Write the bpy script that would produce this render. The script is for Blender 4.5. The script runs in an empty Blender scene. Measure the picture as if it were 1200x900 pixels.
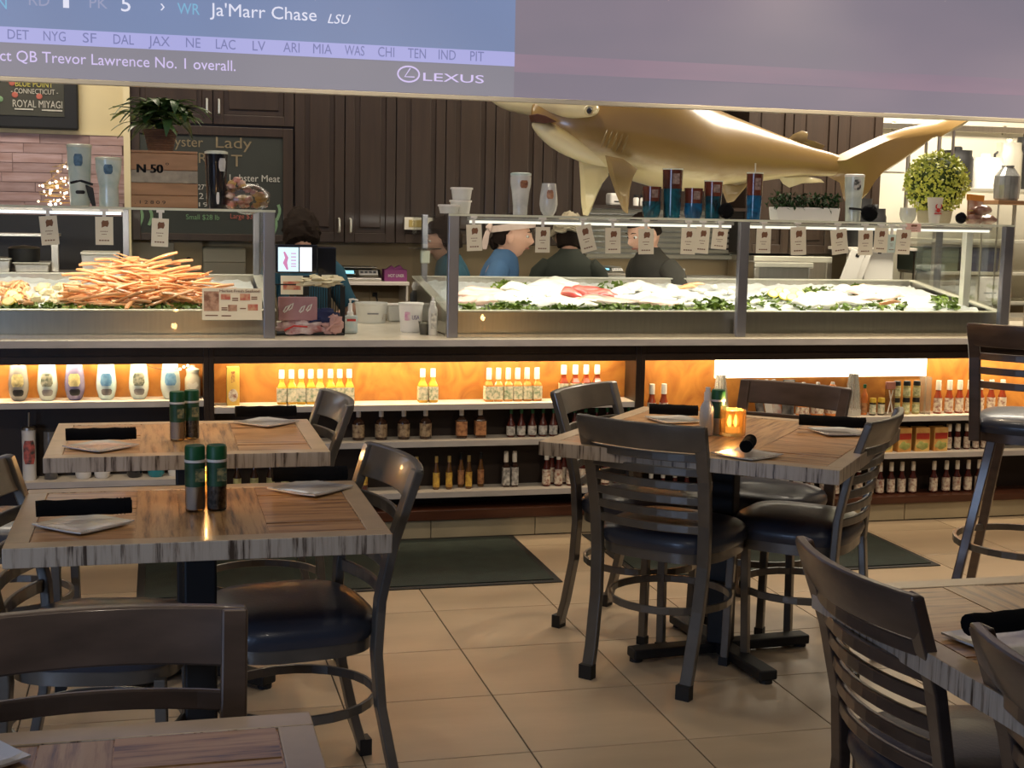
import bpy, math, random
from math import sin, cos, pi, radians
from mathutils import Vector, Matrix, noise as mnoise
S = bpy.context.scene
COL = S.collection
RNG = random.Random(7)

# ---------------------------------------------------------------- camera
F_PX, YAW, PITCH, ROLL, CAM_H = 1618.5, .2523, .1225, .0202, 1.461
_fw = Vector((sin(YAW)*cos(PITCH), cos(YAW)*cos(PITCH), -sin(PITCH)))
_r0 = Vector((cos(YAW), -sin(YAW), 0)); _u0 = _r0.cross(_fw)
_R = _r0*cos(ROLL) + _u0*sin(ROLL); _U = -_r0*sin(ROLL) + _u0*cos(ROLL)
cam_data = bpy.data.cameras.new('camera'); cam = bpy.data.objects.new('camera', cam_data); COL.objects.link(cam)
cam_data.sensor_width = 36; cam_data.lens = F_PX*36/1200; cam_data.clip_end = 60; cam_data.clip_start = .05
_m = Matrix.Identity(4)
for i in range(3):
    _m[i][0], _m[i][1], _m[i][2] = _R[i], _U[i], -_fw[i]
_m.translation = (0, 0, CAM_H)
cam.matrix_world = _m
S.camera = cam

def ray(x, y): return _fw + _R*((x-600)/F_PX) - _U*((y-450)/F_PX)
def aty(x, y, Y):                                # point seen at photo pixel (x, y) on the plane at depth Y
    d = ray(x, y); return Vector((0, 0, CAM_H)) + d*(Y/d.y)
def atz(x, y, Z):
    d = ray(x, y); return Vector((0, 0, CAM_H)) + d*((Z-CAM_H)/d.z)

# ---------------------------------------------------------------- world, exposure
w = bpy.data.worlds.new('world'); S.world = w; w.use_nodes = True
w.node_tree.nodes['Background'].inputs[0].default_value = (.9, .85, .8, 1)
w.node_tree.nodes['Background'].inputs[1].default_value = .05
S.view_settings.view_transform = 'Standard'; S.view_settings.look = 'None'
S.view_settings.exposure = 0.12; S.view_settings.gamma = 1.0

# ---------------------------------------------------------------- room lights
def area(name, loc, target, sx, sy, power, color):
    L = bpy.data.lights.new(name, 'AREA'); L.shape = 'RECTANGLE'; L.size = sx; L.size_y = sy
    L.energy = power; L.color = color
    o = bpy.data.objects.new(name, L); COL.objects.link(o); o.location = loc
    d = Vector(target) - Vector(loc); o.rotation_euler = d.to_track_quat('-Z', 'Y').to_euler()
    return o
def spot(name, loc, target, power, color, ang=70, blend=.7, rad=.06):
    L = bpy.data.lights.new(name, 'SPOT'); L.energy = power; L.color = color
    L.spot_size = radians(ang); L.spot_blend = blend; L.shadow_soft_size = rad
    o = bpy.data.objects.new(name, L); COL.objects.link(o); o.location = loc
    d = Vector(target) - Vector(loc); o.rotation_euler = d.to_track_quat('-Z', 'Y').to_euler()
    return o
WARM = (1, .78, .52); WARMW = (1, .88, .70); COOL = (.45, .62, 1)
# kitchen ceiling panels behind the counter
area('kitchen_panel_light', (1.6, 7.2, 3.05), (1.6, 7.5, 0), 3.0, .5, 34, WARMW)
area('kitchen_panel_light', (4.6, 7.1, 3.05), (4.6, 7.6, 0), 1.8, .7, 110, WARMW)
area('kitchen_panel_light', (-.9, 7.4, 3.05), (-.9, 7.6, 0), 1.2, .5, 34, WARMW)
# downlights over the aisle in front of the counter and over the tables
for (lx, ly, pw) in ((-.6, 4.9, 45), (.8, 5.0, 60), (2.6, 5.1, 110), (4.0, 4.9, 125)):
    spot('aisle_downlight', (lx, ly, 3.1), (lx, ly+.25, 0), pw, WARM, 80)
for (lx, ly, pw) in ((.1, 3.3, 30), (1.9, 3.9, 26), (2.6, 2.2, 34), (-.2, 1.2, 16)):
    spot('table_downlight', (lx, ly, 3.1), (lx, ly, 0), pw, WARMW, 85)
# cool area light added out of view, behind left, for the blue highlights
area('added_cool_light', (-3.7, -.4, 1.15), (1.6, 4.2, .55), 2.2, 1.1, 85, (.46,.64,1))
# unseen warm spots, added on the dining side to brighten counter front and cases
for tx, pw in ((-.5, 55), (.7, 50), (1.9, 55), (3.0, 55), (4.0, 50)):
    spot('added_counter_spot', (tx-.3, 3.2, 2.55), (tx, 5.98, 1.2), pw*1.15, (1, .86, .66), 48, .8)
for tx, pw in ((.0, 34), (1.8, 30)): spot('added_table_fill', (tx, .9, 2.6), (tx+.2, 3.2, .7), pw, WARMW, 60, .9)  # warm fill spots added above the viewer for table edges and chair backs
# lamps inside the display cases and under the counter
area('case_lamp_left', (-.4, 6.25, 1.40), (-.4, 6.5, .9), 1.6, .06, 7, (1, .93, .80))
area('case_lamp_right', (2.0, 6.2, 1.40), (2.0, 6.5, .9), 1.4, .06, 6.5, (1, .95, .84))
area('case_lamp_right', (3.3, 6.2, 1.40), (3.3, 6.5, .9), 1.2, .06, 6, (1, .95, .84))

# ---------------------------------------------------------------- helpers
class MB:
    """collects faces, then builds one mesh object"""
    def __init__(s): s.v = []; s.f = []; s.mi = []
    def add(s, vs, fs, mi=0):
        n = len(s.v); s.v += [tuple(v) for v in vs]
        s.f += [tuple(i+n for i in f) for f in fs]; s.mi += [mi]*len(fs); return s
    def box(s, x0, x1, y0, y1, z0, z1, mi=0, mat=None):
        vs = [Vector(p) for p in ((x0,y0,z0),(x1,y0,z0),(x1,y1,z0),(x0,y1,z0),(x0,y0,z1),(x1,y0,z1),(x1,y1,z1),(x0,y1,z1))]
        if mat is not None: vs = [mat @ v for v in vs]
        return s.add(vs, [(3,2,1,0),(4,5,6,7),(0,1,5,4),(1,2,6,5),(2,3,7,6),(3,0,4,7)], mi)
    def lathe(s, prof, n=16, c=(0,0,0), mi=0, mat=None, cap=True):
        vs = []; fs = []
        for (r, z) in prof:
            for k in range(n):
                a = 2*pi*k/n; v = Vector((c[0]+r*cos(a), c[1]+r*sin(a), c[2]+z)); vs.append(mat @ v if mat is not None else v)
        for i in range(len(prof)-1):
            for k in range(n):
                k2 = (k+1) % n; fs.append((i*n+k, i*n+k2, (i+1)*n+k2, (i+1)*n+k))
        if cap:
            fs.append(tuple(range(n-1, -1, -1))); fs.append(tuple((len(prof)-1)*n+k for k in range(n)))
        return s.add(vs, fs, mi)
    def sweep(s, pts, secs, mi=0, closed=False, up=(0,0,1)):
        """secs: one (w, h) per point or single; rectangular section swept along pts"""
        pts = [Vector(p) for p in pts]; n = len(pts)
        if isinstance(secs, tuple): secs = [secs]*n
        vs = []; fs = []
        for i, p in enumerate(pts):
            a = pts[(i-1) % n] if (closed or i > 0) else p; b = pts[(i+1) % n] if (closed or i < n-1) else p
            t = (b-a).normalized(); u = Vector(up); sd = t.cross(u)
            if sd.length < 1e-4: sd = Vector((1,0,0))
            sd.normalize(); u2 = sd.cross(t).normalized(); ww, hh = secs[i]
            for (q, r) in ((-.5,-.5),(.5,-.5),(.5,.5),(-.5,.5)): vs.append(p + sd*ww*q + u2*hh*r)
        m = n if closed else n-1
        for i in range(m):
            j = (i+1) % n
            for k in range(4):
                l = (k+1) % 4; fs.append((i*4+k, i*4+l, j*4+l, j*4+k))
        if not closed: fs += [(3,2,1,0), tuple((n-1)*4+k for k in range(4))]
        return s.add(vs, fs, mi)
    def tube(s, pts, rad, n=8, mi=0, closed=False, flat=1.0):
        pts = [Vector(p) for p in pts]; m = len(pts)
        if not isinstance(rad, (list, tuple)): rad = [rad]*m
        vs = []; fs = []; ref = None
        for i, p in enumerate(pts):
            a = pts[(i-1) % m] if (closed or i > 0) else p; b = pts[(i+1) % m] if (closed or i < m-1) else p
            t = (b-a).normalized()
            if ref is None: ref = Vector((0,0,1)) if abs(t.z) < .9 else Vector((0,1,0))
            sd = t.cross(ref).normalized(); u = sd.cross(t).normalized(); ref = u
            for k in range(n):
                an = 2*pi*k/n; vs.append(p + (sd*cos(an) + u*sin(an)*flat)*rad[i])
        q = m if closed else m-1
        for i in range(q):
            j = (i+1) % m
            for k in range(n):
                l = (k+1) % n; fs.append((i*n+k, i*n+l, j*n+l, j*n+k))
        if not closed: fs += [tuple(range(n-1,-1,-1)), tuple((m-1)*n+k for k in range(n))]
        return s.add(vs, fs, mi)
    def prism(s, poly, axis, a0, a1, mi=0, mat=None):
        """poly: 2D points; extruded along axis ('x','y','z') from a0 to a1"""
        def P(u, v, a):
            q = {'x': (a, u, v), 'y': (u, a, v), 'z': (u, v, a)}[axis]
            return mat @ Vector(q) if mat is not None else q
        n = len(poly); vs = [P(u, v, a0) for u, v in poly] + [P(u, v, a1) for u, v in poly]
        fs = [tuple(range(n)), tuple(range(2*n-1, n-1, -1))] + [(i, (i+1) % n, n+(i+1) % n, n+i) for i in range(n)]
        return s.add(vs, fs, mi)
    def blob(s, c, r, seed=0, amp=.15, nu=12, nv=8, mi=0, mat=None, freq=1.6):
        vs = []; fs = []
        for j in range(nv+1):
            th = pi*j/nv
            for i in range(nu):
                ph = 2*pi*i/nu; d = Vector((sin(th)*cos(ph), sin(th)*sin(ph), cos(th)))
                k = 1 + amp*mnoise.noise(d*freq + Vector((seed*3.1, seed*1.7, seed)))*2
                v = Vector((d.x*r[0]*k, d.y*r[1]*k, d.z*r[2]*k))
                if mat is not None: v = mat @ v
                vs.append(v + Vector(c))
        for j in range(nv):
            for i in range(nu):
                i2 = (i+1) % nu; fs.append((j*nu+i, (j+1)*nu+i, (j+1)*nu+i2, j*nu+i2))
        return s.add(vs, fs, mi)
    def build(s, name, mats, parent=None, smooth=False, bevel=0, loc=None, sub=0):
        me = bpy.data.meshes.new(name); me.from_pydata(s.v, [], s.f)
        if not isinstance(mats, (list, tuple)): mats = [mats]
        for m in mats: me.materials.append(m)
        me.polygons.foreach_set('material_index', s.mi)
        import bmesh
        bm = bmesh.new(); bm.from_mesh(me); bmesh.ops.recalc_face_normals(bm, faces=bm.faces)
        if smooth:
            for f in bm.faces: f.smooth = True
            for e in bm.edges:
                if len(e.link_faces) == 2 and e.calc_face_angle(0) > .75: e.smooth = False
        bm.to_mesh(me); bm.free(); me.update()
        o = bpy.data.objects.new(name, me); COL.objects.link(o)
        if parent is not None: o.parent = parent
        if loc is not None: o.location = loc
        if bevel:
            b = o.modifiers.new('bevel', 'BEVEL'); b.width = bevel; b.segments = 2; b.limit_method = 'ANGLE'; b.angle_limit = radians(40)
        if sub:
            b = o.modifiers.new('sub', 'SUBSURF'); b.levels = sub; b.render_levels = sub
        return o
def tag(o, label=None, cat=None, group=None, kind=None):
    if label: o['label'] = label
    if cat: o['category'] = cat
    if group: o['group'] = group
    if kind: o['kind'] = kind
    return o
def thing(name, label, cat, loc=(0,0,0), rz=0, group=None):
    o = bpy.data.objects.new(name, None); COL.objects.link(o); o.location = loc; o.rotation_euler = (0, 0, rz)
    o.empty_display_size = .05
    return tag(o, label, cat, group)
def dup(o, loc=None, rz=None, label=None, parent=None, top=True):
    c = o.copy(); COL.objects.link(c)
    if parent is not None: c.parent = parent
    for ch in KIDS.get(o.name) or [x for x in o.children]: dup(ch, parent=c, top=False)
    if top:
        if loc is not None: c.location = loc
        if rz is not None: c.rotation_euler = (0, 0, rz)
        if label: c['label'] = label
    return c
KIDS = {}
ORD = ['first','second','third','fourth','fifth','sixth','seventh','eighth','ninth','tenth','eleventh','twelfth','thirteenth','fourteenth','fifteenth','sixteenth','seventeenth','eighteenth','nineteenth']
NUM = {2:'two',3:'three',4:'four',5:'five',6:'six',7:'seven',8:'eight',9:'nine',10:'ten',11:'eleven',12:'twelve'}
def nth(i, n):
    if i == 0: return 'leftmost'
    if i == n-1: return 'rightmost'
    return ORD[i] + ' from left'

# ---------------------------------------------------------------- materials
def mat(name, col, rough=.5, metal=0, noise_amt=0, scale=8, col2=None, stretch=(1,1,1), bump=0, bscale=None, emit=0, emcol=None, spec=.5, coat=0, obvar=0, contrast=1, trans=0, ior=1.45, detail=4, alpha=1, distort=0, coord='Object', bias=0):
    m = bpy.data.materials.new(name); m.use_nodes = True; nt = m.node_tree; b = nt.nodes['Principled BSDF']
    b.inputs['Base Color'].default_value = (*col, 1); b.inputs['Roughness'].default_value = rough
    b.inputs['Metallic'].default_value = metal; b.inputs['Specular IOR Level'].default_value = spec
    b.inputs['Coat Weight'].default_value = coat; b.inputs['Coat Roughness'].default_value = .08
    b.inputs['Transmission Weight'].default_value = trans; b.inputs['IOR'].default_value = ior
    b.inputs['Alpha'].default_value = alpha
    if emit:
        b.inputs['Emission Color'].default_value = (*(emcol or col), 1); b.inputs['Emission Strength'].default_value = emit
    if col2 is None and noise_amt: col2 = tuple(c*(1-noise_amt) for c in col)
    tc = None; src = None
    if col2 is not None or bump:
        tc = nt.nodes.new('ShaderNodeTexCoord'); mp = nt.nodes.new('ShaderNodeMapping'); mp.inputs['Scale'].default_value = stretch
        nt.links.new(tc.outputs[coord], mp.inputs[0])
        vec = mp.outputs[0]
        if obvar or coord == 'Object':
            oi = nt.nodes.new('ShaderNodeObjectInfo'); mul = nt.nodes.new('ShaderNodeMath'); mul.operation = 'MULTIPLY'; mul.inputs[1].default_value = 37.0
            nt.links.new(oi.outputs['Random'], mul.inputs[0]); ad = nt.nodes.new('ShaderNodeVectorMath'); ad.operation = 'ADD'
            nt.links.new(vec, ad.inputs[0]); nt.links.new(mul.outputs[0], ad.inputs[1]); vec = ad.outputs[0]
        nz = nt.nodes.new('ShaderNodeTexNoise'); nz.inputs['Scale'].default_value = scale; nz.inputs['Detail'].default_value = detail
        nz.inputs['Distortion'].default_value = distort
        nt.links.new(vec, nz.inputs['Vector'])
    if col2 is not None:
        cr = nt.nodes.new('ShaderNodeValToRGB'); h = .22/contrast
        cr.color_ramp.elements[0].position = max(0, .5-h-bias); cr.color_ramp.elements[0].color = (*col2, 1)
        cr.color_ramp.elements[1].position = min(1, .5+h-bias); cr.color_ramp.elements[1].color = (*col, 1)
        nt.links.new(nz.outputs['Fac'], cr.inputs[0]); src = cr.outputs[0]
    if obvar:
        oi = nt.nodes.new('ShaderNodeObjectInfo'); mr = nt.nodes.new('ShaderNodeMapRange')
        mr.inputs['To Min'].default_value = 1-obvar; mr.inputs['To Max'].default_value = 1+obvar
        nt.links.new(oi.outputs['Random'], mr.inputs['Value'])
        mx = nt.nodes.new('ShaderNodeVectorMath'); mx.operation = 'SCALE'
        if src is not None: nt.links.new(src, mx.inputs[0])
        else: mx.inputs[0].default_value = col
        nt.links.new(mr.outputs[0], mx.inputs['Scale']); src = mx.outputs[0]
    if src is not None:
        nt.links.new(src, b.inputs['Base Color'])
        if emit and emcol is None: nt.links.new(src, b.inputs['Emission Color'])
    if bump:
        bp = nt.nodes.new('ShaderNodeBump'); bp.inputs['Strength'].default_value = bump; bp.inputs['Distance'].default_value = .004
        n2 = nt.nodes.new('ShaderNodeTexNoise'); n2.inputs['Scale'].default_value = bscale or scale*3; n2.inputs['Detail'].default_value = 3
        nt.links.new(mp.outputs[0], n2.inputs['Vector']); nt.links.new(n2.outputs['Fac'], bp.inputs['Height'])
        nt.links.new(bp.outputs[0], b.inputs['Normal'])
    return m
def pane_mat(name, tint=(1,1,1), refl=1.0, rough=.02):
    m = bpy.data.materials.new(name); m.use_nodes = True; nt = m.node_tree; nt.nodes.clear()
    out = nt.nodes.new('ShaderNodeOutputMaterial'); mx = nt.nodes.new('ShaderNodeMixShader')
    tr = nt.nodes.new('ShaderNodeBsdfTransparent'); tr.inputs[0].default_value = (*tint, 1)
    gl = nt.nodes.new('ShaderNodeBsdfGlossy'); gl.inputs['Roughness'].default_value = rough
    fr = nt.nodes.new('ShaderNodeFresnel'); fr.inputs[0].default_value = 1.45
    mu = nt.nodes.new('ShaderNodeMath'); mu.operation = 'MULTIPLY'; mu.inputs[1].default_value = refl
    nt.links.new(fr.outputs[0], mu.inputs[0]); nt.links.new(mu.outputs[0], mx.inputs[0])
    nt.links.new(tr.outputs[0], mx.inputs[1]); nt.links.new(gl.outputs[0], mx.inputs[2]); nt.links.new(mx.outputs[0], out.inputs[0])
    return m
def streak_mat(name, c1, c2, c3, axis=0, freq=30, rough=.3, coat=.5, skew=.25):
    """whitewashed / rough sawn board: dark streaks across one axis"""
    m = bpy.data.materials.new(name); m.use_nodes = True; nt = m.node_tree; b = nt.nodes['Principled BSDF']
    b.inputs['Roughness'].default_value = rough; b.inputs['Coat Weight'].default_value = coat; b.inputs['Coat Roughness'].default_value = .06
    tc = nt.nodes.new('ShaderNodeTexCoord'); mp = nt.nodes.new('ShaderNodeMapping')
    sc = [2.0, 2.0, 2.0]; sc[axis] = freq; mp.inputs['Scale'].default_value = sc
    mp.inputs['Rotation'].default_value = (0, skew if axis == 0 else 0, 0)
    oi = nt.nodes.new('ShaderNodeObjectInfo'); mul = nt.nodes.new('ShaderNodeMath'); mul.operation = 'MULTIPLY'; mul.inputs[1].default_value = 91.0
    ad = nt.nodes.new('ShaderNodeVectorMath'); ad.operation = 'ADD'
    nt.links.new(tc.outputs['Object'], mp.inputs[0]); nt.links.new(oi.outputs['Random'], mul.inputs[0])
    nt.links.new(mp.outputs[0], ad.inputs[0]); nt.links.new(mul.outputs[0], ad.inputs[1])
    nz = nt.nodes.new('ShaderNodeTexNoise'); nz.inputs['Scale'].default_value = 2.2; nz.inputs['Detail'].default_value = 6; nz.inputs['Roughness'].default_value = .65
    nt.links.new(ad.outputs[0], nz.inputs['Vector'])
    cr = nt.nodes.new('ShaderNodeValToRGB'); e = cr.color_ramp.elements
    e[0].position = .36; e[0].color = (*c3, 1); e[1].position = .56; e[1].color = (*c1, 1)
    x = e.new(.46); x.color = (*c2, 1)
    nt.links.new(nz.outputs['Fac'], cr.inputs[0]); nt.links.new(cr.outputs[0], b.inputs['Base Color'])
    return m
M = {}
M['tile'] = mat('floor_tile', (.46,.36,.255), .30, noise_amt=.22, scale=3, bump=.05, bscale=30, obvar=.07, stretch=(.6,1.8,1))
M['grout'] = mat('grout', (.10,.08,.06), .9, noise_amt=.3)
M['mat_green'] = mat('green_mat', (.016,.026,.021), .85, noise_amt=.45, scale=14, bump=.4, bscale=200)
M['rubber'] = mat('black_rubber', (.012,.012,.013), .6, noise_amt=.2)
M['plinth'] = mat('plinth_tile', (.40,.34,.23), .45, noise_amt=.2, scale=4, obvar=.05)
M['redwood'] = mat('red_brown_wood', (.085,.028,.014), .35, noise_amt=.5, scale=6, stretch=(.4,6,6), coat=.3)
M['darkwood'] = mat('espresso_wood', (.030,.017,.011), .42, noise_amt=.4, scale=5, stretch=(6,6,.5), coat=.1)
M['cabwood'] = mat('walnut_cabinet_wood', (.040,.023,.014), .5, noise_amt=.35, scale=5, stretch=(7,7,.5), coat=.1)
M['orange'] = mat('amber_stained_panel', (.46,.195,.035), .5, col2=(.25,.085,.012), scale=6, stretch=(1.4,1,1), contrast=1.0, distort=1.5, detail=7)
M['backshade'] = mat('shaded_back_panel', (.022,.012,.008), .5, noise_amt=.3)  # same wood as the upper panel, shade under the shelves painted in
M['shelf'] = mat('pale_shelf_board', (.62,.56,.49), .5, noise_amt=.12, scale=10)
M['shelfedge'] = mat('grey_shelf_edge', (.46,.43,.42), .35, noise_amt=.2, scale=9, stretch=(1,4,4))
M['worktop'] = mat('cream_worktop', (.74,.67,.53), .25, noise_amt=.12, scale=14, coat=.3)
M['steel'] = mat('brushed_steel', (.64,.60,.53), .30, metal=1, noise_amt=.12, scale=5, stretch=(14,1,1), bump=.03, bscale=60)
M['steeldk'] = mat('dark_steel', (.33,.32,.29), .35, metal=.9, noise_amt=.15, scale=5, stretch=(14,1,1))  # darker steel tone
M['alu'] = mat('grey_aluminium', (.30,.30,.33), .38, metal=.8, noise_amt=.1)
M['alubright'] = mat('bright_aluminium', (.80,.78,.66), .3, metal=.6, noise_amt=.05)
M['glass'] = pane_mat('clear_pane', (.97,.98,.965), .4)
M['acrylic'] = pane_mat('clear_acrylic', (.86,.88,.86), 1.6, .08)
M['glassedge'] = mat('bright_glass_edge', (.70,.72,.58), .2, coat=.5, noise_amt=.1)
M['wallcream'] = mat('cream_wall_paint', (.63,.54,.33), .7, noise_amt=.05, scale=3)
M['walltan'] = mat('tan_wall_paint', (.36,.28,.17), .7, noise_amt=.08, scale=3)
M['wallwhite'] = mat('white_wall_paint', (.74,.70,.58), .6, noise_amt=.04, scale=3)
M['walldim'] = mat('dining_wall_paint', (.32,.27,.22), .8, noise_amt=.1, scale=3)
M['ceil'] = mat('ceiling_paint', (.45,.42,.38), .9, noise_amt=.05)
M['rose'] = mat('rose_grey_brick_tile', (.42,.30,.30), .45, col2=(.28,.17,.15), scale=9, stretch=(.6,1,4), obvar=.16)
M['plate'] = mat('white_porcelain', (.62,.60,.58), .18, coat=.6, noise_amt=.03)
M['napkin'] = mat('black_cloth_napkin', (.006,.006,.007), .95, noise_amt=.3, scale=30, spec=.1)
M['metalleg'] = mat('gunmetal_chair_frame', (.165,.148,.128), .32, metal=.35, noise_amt=.35, scale=9, coat=.3)
M['woodmetal'] = mat('brown_black_chair_finish', (.125,.085,.064), .32, metal=.25, col2=(.070,.048,.037), scale=8, stretch=(1,1,3), coat=.35)
M['vinyl'] = mat('black_vinyl', (.040,.047,.070), .36, noise_amt=.25, scale=5, bump=.15, bscale=120, coat=.15)
M['black'] = mat('matt_black', (.010,.010,.011), .55, noise_amt=.2)
M['blackgloss'] = mat('gloss_black', (.012,.013,.018), .15, noise_amt=.2, coat=.6)
M['white'] = mat('white_plastic', (.74,.71,.66), .4, noise_amt=.03)
M['whitecap'] = mat('white_bottle_cap', (.80,.75,.66), .35, noise_amt=.03)
M['green'] = mat('green_cap', (.012,.105,.035), .45, noise_amt=.2)
M['gold'] = mat('gold_trim', (.70,.50,.18), .3, metal=.8, noise_amt=.1)
M['boardtop'] = streak_mat('varnished_plank', (.53,.295,.125), (.40,.20,.075), (.15,.070,.030), 1, 28, .32, .22, 0)
M['boardtopx'] = streak_mat('varnished_cross_plank', (.50,.30,.135), (.37,.20,.08), (.15,.08,.04), 0, 28, .32, .22, 0)
M['boardedge'] = streak_mat('whitewashed_sawn_edge', (.52,.44,.35), (.44,.36,.28), (.07,.045,.03), 0, 34, .4, .2, .35)
M['boardedgey'] = streak_mat('whitewashed_sawn_edge_side', (.52,.44,.35), (.44,.36,.28), (.07,.045,.03), 1, 34, .4, .2, 0)
M['boardrim'] = mat('pale_varnished_rim', (.56,.41,.26), .32, noise_amt=.22, scale=12, coat=.25)
# ================================================================ the room
T = .457; TX0 = .9774; TY0 = 3.4989
FLOOR = MB().box(-4, 6.5, -3, 9.2, -.05, -.004).build('floor', M['grout']); tag(FLOOR, kind='structure')
tile_proto = None
for ix in range(-9, 13):
    for iy in range(-8, 6):
        x0 = TX0 + ix*T; y0 = TY0 + iy*T
        if x0 < -3.2 or x0+T > 5.2 or y0 < .8 or y0 > 5.99: continue
        if y0+T > 6.05: y1 = 6.02
        else: y1 = y0+T
        if y1 < y0+T:
            t = MB().box(.002, T-.002, .002, y1-y0, 0, .004).build('tile', M['tile'], FLOOR, bevel=.0015)
        else:
            if tile_proto is None:
                t = tile_proto = MB().box(.002, T-.002, .002, T-.002, 0, .004).build('tile', M['tile'], FLOOR, bevel=.0015)
            else:
                t = tile_proto.copy(); COL.objects.link(t); t.parent = FLOOR
        t.location = (x0, y0, -.004)
CE = MB().box(-4, 6.5, -3, 9.2, 3.15, 3.25).build('ceiling', M['ceil']); tag(CE, kind='structure')
for nm, b, m in (('wall_left', (-4.1, -4, -3, 9.2, 0, 3.2), 'walldim'), ('wall_right', (6.5, 6.6, -3, 9.2, 0, 3.2), 'walldim'),
                 ('wall_front', (-4, 6.5, -3.1, -3, 0, 3.2), 'walldim'), ('wall_back', (-4, 6.5, 8.4, 8.5, 0, 3.2), 'walltan')):
    tag(MB().box(*b).build(nm, M[m]), kind='structure')
# paint fields on the back wall: cream at the far left, white at the right
xl = aty(147, 200, 8.4).x
cream = MB().box(-2.6, xl, 8.385, 8.4, 1.86, 3.14).build('wall_panel', M['wallcream']); tag(cream, 'cream painted upper wall above the rose brick tiles', kind='structure')
xr = aty(1033, 200, 8.05).x
tag(MB().box(xr+.1, 6.45, 8.38, 8.4, .9, 3.14).build('wall_panel', M['wallwhite']), 'white painted wall behind the shark tail', kind='structure')
tag(MB().box(xl, xl+.035, 8.02, 8.40, .9, 3.14).build('trim_1', M['wallcream']), kind='structure')
# rose brick tile splash wall
zb = 1.20; zt = 1.86
TILEW = MB().box(-2.6, xl, 8.388, 8.4, zb-.35, zt).build('wall_tiling', mat('rose_grout', (.20,.13,.12), .8, noise_amt=.2)); tag(TILEW, 'rose-grey brick tiles in running bond on the back wall', kind='structure')
rows = 12; rh = (zt-zb)/rows
for r in range(rows):
    x = -1.75 - (r % 2)*.12 - (r % 3)*.06
    while x < xl-.01:
        x1 = min(x+.27, xl-.003)
        if x1 > x+.03:
            d = .006 + RNG.random()*.005
            MB().box(x+.0015, x1-.0015, 8.388-d, 8.389, zb+r*rh+.0015, zb+(r+1)*rh-.0015).build('tile', M['rose'], TILEW)
        x += .27
tag(MB().box(-2.6, xl, 8.375, 8.4, zt, zt+.02).build('trim_2', M['wallcream']), kind='structure')

# ---------------------------------------------------------------- floor mats
def floor_mat(x0, x1, y0, y1, label):
    t = thing('floor_mat', label, 'mat', ((x0+x1)/2, (y0+y1)/2, 0), 0, 'green mats along the counter')
    hx, hy = (x1-x0)/2, (y1-y0)/2
    n = 14; vs = []; fs = []
    MB().box(-hx, hx, -hy, hy, .0005, .005).build('rubber_edge', M['rubber'], t, bevel=.002)
    b = MB()
    for j in range(3):
        ya = -hy+.03+j*(2*hy-.06)/3; yb = ya+(2*hy-.06)/3
        b.box(-hx+.03, hx-.03, ya, yb, .005, .0085)
    b.build('pile', M['mat_green'], t)
    return t
floor_mat(-.09, 1.56, 5.17, 5.98, 'long dark green mat left of centre before the counter')
floor_mat(1.88, 3.24, 5.14, 5.95, 'dark green mat behind the square table by the counter')

# ================================================================ the counter
YC = 5.98; DEP = .15
XL, D1, D2, XR = -2.0, .207, 2.15, 4.95
WT = tag(MB().box(XL, XR, 5.90, 6.93, .879, .911).build('worktop', [M['worktop']], bevel=.004), 'long cream worktop with a grey front edge, carrying both display cases', 'worktop')
MB().box(XL, XR, 5.894, 5.90, .880, .909).build('front_edge', M['shelfedge'], WT)
def shelving(x0, x1, zs, label, wood_base, lit, end_wall=False):
    t = thing('shelving_unit', label, 'shelving', ((x0+x1)/2, YC, 0)); X = (x1-x0)/2
    # plinth of tan tiles
    pl = MB().box(-X, X, 0.01, .17, 0.0, .085).build('plinth', M['grout'], t)
    n = max(2, round((x1-x0)/T)); wd = (x1-x0)/n
    for i in range(n): MB().box(-X+i*wd+.002, -X+(i+1)*wd-.002, 0, .012, .006, .086).build('tile', M['plinth'], pl, bevel=.001)
    MB().box(-X, X, -.012, .17, .088, wood_base).build('base_rail', M['redwood'], t, bevel=.003)
    MB().box(-X, X, 0, .02, .802, .879).build('top_rail', M['darkwood'], t, bevel=.003)
    MB().box(-X, X, -.006, .0, .822, .836).build('rail_moulding', M['darkwood'], t)
    lz = [z for z in zs if z > wood_base+.02]
    top = lz[0]
    MB().box(-X, X, DEP, DEP+.02, top, .88).build('back_panel', M['orange'], t)
    MB().box(-X, X, DEP, DEP+.02, wood_base, top).build('lower_back_panel', M['backshade'], t)

    for z in lz:
        s = MB().box(-X+.022, X-.022, .004, DEP, z-.026, z).build('shelf', M['shelf'], t)
        MB().box(-X+.022, X-.022, 0, .004, z-.026, z-.001).build('edge_strip', M['shelfedge'], s)
    for sx, xx in ((-1, -X), (1, X)):
        MB().box(xx-(0 if sx < 0 else .022), xx+(.022 if sx < 0 else 0), -.008, DEP, wood_base, .879).build('side_stile', M['darkwood'], t, bevel=.002)
    for xx0, xx1 in lit:
        # warm strip lamp under the top rail
        f = MB().box(xx0-(x0+x1)/2, xx1-(x0+x1)/2, .022, .034, .848, .872).build('strip_lamp', mat('warm_strip', (1,.8,.5), emit=6, emcol=(1,.74,.42)), t)
        a = area('shelf_strip_light', ((xx0+xx1)/2, YC+.030, .842), ((xx0+xx1)/2, YC+.10, .68), xx1-xx0, .014, 4.2*(xx1-xx0), (1,.80,.50))
    return t
Z_L = [.645, .308]; Z_M = [.613, .447, .215]; Z_R = [.520, .337]
SL = shelving(XL, D1, Z_L, 'left bay of the counter shelving, holding decorated tumblers', .135, [(-1.6, .15)])
SM_ = shelving(D1, D2, Z_M, 'middle bay of the counter shelving, stocked with sauce bottles', .135, [(.28, 2.08)])
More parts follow.
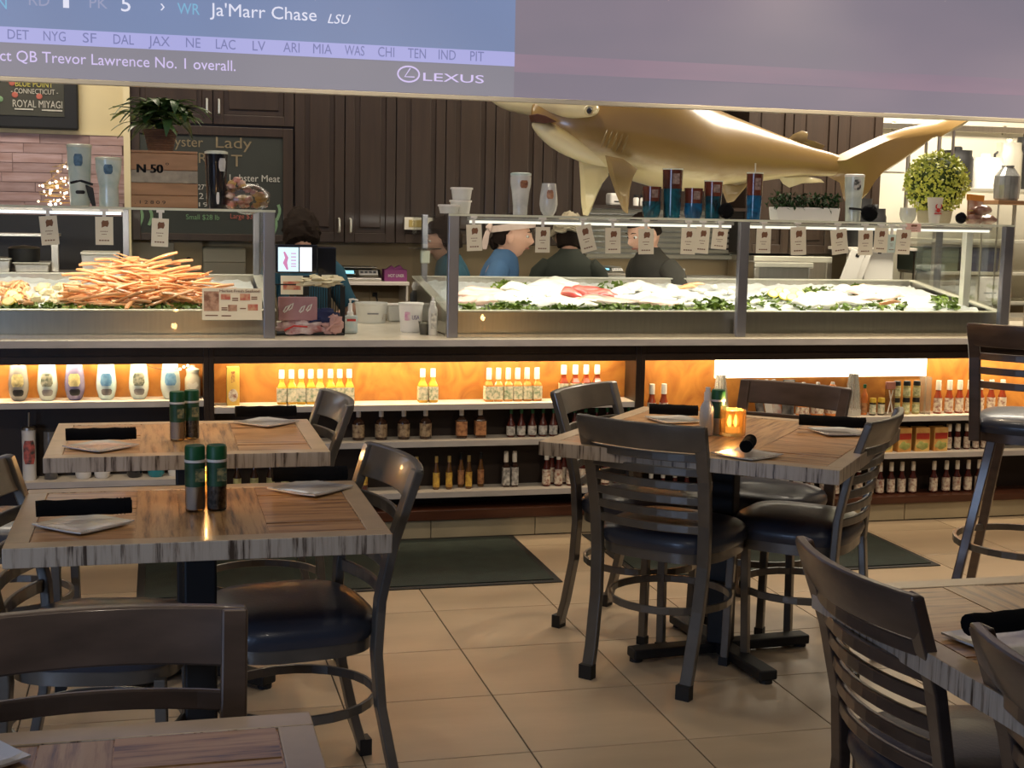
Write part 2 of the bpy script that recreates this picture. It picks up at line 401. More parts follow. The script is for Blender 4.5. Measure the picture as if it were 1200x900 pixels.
SR = shelving(D2, XR, Z_R, 'right bay of the counter shelving, with boxed mixes and white-capped bottles', .124, [(2.2, 2.6), (3.62, 4.8)])

# bright light box on the right bay's back panel
p0 = aty(838, 443, 6.12); p1 = aty(1086, 423, 6.12)
lb = MB().box(p0.x-3.55, p1.x-3.55, DEP-.012, DEP, p0.z, .83).build('light_box', mat('light_box_diffuser', (1,.95,.82), emit=3.0, emcol=(1,.90,.70)), SR)
tag(lb, 'glowing white light box')
# service side of the counter body
tag(MB().box(XL, XR, 6.16, 6.90, .0, .879).build('counter_body', M['darkwood']), 'dark boxed body of the counter carrying the worktop', 'counter')
# ================================================================ tables
def make_table(name, label, x0, x1, y0, y1, base_xy=None, rz=0, planks='y', group=None, H=.75, th=.044, detailed=True):
    cx, cy = (x0+x1)/2, (y0+y1)/2; t = thing(name, label, 'table', (cx, cy, 0), rz, group); X = (x1-x0)/2; Y = (y1-y0)/2
    top = MB().box(-X+.004, X-.004, -Y+.004, Y-.004, H-th, H-.004).build('tabletop', M['boardtop'], t)
    rim = .05
    for b_ in ((-X, X, -Y, -Y+rim), (-X, X, Y-rim, Y)):
        MB().box(*b_, H-th, H).build('rim_board', [M['boardedge'], M['boardrim']], t, bevel=.002).data.polygons[1].material_index = 1
    for b_ in ((-X, -X+rim, -Y+rim+.001, Y-rim-.001), (X-rim, X, -Y+rim+.001, Y-rim-.001)):
        MB().box(*b_, H-th, H).build('rim_board', [M['boardedgey'], M['boardrim']], t, bevel=.002).data.polygons[1].material_index = 1
    # plank panels, laid in blocks
    nb = 3; xs = [-X+rim+.002]
    for k in (.30, .70): xs.append(-X+rim+(2*X-2*rim)*k)
    xs.append(X-rim-.002)
    for i in range(nb):
        a, b2 = xs[i], xs[i+1]
        if i % 2 == 0:
            n = 5; dy = (2*Y-2*rim)/n
            for k in range(n):
                MB().box(a+.001, b2-.001, -Y+rim+k*dy+.001, -Y+rim+(k+1)*dy-.001, H-.006, H-.0008*(1+(k*7+i) % 3)).build('plank', M['boardtop'], t)
        else:
            n = 3; dx = (b2-a)/n
            for k in range(n):
                MB().box(a+k*dx+.001, a+(k+1)*dx-.001, -Y+rim+.002, Y-rim-.002, H-.006, H-.0008*(1+(k*5) % 3)).build('plank', M['boardtopx'], t)
    # thin poured varnish sheet
    MB().box(-.038, .038, -.038, .038, .03, H-th-.012).build('column', M['black'], t, bevel=.006)
    MB().box(-.17, .17, -.17, .17, H-th-.012, H-th).build('top_plate', M['black'], t)
    ft = MB()
    for a in (pi/4, 3*pi/4):
        ft.box(-.33, .33, -.032, .032, .012, .045, mat=Matrix.Rotation(a, 4, 'Z'))
    ft.build('foot', M['black'], t, bevel=.006)
    for k in range(4):
        a = pi/4+k*pi/2; MB().lathe([(.022,0),(.022,.012)], 10, (.31*cos(a), .31*sin(a), 0)).build('glide', M['rubber'], t)
    return t
G_T = None
make_table('dining_table', 'plank-topped table with candle and shakers in the left middle, second row', -.32, .50, 2.975, 3.60)
make_table('dining_table', 'plank-topped table nearest the lit counter shelves on the left', -.32, .492, 4.05, 4.705)
make_table('dining_table', 'corner of a plank-topped table in the bottom left foreground', -.62, .204, 1.28, 1.91)
make_table('dining_table', 'square plank-topped table turned at an angle, holding the lit candle glass', 1.83-.475, 1.83+.475, 4.21-.475, 4.21+.475, rz=math.atan2(-.507, .603))
make_table('dining_table', 'plank-topped table at the right edge beside two foreground chairs', 1.235, 2.02, 1.30, 2.405)

# ================================================================ chairs
def rounded(w, d, k, n=32):
    """superellipse outline half sizes w, d"""
    o = []
    for i in range(n):
        a = 2*pi*i/n; c, s_ = cos(a), sin(a)
        o.append((w*math.copysign(abs(c)**k, c), d*math.copysign(abs(s_)**k, s_)))
    return o
def bow(z, hw, depth, y0, n=9):
    """points of a slat bowed backwards between the two posts"""
    return [(-hw + 2*hw*i/(n-1), y0 - depth*(1-((2*i/(n-1))-1)**2), z) for i in range(n)]
def make_chair(slats, frame_m, label='', top_z=.845, seat_z=.47, name='dining_chair', cat='chair', stool=False):
    t = thing(name, label, cat)
    b0 = seat_z-.07                        # underside of the seat frame
    def post_pts(s):
        if stool: return [(s*.185, -.175, b0), (s*.188, -.19, seat_z+.05), (s*.195, -.215, top_z-.12), (s*.205, -.25, top_z)]
        return [(s*.170, -.250, 0), (s*.172, -.222, .10), (s*.178, -.188, .26), (s*.185, -.175, b0), (s*.188, -.182, seat_z+.06), (s*.194, -.212, top_z-.17), (s*.200, -.270, top_z)]
    for s in (-1, 1):
        p = MB().sweep(post_pts(s), [(.040, .024)]*len(post_pts(s)), up=(0, 1, 0)).build('rear_post', frame_m, t, bevel=.004)
        if not stool: MB().box(s*.170-.0225, s*.170+.0225, -.266, -.234, 0, .045).build('foot_cap', M['rubber'], p)
    if not stool:
        for s in (-1, 1):
            p = MB().sweep([(s*.190, .170, 0), (s*.180, .160, b0+.01)], (.026, .026), up=(0, 1, 0)).build('front_leg', M['metalleg'], t, bevel=.003)
            MB().box(s*.190-.0155, s*.190+.0155, .1545, .1855, 0, .028).build('foot_cap', M['rubber'], p)
        # hoop stretcher
        pts = [(.195*cos(a)*1.0, -.02+.20*sin(a), .25) for a in [2*pi*k/28 for k in range(28)]]
        MB().sweep(pts, (.010, .024), closed=True).build('hoop_stretcher', M['metalleg'], t, bevel=.002)
    else:
        for sx in (-1, 1):
            for sy in (-1, 1):
                p = MB().sweep([(sx*.235, sy*.235, 0), (sx*.13, sy*.13, b0)], (.034, .034), up=(0, 1, 0)).build('leg', frame_m, t, bevel=.004)
                MB().box(sx*.235-.019, sx*.235+.019, sy*.235-.019, sy*.235+.019, 0, .03).build('foot_cap', M['rubber'], p)
        pts = [(.262*cos(a), .262*sin(a), .27) for a in [2*pi*k/32 for k in range(32)]]
        MB().sweep(pts, (.014, .026), closed=True).build('foot_ring', M['metalleg'], t, bevel=.002)
    # seat frame band
    o1 = rounded(.205, .195, .62, 36); b = MB(); n = len(o1); vs = []
    for z, k in ((b0, .965), (b0, .995), (seat_z-.035, 1.0), (seat_z-.035, .90)):
        vs += [(x*k, y*k, z) for x, y in o1]
    fs = [(i*n+k, i*n+(k+1) % n, (i+1)*n+(k+1) % n, (i+1)*n+k) for i in range(3) for k in range(n)]
    fs += [(3*n+k, 3*n+(k+1) % n, (k+1) % n, k) for k in range(n)]
    b.add(vs, fs); b.build('seat_frame', M['metalleg'] if frame_m is M['metalleg'] else frame_m, t, smooth=True)
    # cushion
    o2 = rounded(.215, .205, .60, 36); b = MB(); vs = []
    prof = [(.86, seat_z-.04), (.97, seat_z-.036), (1.0, seat_z-.018), (.99, seat_z-.002), (.955, seat_z+.012), (.86, seat_z+.024), (.62, seat_z+.033), (.3, seat_z+.037), (.02, seat_z+.038)]
    for k, z in prof: vs += [(x*k, y*k, z) for x, y in o2]
    fs = [(i*n+k, i*n+(k+1) % n, (i+1)*n+(k+1) % n, (i+1)*n+k) for i in range(len(prof)-1) for k in range(n)]
    fs += [tuple(range(n-1, -1, -1)), tuple((len(prof)-1)*n+k for k in range(n))]
    b.add(vs, fs).build('seat_cushion', M['vinyl'], t, smooth=True)
    # top rail
    def post_at(z):
        P = post_pts(1)
        for i in range(len(P)-1):
            if P[i][2] <= z <= P[i+1][2]:
                f = (z-P[i][2])/(P[i+1][2]-P[i][2]); return P[i][0]+(P[i+1][0]-P[i][0])*f, P[i][1]+(P[i+1][1]-P[i][1])*f
        return P[-1][0], P[-1][1]
    rail_h = .085; b = MB(); vs = []; n = 11
    for k in range(5):
        z = top_z+.004 - rail_h*k/4; hw, y0 = post_at(min(z, top_z)); hw += (.018 if k < 4 else .0); 
        pp = bow(z, hw, .038, y0, n); th = (.020, .026, .024, .024, .020)[k]
        vs += [(x, y-th/2, zz) for x, y, zz in pp] + [(x, y+th/2, zz) for x, y, zz in pp]
    m = 2*n; fs = []
    for k in range(4):
        for i in range(n-1):
            fs.append((k*m+i, k*m+i+1, (k+1)*m+i+1, (k+1)*m+i)); fs.append((k*m+n+i, (k+1)*m+n+i, (k+1)*m+n+i+1, k*m+n+i+1))
        fs.append((k*m, (k+1)*m, (k+1)*m+n, k*m+n)); fs.append((k*m+n-1, k*m+2*n-1, (k+1)*m+2*n-1, (k+1)*m+n-1))
    for i in range(n-1):
        fs.append((i, n+i, n+i+1, i+1)); fs.append((4*m+i, 4*m+i+1, 4*m+n+i+1, 4*m+n+i))
    MB().add(vs, fs).build('top_rail', frame_m, t, smooth=True, bevel=.004)
    for z, h in slats:
        hw, y0 = post_at(z)
        MB().sweep(bow(z, hw-.004, .036, y0), (.012, h), up=(0, 0, 1)).build('slat', frame_m, t, bevel=.003)
    return t
SL6 = [(.745-.046*i, .026) for i in range(6)]
SL4 = [(.715-.062*i, .032) for i in range(4)]
A1 = make_chair(SL6, M['metalleg']); A2 = make_chair(SL6, M['woodmetal']); B1 = make_chair(SL4, M['metalleg']); B2 = make_chair(SL4, M['woodmetal'])
def place(src, x, y, deg, label, used=set()):
    o = dup(src) if src.name in used else src
    used.add(src.name); o.location = (x, y, 0); o.rotation_euler = (0, 0, radians(deg-90)); o['label'] = label; return o
place(A1, 1.61, 4.10, 43, 'gunmetal slat-back chair with its back to the viewer, at the candle table')
place(B1, 1.67, 4.53, -48, 'chair at the left far side of the candle table, back against the counter side')
place(B2, 2.12, 4.55, 222, 'chair on the far side of the candle table, its brown rail facing the light box')
place(A1, 2.05, 4.12, 138, 'slat-back chair drawn up to the right side of the candle table')
place(A2, 1.48, 2.20, 0, 'large brown-black slat-back chair in the right foreground')
place(A2, 1.49, 1.615, 0, 'cropped slat-back chair in the bottom right corner of the photo')
place(B2, -.09, 1.85, 270, 'chair back cropped at the bottom left, tucked under the foreground table')
place(B1, -.13, 3.30, -10, 'blue-lit black seat chair at the left end of the second-row table')
place(B1, .305, 3.38, 188, 'chair with black round seat at the right end of the second-row table')
place(B1, .30, 4.52, 185, 'chair at the right end of the table nearest the lit shelves')
place(B1, -.45, 4.45, -5, 'chair at the left edge, pulled away from the far left table')
st = make_chair([(1.14-.105-.052*i, .026) for i in range(4)], M['woodmetal'], 'tall brown-black bar stool with slatted back at the right edge', top_z=1.10, seat_z=.735, name='bar_stool', cat='stool', stool=True)
st.location = (3.17, 4.46, 0); st.rotation_euler = (0, 0, radians(48-90))
# ================================================================ lettering and flat print helpers
def emi(name, col, strength=1, col2=None, scale=3, stretch=(1,1,1), contrast=1):
    m = bpy.data.materials.new(name); m.use_nodes = True; nt = m.node_tree; b = nt.nodes['Principled BSDF']
    b.inputs['Base Color'].default_value = (.04, .04, .045, 1); b.inputs['Roughness'].default_value = .8; b.inputs['Specular IOR Level'].default_value = .1
    b.inputs['Emission Color'].default_value = (*col, 1); b.inputs['Emission Strength'].default_value = strength
    tc = nt.nodes.new('ShaderNodeTexCoord'); mp = nt.nodes.new('ShaderNodeMapping'); mp.inputs['Scale'].default_value = stretch
    nz = nt.nodes.new('ShaderNodeTexNoise'); nz.inputs['Scale'].default_value = scale; nz.inputs['Detail'].default_value = 3
    cr = nt.nodes.new('ShaderNodeValToRGB'); c2 = col2 or tuple(c*.93 for c in col); h = .2/contrast
    cr.color_ramp.elements[0].position = .5-h; cr.color_ramp.elements[0].color = (*c2, 1)
    cr.color_ramp.elements[1].position = .5+h; cr.color_ramp.elements[1].color = (*col, 1)
    nt.links.new(tc.outputs['Object'], mp.inputs[0]); nt.links.new(mp.outputs[0], nz.inputs[0]); nt.links.new(nz.outputs[0], cr.inputs[0]); nt.links.new(cr.outputs[0], b.inputs['Emission Color'])
    return m
_fc = bpy.data.curves.new('_lettering', 'FONT'); _fo = bpy.data.objects.new('_lettering', _fc); COL.objects.link(_fo)
def letter_data(body, bold=0.0, shear=0.0):
    _fc.body = body; _fc.offset = 0; _fc.shear = shear; _fc.extrude = .02; _fc.resolution_u = 3
    me = _fo.to_mesh(); vs = [tuple(v.co) for v in me.vertices]; fs = [tuple(p.vertices) for p in me.polygons]; _fo.to_mesh_clear()
    return vs, fs
def lettering(body, p0, p1, cap, m, parent=None, bold=0.0, shear=0, name='lettering', up=Vector((0,0,1)), thick=.002, inv=None):
    """flat lettering from point p0 (baseline left) to p1 (baseline right), cap height given in metres"""
    vs, fs = letter_data(body, bold, shear)
    if not vs: return None
    x0 = min(v[0] for v in vs); x1 = max(v[0] for v in vs); y0 = 0; y1 = .70
    p0 = Vector(p0); p1 = Vector(p1); ax = (p1-p0); L = ax.length; ax.normalize(); nrm = ax.cross(up).normalized()
    mb = MB(); mb.add([p0 + ax*((v[0]-x0)/(x1-x0)*L) + up*((v[1]-y0)/(y1-y0)*cap) + nrm*(v[2]/.02*thick*.5) for v in vs], fs)
    o = mb.build(name, m); 
    if parent is not None:
        o.parent = parent; o.matrix_parent_inverse = Matrix.Translation(parent.location).inverted() if parent.rotation_euler.z == 0 else (Matrix.Translation(parent.location) @ Matrix.Rotation(parent.rotation_euler.z, 4, 'Z')).inverted()
    return o
def pxtext(body, x0, x1, y, cap_px, Y, m, parent, bold=0, shear=0, slope_px=0, name='lettering'):
    a = aty(x0, y, Y); b = aty(x1, y+slope_px, Y); b.z = a.z
    c = a.z - aty(x0, y+cap_px, Y).z
    return lettering(body, a, b, c, m, parent, bold, shear, name)

# ================================================================ projection screen
SY = 5.60
zb = aty(600, 119.5, SY).z
scr = thing('projection_screen', 'wide hanging projection screen showing a draft broadcast across the top', 'screen', (1.7, SY, zb))
def sp(x, y): v = aty(x, y, SY); return v
X0, X1 = -1.3, 4.9
zt1 = sp(300, 46).z; zt2 = sp(300, 63.5).z        # upper and lower edge of the ticker band at x=300
xm = sp(603, 60).x
def slab(name, x0, x1, z0, z1, dy, m): return MB().box(x0-1.7, x1-1.7, dy, .012, z0-zb, z1-zb).build(name, m, scr)
slab('picture', X0, X1, zb+.02, 3.13, 0, emi('projected_picture', (.26,.205,.245), 1, (.165,.155,.195), 1.0, (.6,1,1.3), .9))
tag(slab('score_panel', X0, xm, zt2, 3.13, -.002, emi('projected_blue', (.195,.255,.43), 1, (.17,.215,.36), .8)), 'blue score panel')
tag(slab('ticker_band', X0, xm, zt2, zt1, -.004, emi('projected_lavender', (.40,.40,.70), 1, (.36,.36,.66), 1)), 'pale lavender ticker band')
slab('lower_strip', X0, xm, zb+.02, zt2, -.001, emi('projected_grey', (.24,.225,.265), 1, (.215,.205,.24), 1))
pk = emi('projected_pink', (.30,.20,.25), 1, (.20,.17,.215), 2.2, (.5,1,2.5), .7)
xz = sp(950, 92)
slab('pink_streak', xm, X1, sp(900, 98).z, sp(900, 78).z, -.0012, pk)
MB().box(X0-1.7, X1-1.7, -.006, .02, 0, .018).build('weight_bar', mat('screen_bar', (.62,.58,.48), .4, noise_amt=.05), scr, bevel=.003)
tw = emi('projected_white', (.72,.72,.85)); tb = emi('projected_slate', (.19,.20,.40)); tg = emi('projected_teal', (.20,.42,.60)); tl = emi('projected_lilac', (.62,.52,.82)); tgr = emi('projected_dim', (.29,.31,.46))
TS = SY-.006
def sl(x): return .0435*x
for s, xa, xb in (('DET',9,34),('NYG',51,77),('SF',97,113),('DAL',133,157),('JAX',174,199),('NE',218,235),('LAC',253,276),('LV',296,311),('ARI',332,351),('MIA',367,389),('WAS',404,427),('CHI',443,462),('TEN',478,499),('IND',514,534),('PIT',551,567)):
    pxtext(s, xa, xb, 45+xa*.0475, 11.5, TS, tb, scr, .004)
pxtext('N', -3, 8, 10, 14, TS, tg, scr, .008)
pxtext('RD', 34, 58, 6, 14, TS, tgr, scr); pxtext('1', 74, 81, 9, 18, TS, tw, scr, .01); pxtext('PK', 105, 126, 9, 13, TS, tgr, scr)
pxtext('5', 142, 153, 13, 18, TS, tw, scr, .01); pxtext('›', 188, 193, 12, 12, TS, tw, scr); pxtext('WR', 208, 234, 16, 13, TS, tg, scr)
pxtext("Ja'Marr Chase", 246, 371, 18, 15, TS, tw, scr, .01); pxtext('LSU', 384, 411, 27, 11, TS, tw, scr, 0, .3)
pxtext('ct QB Trevor Lawrence No. 1 overall.', 0, 276, 71, 13, TS, tl, scr, .008)
pxtext('LEXUS', 496, 567, 94.5, 9.5, TS, tl, scr, .012)
c = sp(478.5, 87); ring = MB(); kx = (sp(491, 87).x-c.x); kz = c.z-sp(478.5, 96).z
ring.tube([(c.x-1.7+kx*cos(a), -.006, c.z-zb+kz*sin(a)) for a in [2*pi*i/24 for i in range(24)]], .0032, 6, closed=True)
ring.sweep([(c.x-1.7+kx*.15, -.006, c.z-zb+kz*.75), (c.x-1.7-kx*.35, -.006, c.z-zb-kz*.35), (c.x-1.7+kx*.55, -.006, c.z-zb-kz*.35)], (.004, .006), up=(0,1,0))
ring.build('emblem', tl, scr)

# ================================================================ cabinets on the back wall
YF = 8.05
zc0 = aty(400, 284.5, YF).z
def cabinet(px0, px1, zbot, ztop, label, handle=None, doors=None, group=None):
    x0 = aty(px0, 200, YF).x; x1 = aty(px1, 200, YF).x
    t = thing('wall_cabinet', label, 'cabinet', ((x0+x1)/2, YF, zbot)); X = (x1-x0)/2; H = ztop-zbot
    MB().box(-X+.001, X-.001, .02, .34, 0, H).build('body', M['darkwood'], t)
    for (a, b2, za, zb_, hs) in (doors or [(-1, 1, 0, H, handle)]):
        xa, xb = a*X+.003, b2*X-.003; fr = .055
        d = MB(); ra, rb, rz0, rz1 = xa+fr, xb-fr, za+fr+.003, zb_-fr
        d.box(xa, xa+fr, 0, .02, za+.003, zb_-.003).box(xb-fr, xb, 0, .02, za+.003, zb_-.003)
        d.box(xa+fr, xb-fr, 0, .02, za+.003, za+.003+fr).box(xa+fr, xb-fr, 0, .02, zb_-fr-.003, zb_-.003)
        d.box(ra, rb, .012, .02, rz0, rz1)
        dd = d.build('door', M['cabwood'], t, bevel=.003)
        MB().box(ra+.03, rb-.03, .004, .014, rz0+.03, rz1-.03).build('raised_panel', M['cabwood'], dd, bevel=.006)
        if hs:
            hx = xb-.03 if hs > 0 else xa+.03
            MB().tube([(hx, 0, za+.06), (hx, -.03, za+.065), (hx, -.034, za+.10), (hx, -.03, za+.135), (hx, 0, za+.14)], .006, 8).build('handle', M['alubright'], dd, smooth=True)
    return t
names = ['walnut wall cabinet just right of the chalkboard', 'walnut wall cabinet above the digital scale', 'walnut wall cabinet above the stacked white tubs', 'walnut wall cabinet behind the white pilsner cup', 'walnut wall cabinet under the shark snout', 'walnut wall cabinet behind the shark jaw']
ed = [345, 404, 464, 522, 580, 636, 683]
for i in range(6): cabinet(ed[i], ed[i+1], zc0, 3.1, names[i], handle=1 if i == 0 else (-1 if i == 1 else None))
cabinet(875, 928, zc0-.03, 3.1, 'walnut wall cabinet above the shark back fin')
cabinet(928, 980, zc0-.03, 3.1, 'walnut wall cabinet behind the small rear fin')
cabinet(980, 1033, zc0-.03, 3.1, 'rightmost walnut wall cabinet beside the white wall')
# tall cabinet with chalkboard on the left
xa_, xb_ = aty(152, 200, YF).x, aty(345, 200, YF).x
zmid = aty(250, 146, YF).z
tc_ = cabinet(152, 345, zc0, 3.1, 'wide dark cabinet at left carrying the handwritten chalkboard', doors=[(-1, 0, zmid-zc0, 3.1-zc0, 1), (0, 1, zmid-zc0, 3.1-zc0, -1)])
CB = thing('chalkboard', 'handwritten lobster price chalkboard behind the plant and crate', 'chalkboard', ((xa_+xb_)/2, YF-.0, zc0))
Xh = (xb_-xa_)/2-.01; Hh = zmid-zc0-.01
MB().box(-Xh+.03, Xh-.04, -.004, .019, .03, Hh-.04).build('slate', mat('green_black_slate', (.030,.033,.026), .7, noise_amt=.25, scale=4), CB)
fr_ = MB(); fr_.box(-Xh, -Xh+.045, -.012, .019, 0, Hh).box(Xh-.055, Xh, -.012, .019, 0, Hh).box(-Xh+.0455, Xh-.0555, -.012, .019, 0, .04).box(-Xh+.0455, Xh-.0555, -.012, .019, Hh-.05, Hh)
fr_.build('frame', M['cabwood'], CB, bevel=.003)
ck = {k: mat('chalk_'+k, c, .9, noise_amt=.25, scale=60) for k, c in dict(white=(.50,.48,.42), tan=(.22,.17,.10), green=(.18,.30,.16), red=(.42,.12,.09), yellow=(.50,.45,.10)).items()}
YB = YF-.006
pxtext('Oyster', 192, 238, 171, 12, YB, ck['tan'], CB, .0); pxtext('Lady', 253, 295, 173, 13, YB, ck['tan'], CB, .01)
pxtext('MAR', 205, 243, 190, 12, YB, ck['tan'], CB, .0); pxtext('T', 271, 284, 195, 14, YB, ck['tan'], CB, .01)
pxtext('Lobster Meat', 269, 328, 212, 8, YB, ck['white'], CB, .0); pxtext('59 99', 287, 303, 220, 5, YB, ck['white'], CB)
pxtext("27''", 232, 242, 222, 6, YB, ck['white'], CB); pxtext('21', 233, 243, 233, 7, YB, ck['white'], CB); pxtext('19', 233, 244, 242, 5, YB, ck['white'], CB)
pxtext('Small $28 lb', 218, 257, 257, 6, YB, ck['green'], CB); pxtext('Large $32', 270, 300, 256, 6, YB, ck['red'], CB)
for (x, y) in ((165, 246), (176, 246), (326, 240), (322, 256)):
    pts = [aty(x+2*sin(k), y+4.5*k, YB) - CB.location for k in range(5)]
    MB().sweep(pts, (.016, .003), up=(0,1,0)).build('scroll', ck['green'], CB)
MB().box(aty(225,268,YF-.2).x, aty(296,268,YF-.2).x, YF-.2, YF-.01, aty(260,270,YF-.2).z-.0, aty(260,270,YF-.2).z+.008)
# framed oyster chalkboard at the far left
MBd = thing('menu_board', 'black framed oyster menu board hung on the cream wall', 'sign', (aty(20,100,8.33).x, 8.33, aty(20,150,8.33).z))
mx1 = aty(92, 150, 8.33).x-MBd.location.x
MB().box(-.95, mx1, .0, .05, 0, .62).build('frame', M['black'], MBd, bevel=.01)
MB().box(-.88, mx1-.075, -.004, .01, .07, .56).build('slate', mat('menu_slate', (.045,.045,.035), .7, noise_amt=.2), MBd)
YM = 8.322
pxtext('BLUE POINT', 18, 62, 101, 7, YM, ck['yellow'], MBd, .03); pxtext('- CONNECTICUT -', 13, 68, 109, 6, YM, ck['white'], MBd, .02)
pxtext('ROYAL MIYAGI', 15, 73, 125, 8.5, YM, ck['white'], MBd, .02)
for a, b2, y in ((17, 39, 127.5), (49, 73, 129)):
    q0, q1 = aty(a, y, YM)-MBd.location, aty(b2, y, YM)-MBd.location
    MB().box(q0.x, q1.x, -.008, -.005, q0.z-.004, q0.z+.004).build('underline', ck['white'], MBd)
for x, y, k in ((17.5,111,'red'),(46,113,'red'),(0,116,'green'),(14,97,'red')):
    q = aty(x, y, YM)-MBd.location; MB().lathe([(.001,-.002),(.017,0),(.012,.002)], 10, (0,0,0), mat=Matrix.Translation(q) @ Matrix.Rotation(pi/2, 4, 'X')).build('doodle', ck[k], MBd)

# ================================================================ kitchen wall pieces
# louvred hood panel seen between the fins and behind the glass
lx0, lx1 = aty(688, 250, 8.30).x, aty(899, 250, 8.30).x; lz0, lz1 = aty(790, 304, 8.30).z, aty(790, 246, 8.30).z
LV = thing('louvred_panel', 'light grey louvred metal panel on the kitchen wall', 'panel', ((lx0+lx1)/2, 8.3, lz0))
hx = (lx1-lx0)/2; MB().box(-hx, hx, .03, .06, 0, lz1-lz0).build('back', M['steeldk'], LV)
for i in range(9):
    z = (lz1-lz0)*(i+.5)/9; MB().box(-hx, hx, -.012, .03, z-.010, z+.012, mat=None).build('slat', mat('louvre_paint', (.42,.40,.33), .5, noise_amt=.08) if i == 0 else bpy.data.materials['louvre_paint'], LV, bevel=.003)
# dark shelf with boxes above it
sx0, sx1 = aty(683, 244, 8.2).x, aty(875, 244, 8.2).x; sz = aty(780, 246, 8.2).z
WS = tag(MB().box(sx0, sx1, 8.02, 8.39, sz, sz+.02).build('wall_shelf', M['darkwood']), 'dark wall shelf behind the shark fins', 'shelf')
WN = tag(MB().box(sx0, sx1, 8.36, 8.395, sz+.02, 3.1).build('shelf_back_panel', M['darkwood']), 'dark wood panel behind the wall shelf', 'panel')
def simple(name, label, cat, x, y, z, parts, rz=0, group=None):
    t = thing(name, label, cat, (x, y, z), rz, group)
    for nm, mb, m, kw in parts: mb.build(nm, m, t, **kw)
    return t
q = aty(722, 243, 8.15)
simple('dispenser', 'white rounded box on the shelf between the two pectoral fins', 'box', q.x, 8.15, sz+.02, [('shell', MB().box(-.055,.055,-.05,.05,0,.075), M['white'], dict(bevel=.012)), ('slot', MB().box(-.03,.03,-.052,-.05,.02,.028), M['black'], {})])
for i, x in enumerate((745, 753, 762)):
    q = aty(x, 243, 8.12); simple('spice_jar', 'small pale jar on the dark shelf, %s of three right of the fins' % nth(i, 3), 'jar', q.x, 8.12, sz+.02, [('glass', MB().lathe([(.017,0),(.018,.045),(.013,.052)], 12), M['white'], dict(smooth=True)), ('lid', MB().lathe([(.016,.052),(.016,.068)], 12), M['black'], {})], group='jars on the dark shelf')
# ================================================================ glass display cases
ZT = 1.449
def display_case(name, label, x0, x1, posts, rear_posts, endL, endR, tag_side=None):
    t = thing(name, label, 'display case', ((x0+x1)/2, 6.0, .911)); cx = (x0+x1)/2; a, b = x0-cx, x1-cx; H = ZT-.911
    MB().box(a, b, -.018, .006, 0, .014).build('bottom_channel', M['steel'], t)
    for px in posts: MB().box(px-cx-.024, px-cx+.024, -.03, .004, .0, H+.004).build('post', M['alu'], t, bevel=.003)
    for px in rear_posts: MB().box(px-cx-.014, px-cx+.014, .86, .89, 0, H).build('post', M['alu'], t, bevel=.002)
    # front panes between the posts
    xs = [a]+[p-cx for p in posts if a+.05 < p-cx < b-.05]+[b]
    for i in range(len(xs)-1): MB().box(xs[i]+.026, xs[i+1]-.026, -.009, -.003, .014, H-.004).build('front_pane', M['glass'], t)
    tp = MB().box(a, b, -.03, .42, H-.001, H+.007).build('top_pane', M['glass'], t)
    MB().box(a, b, -.034, -.030, H-.002, H+.008).build('edge', M['glassedge'], tp)
    if endL: MB().box(a, a+.006, .006, .86, .014, H-.004).build('end_pane', M['glass'], t)
    if endR: MB().box(b-.006, b, .006, .86, .014, H-.004).build('end_pane', M['glass'], t)
    # tray
    zf, zr = 1.022-.911, 1.135-.911; yf, yr = .035, .88
    fp = MB().box(a+.03, b-.03, yf, yf+.012, .004, zf).build('tray_front', M['steel'], t)
    MB().box(a+.03, b-.03, yf-.012, yf+.022, zf, zf+.008).build('front_lip', M['alubright'], t, bevel=.003)
    MB().prism([(yf+.012, .03), (yr-.01, .03), (yr-.01, zr-.08), (yf+.012, zf-.02)], 'x', a+.03, b-.03).build('tray_bed', M['steel'], t)
    MB().box(a+.03, b-.03, yr-.012, yr, .0, zr).build('tray_back', M['steel'], t)
    MB().box(a+.03, b-.03, yr-.02, yr+.006, zr, zr+.008).build('rear_lip', M['alubright'], t, bevel=.003)
    for s in ((a, a+.012) if endL else None, (b-.04, b-.028) if endR else None):
        if s: MB().prism([(yf, .004), (yr, .004), (yr, zr), (yf, zf)], 'x', s[0]+.02, s[1]+.02).build('tray_side', M['steel'], t); MB().prism([(yf, zf), (yr, zr), (yr, zr+.007), (yf, zf+.007)], 'x', s[0]+.005, s[1]+.035).build('side_lip', M['alubright'], t)
    return t
XA0, XA1 = -2.0, .488; XB0, XB1 = 1.237, 4.06
rl = aty(497, 300, 6.88).x
CASE_A = display_case('seafood_case', 'left glass seafood case heaped with orange crab legs', XA0, XA1, [XA1-.026], [XA1-.02, aty(148, 300, 6.88).x], False, True)
CASE_B = display_case('seafood_case', 'long right glass seafood case filled with fillets and kale', XB0, XB1, [XB0+.026, 2.640, XB1-.026], [rl, aty(1099, 300, 6.88).x], True, True)
px_ = aty(1131, 330, 6.3).x
MB().box(px_-.020-(XB0+XB1)/2, px_+.020-(XB0+XB1)/2, .28, .32, 0, ZT-.911).build('post', M['alubright'], CASE_B, bevel=.003)
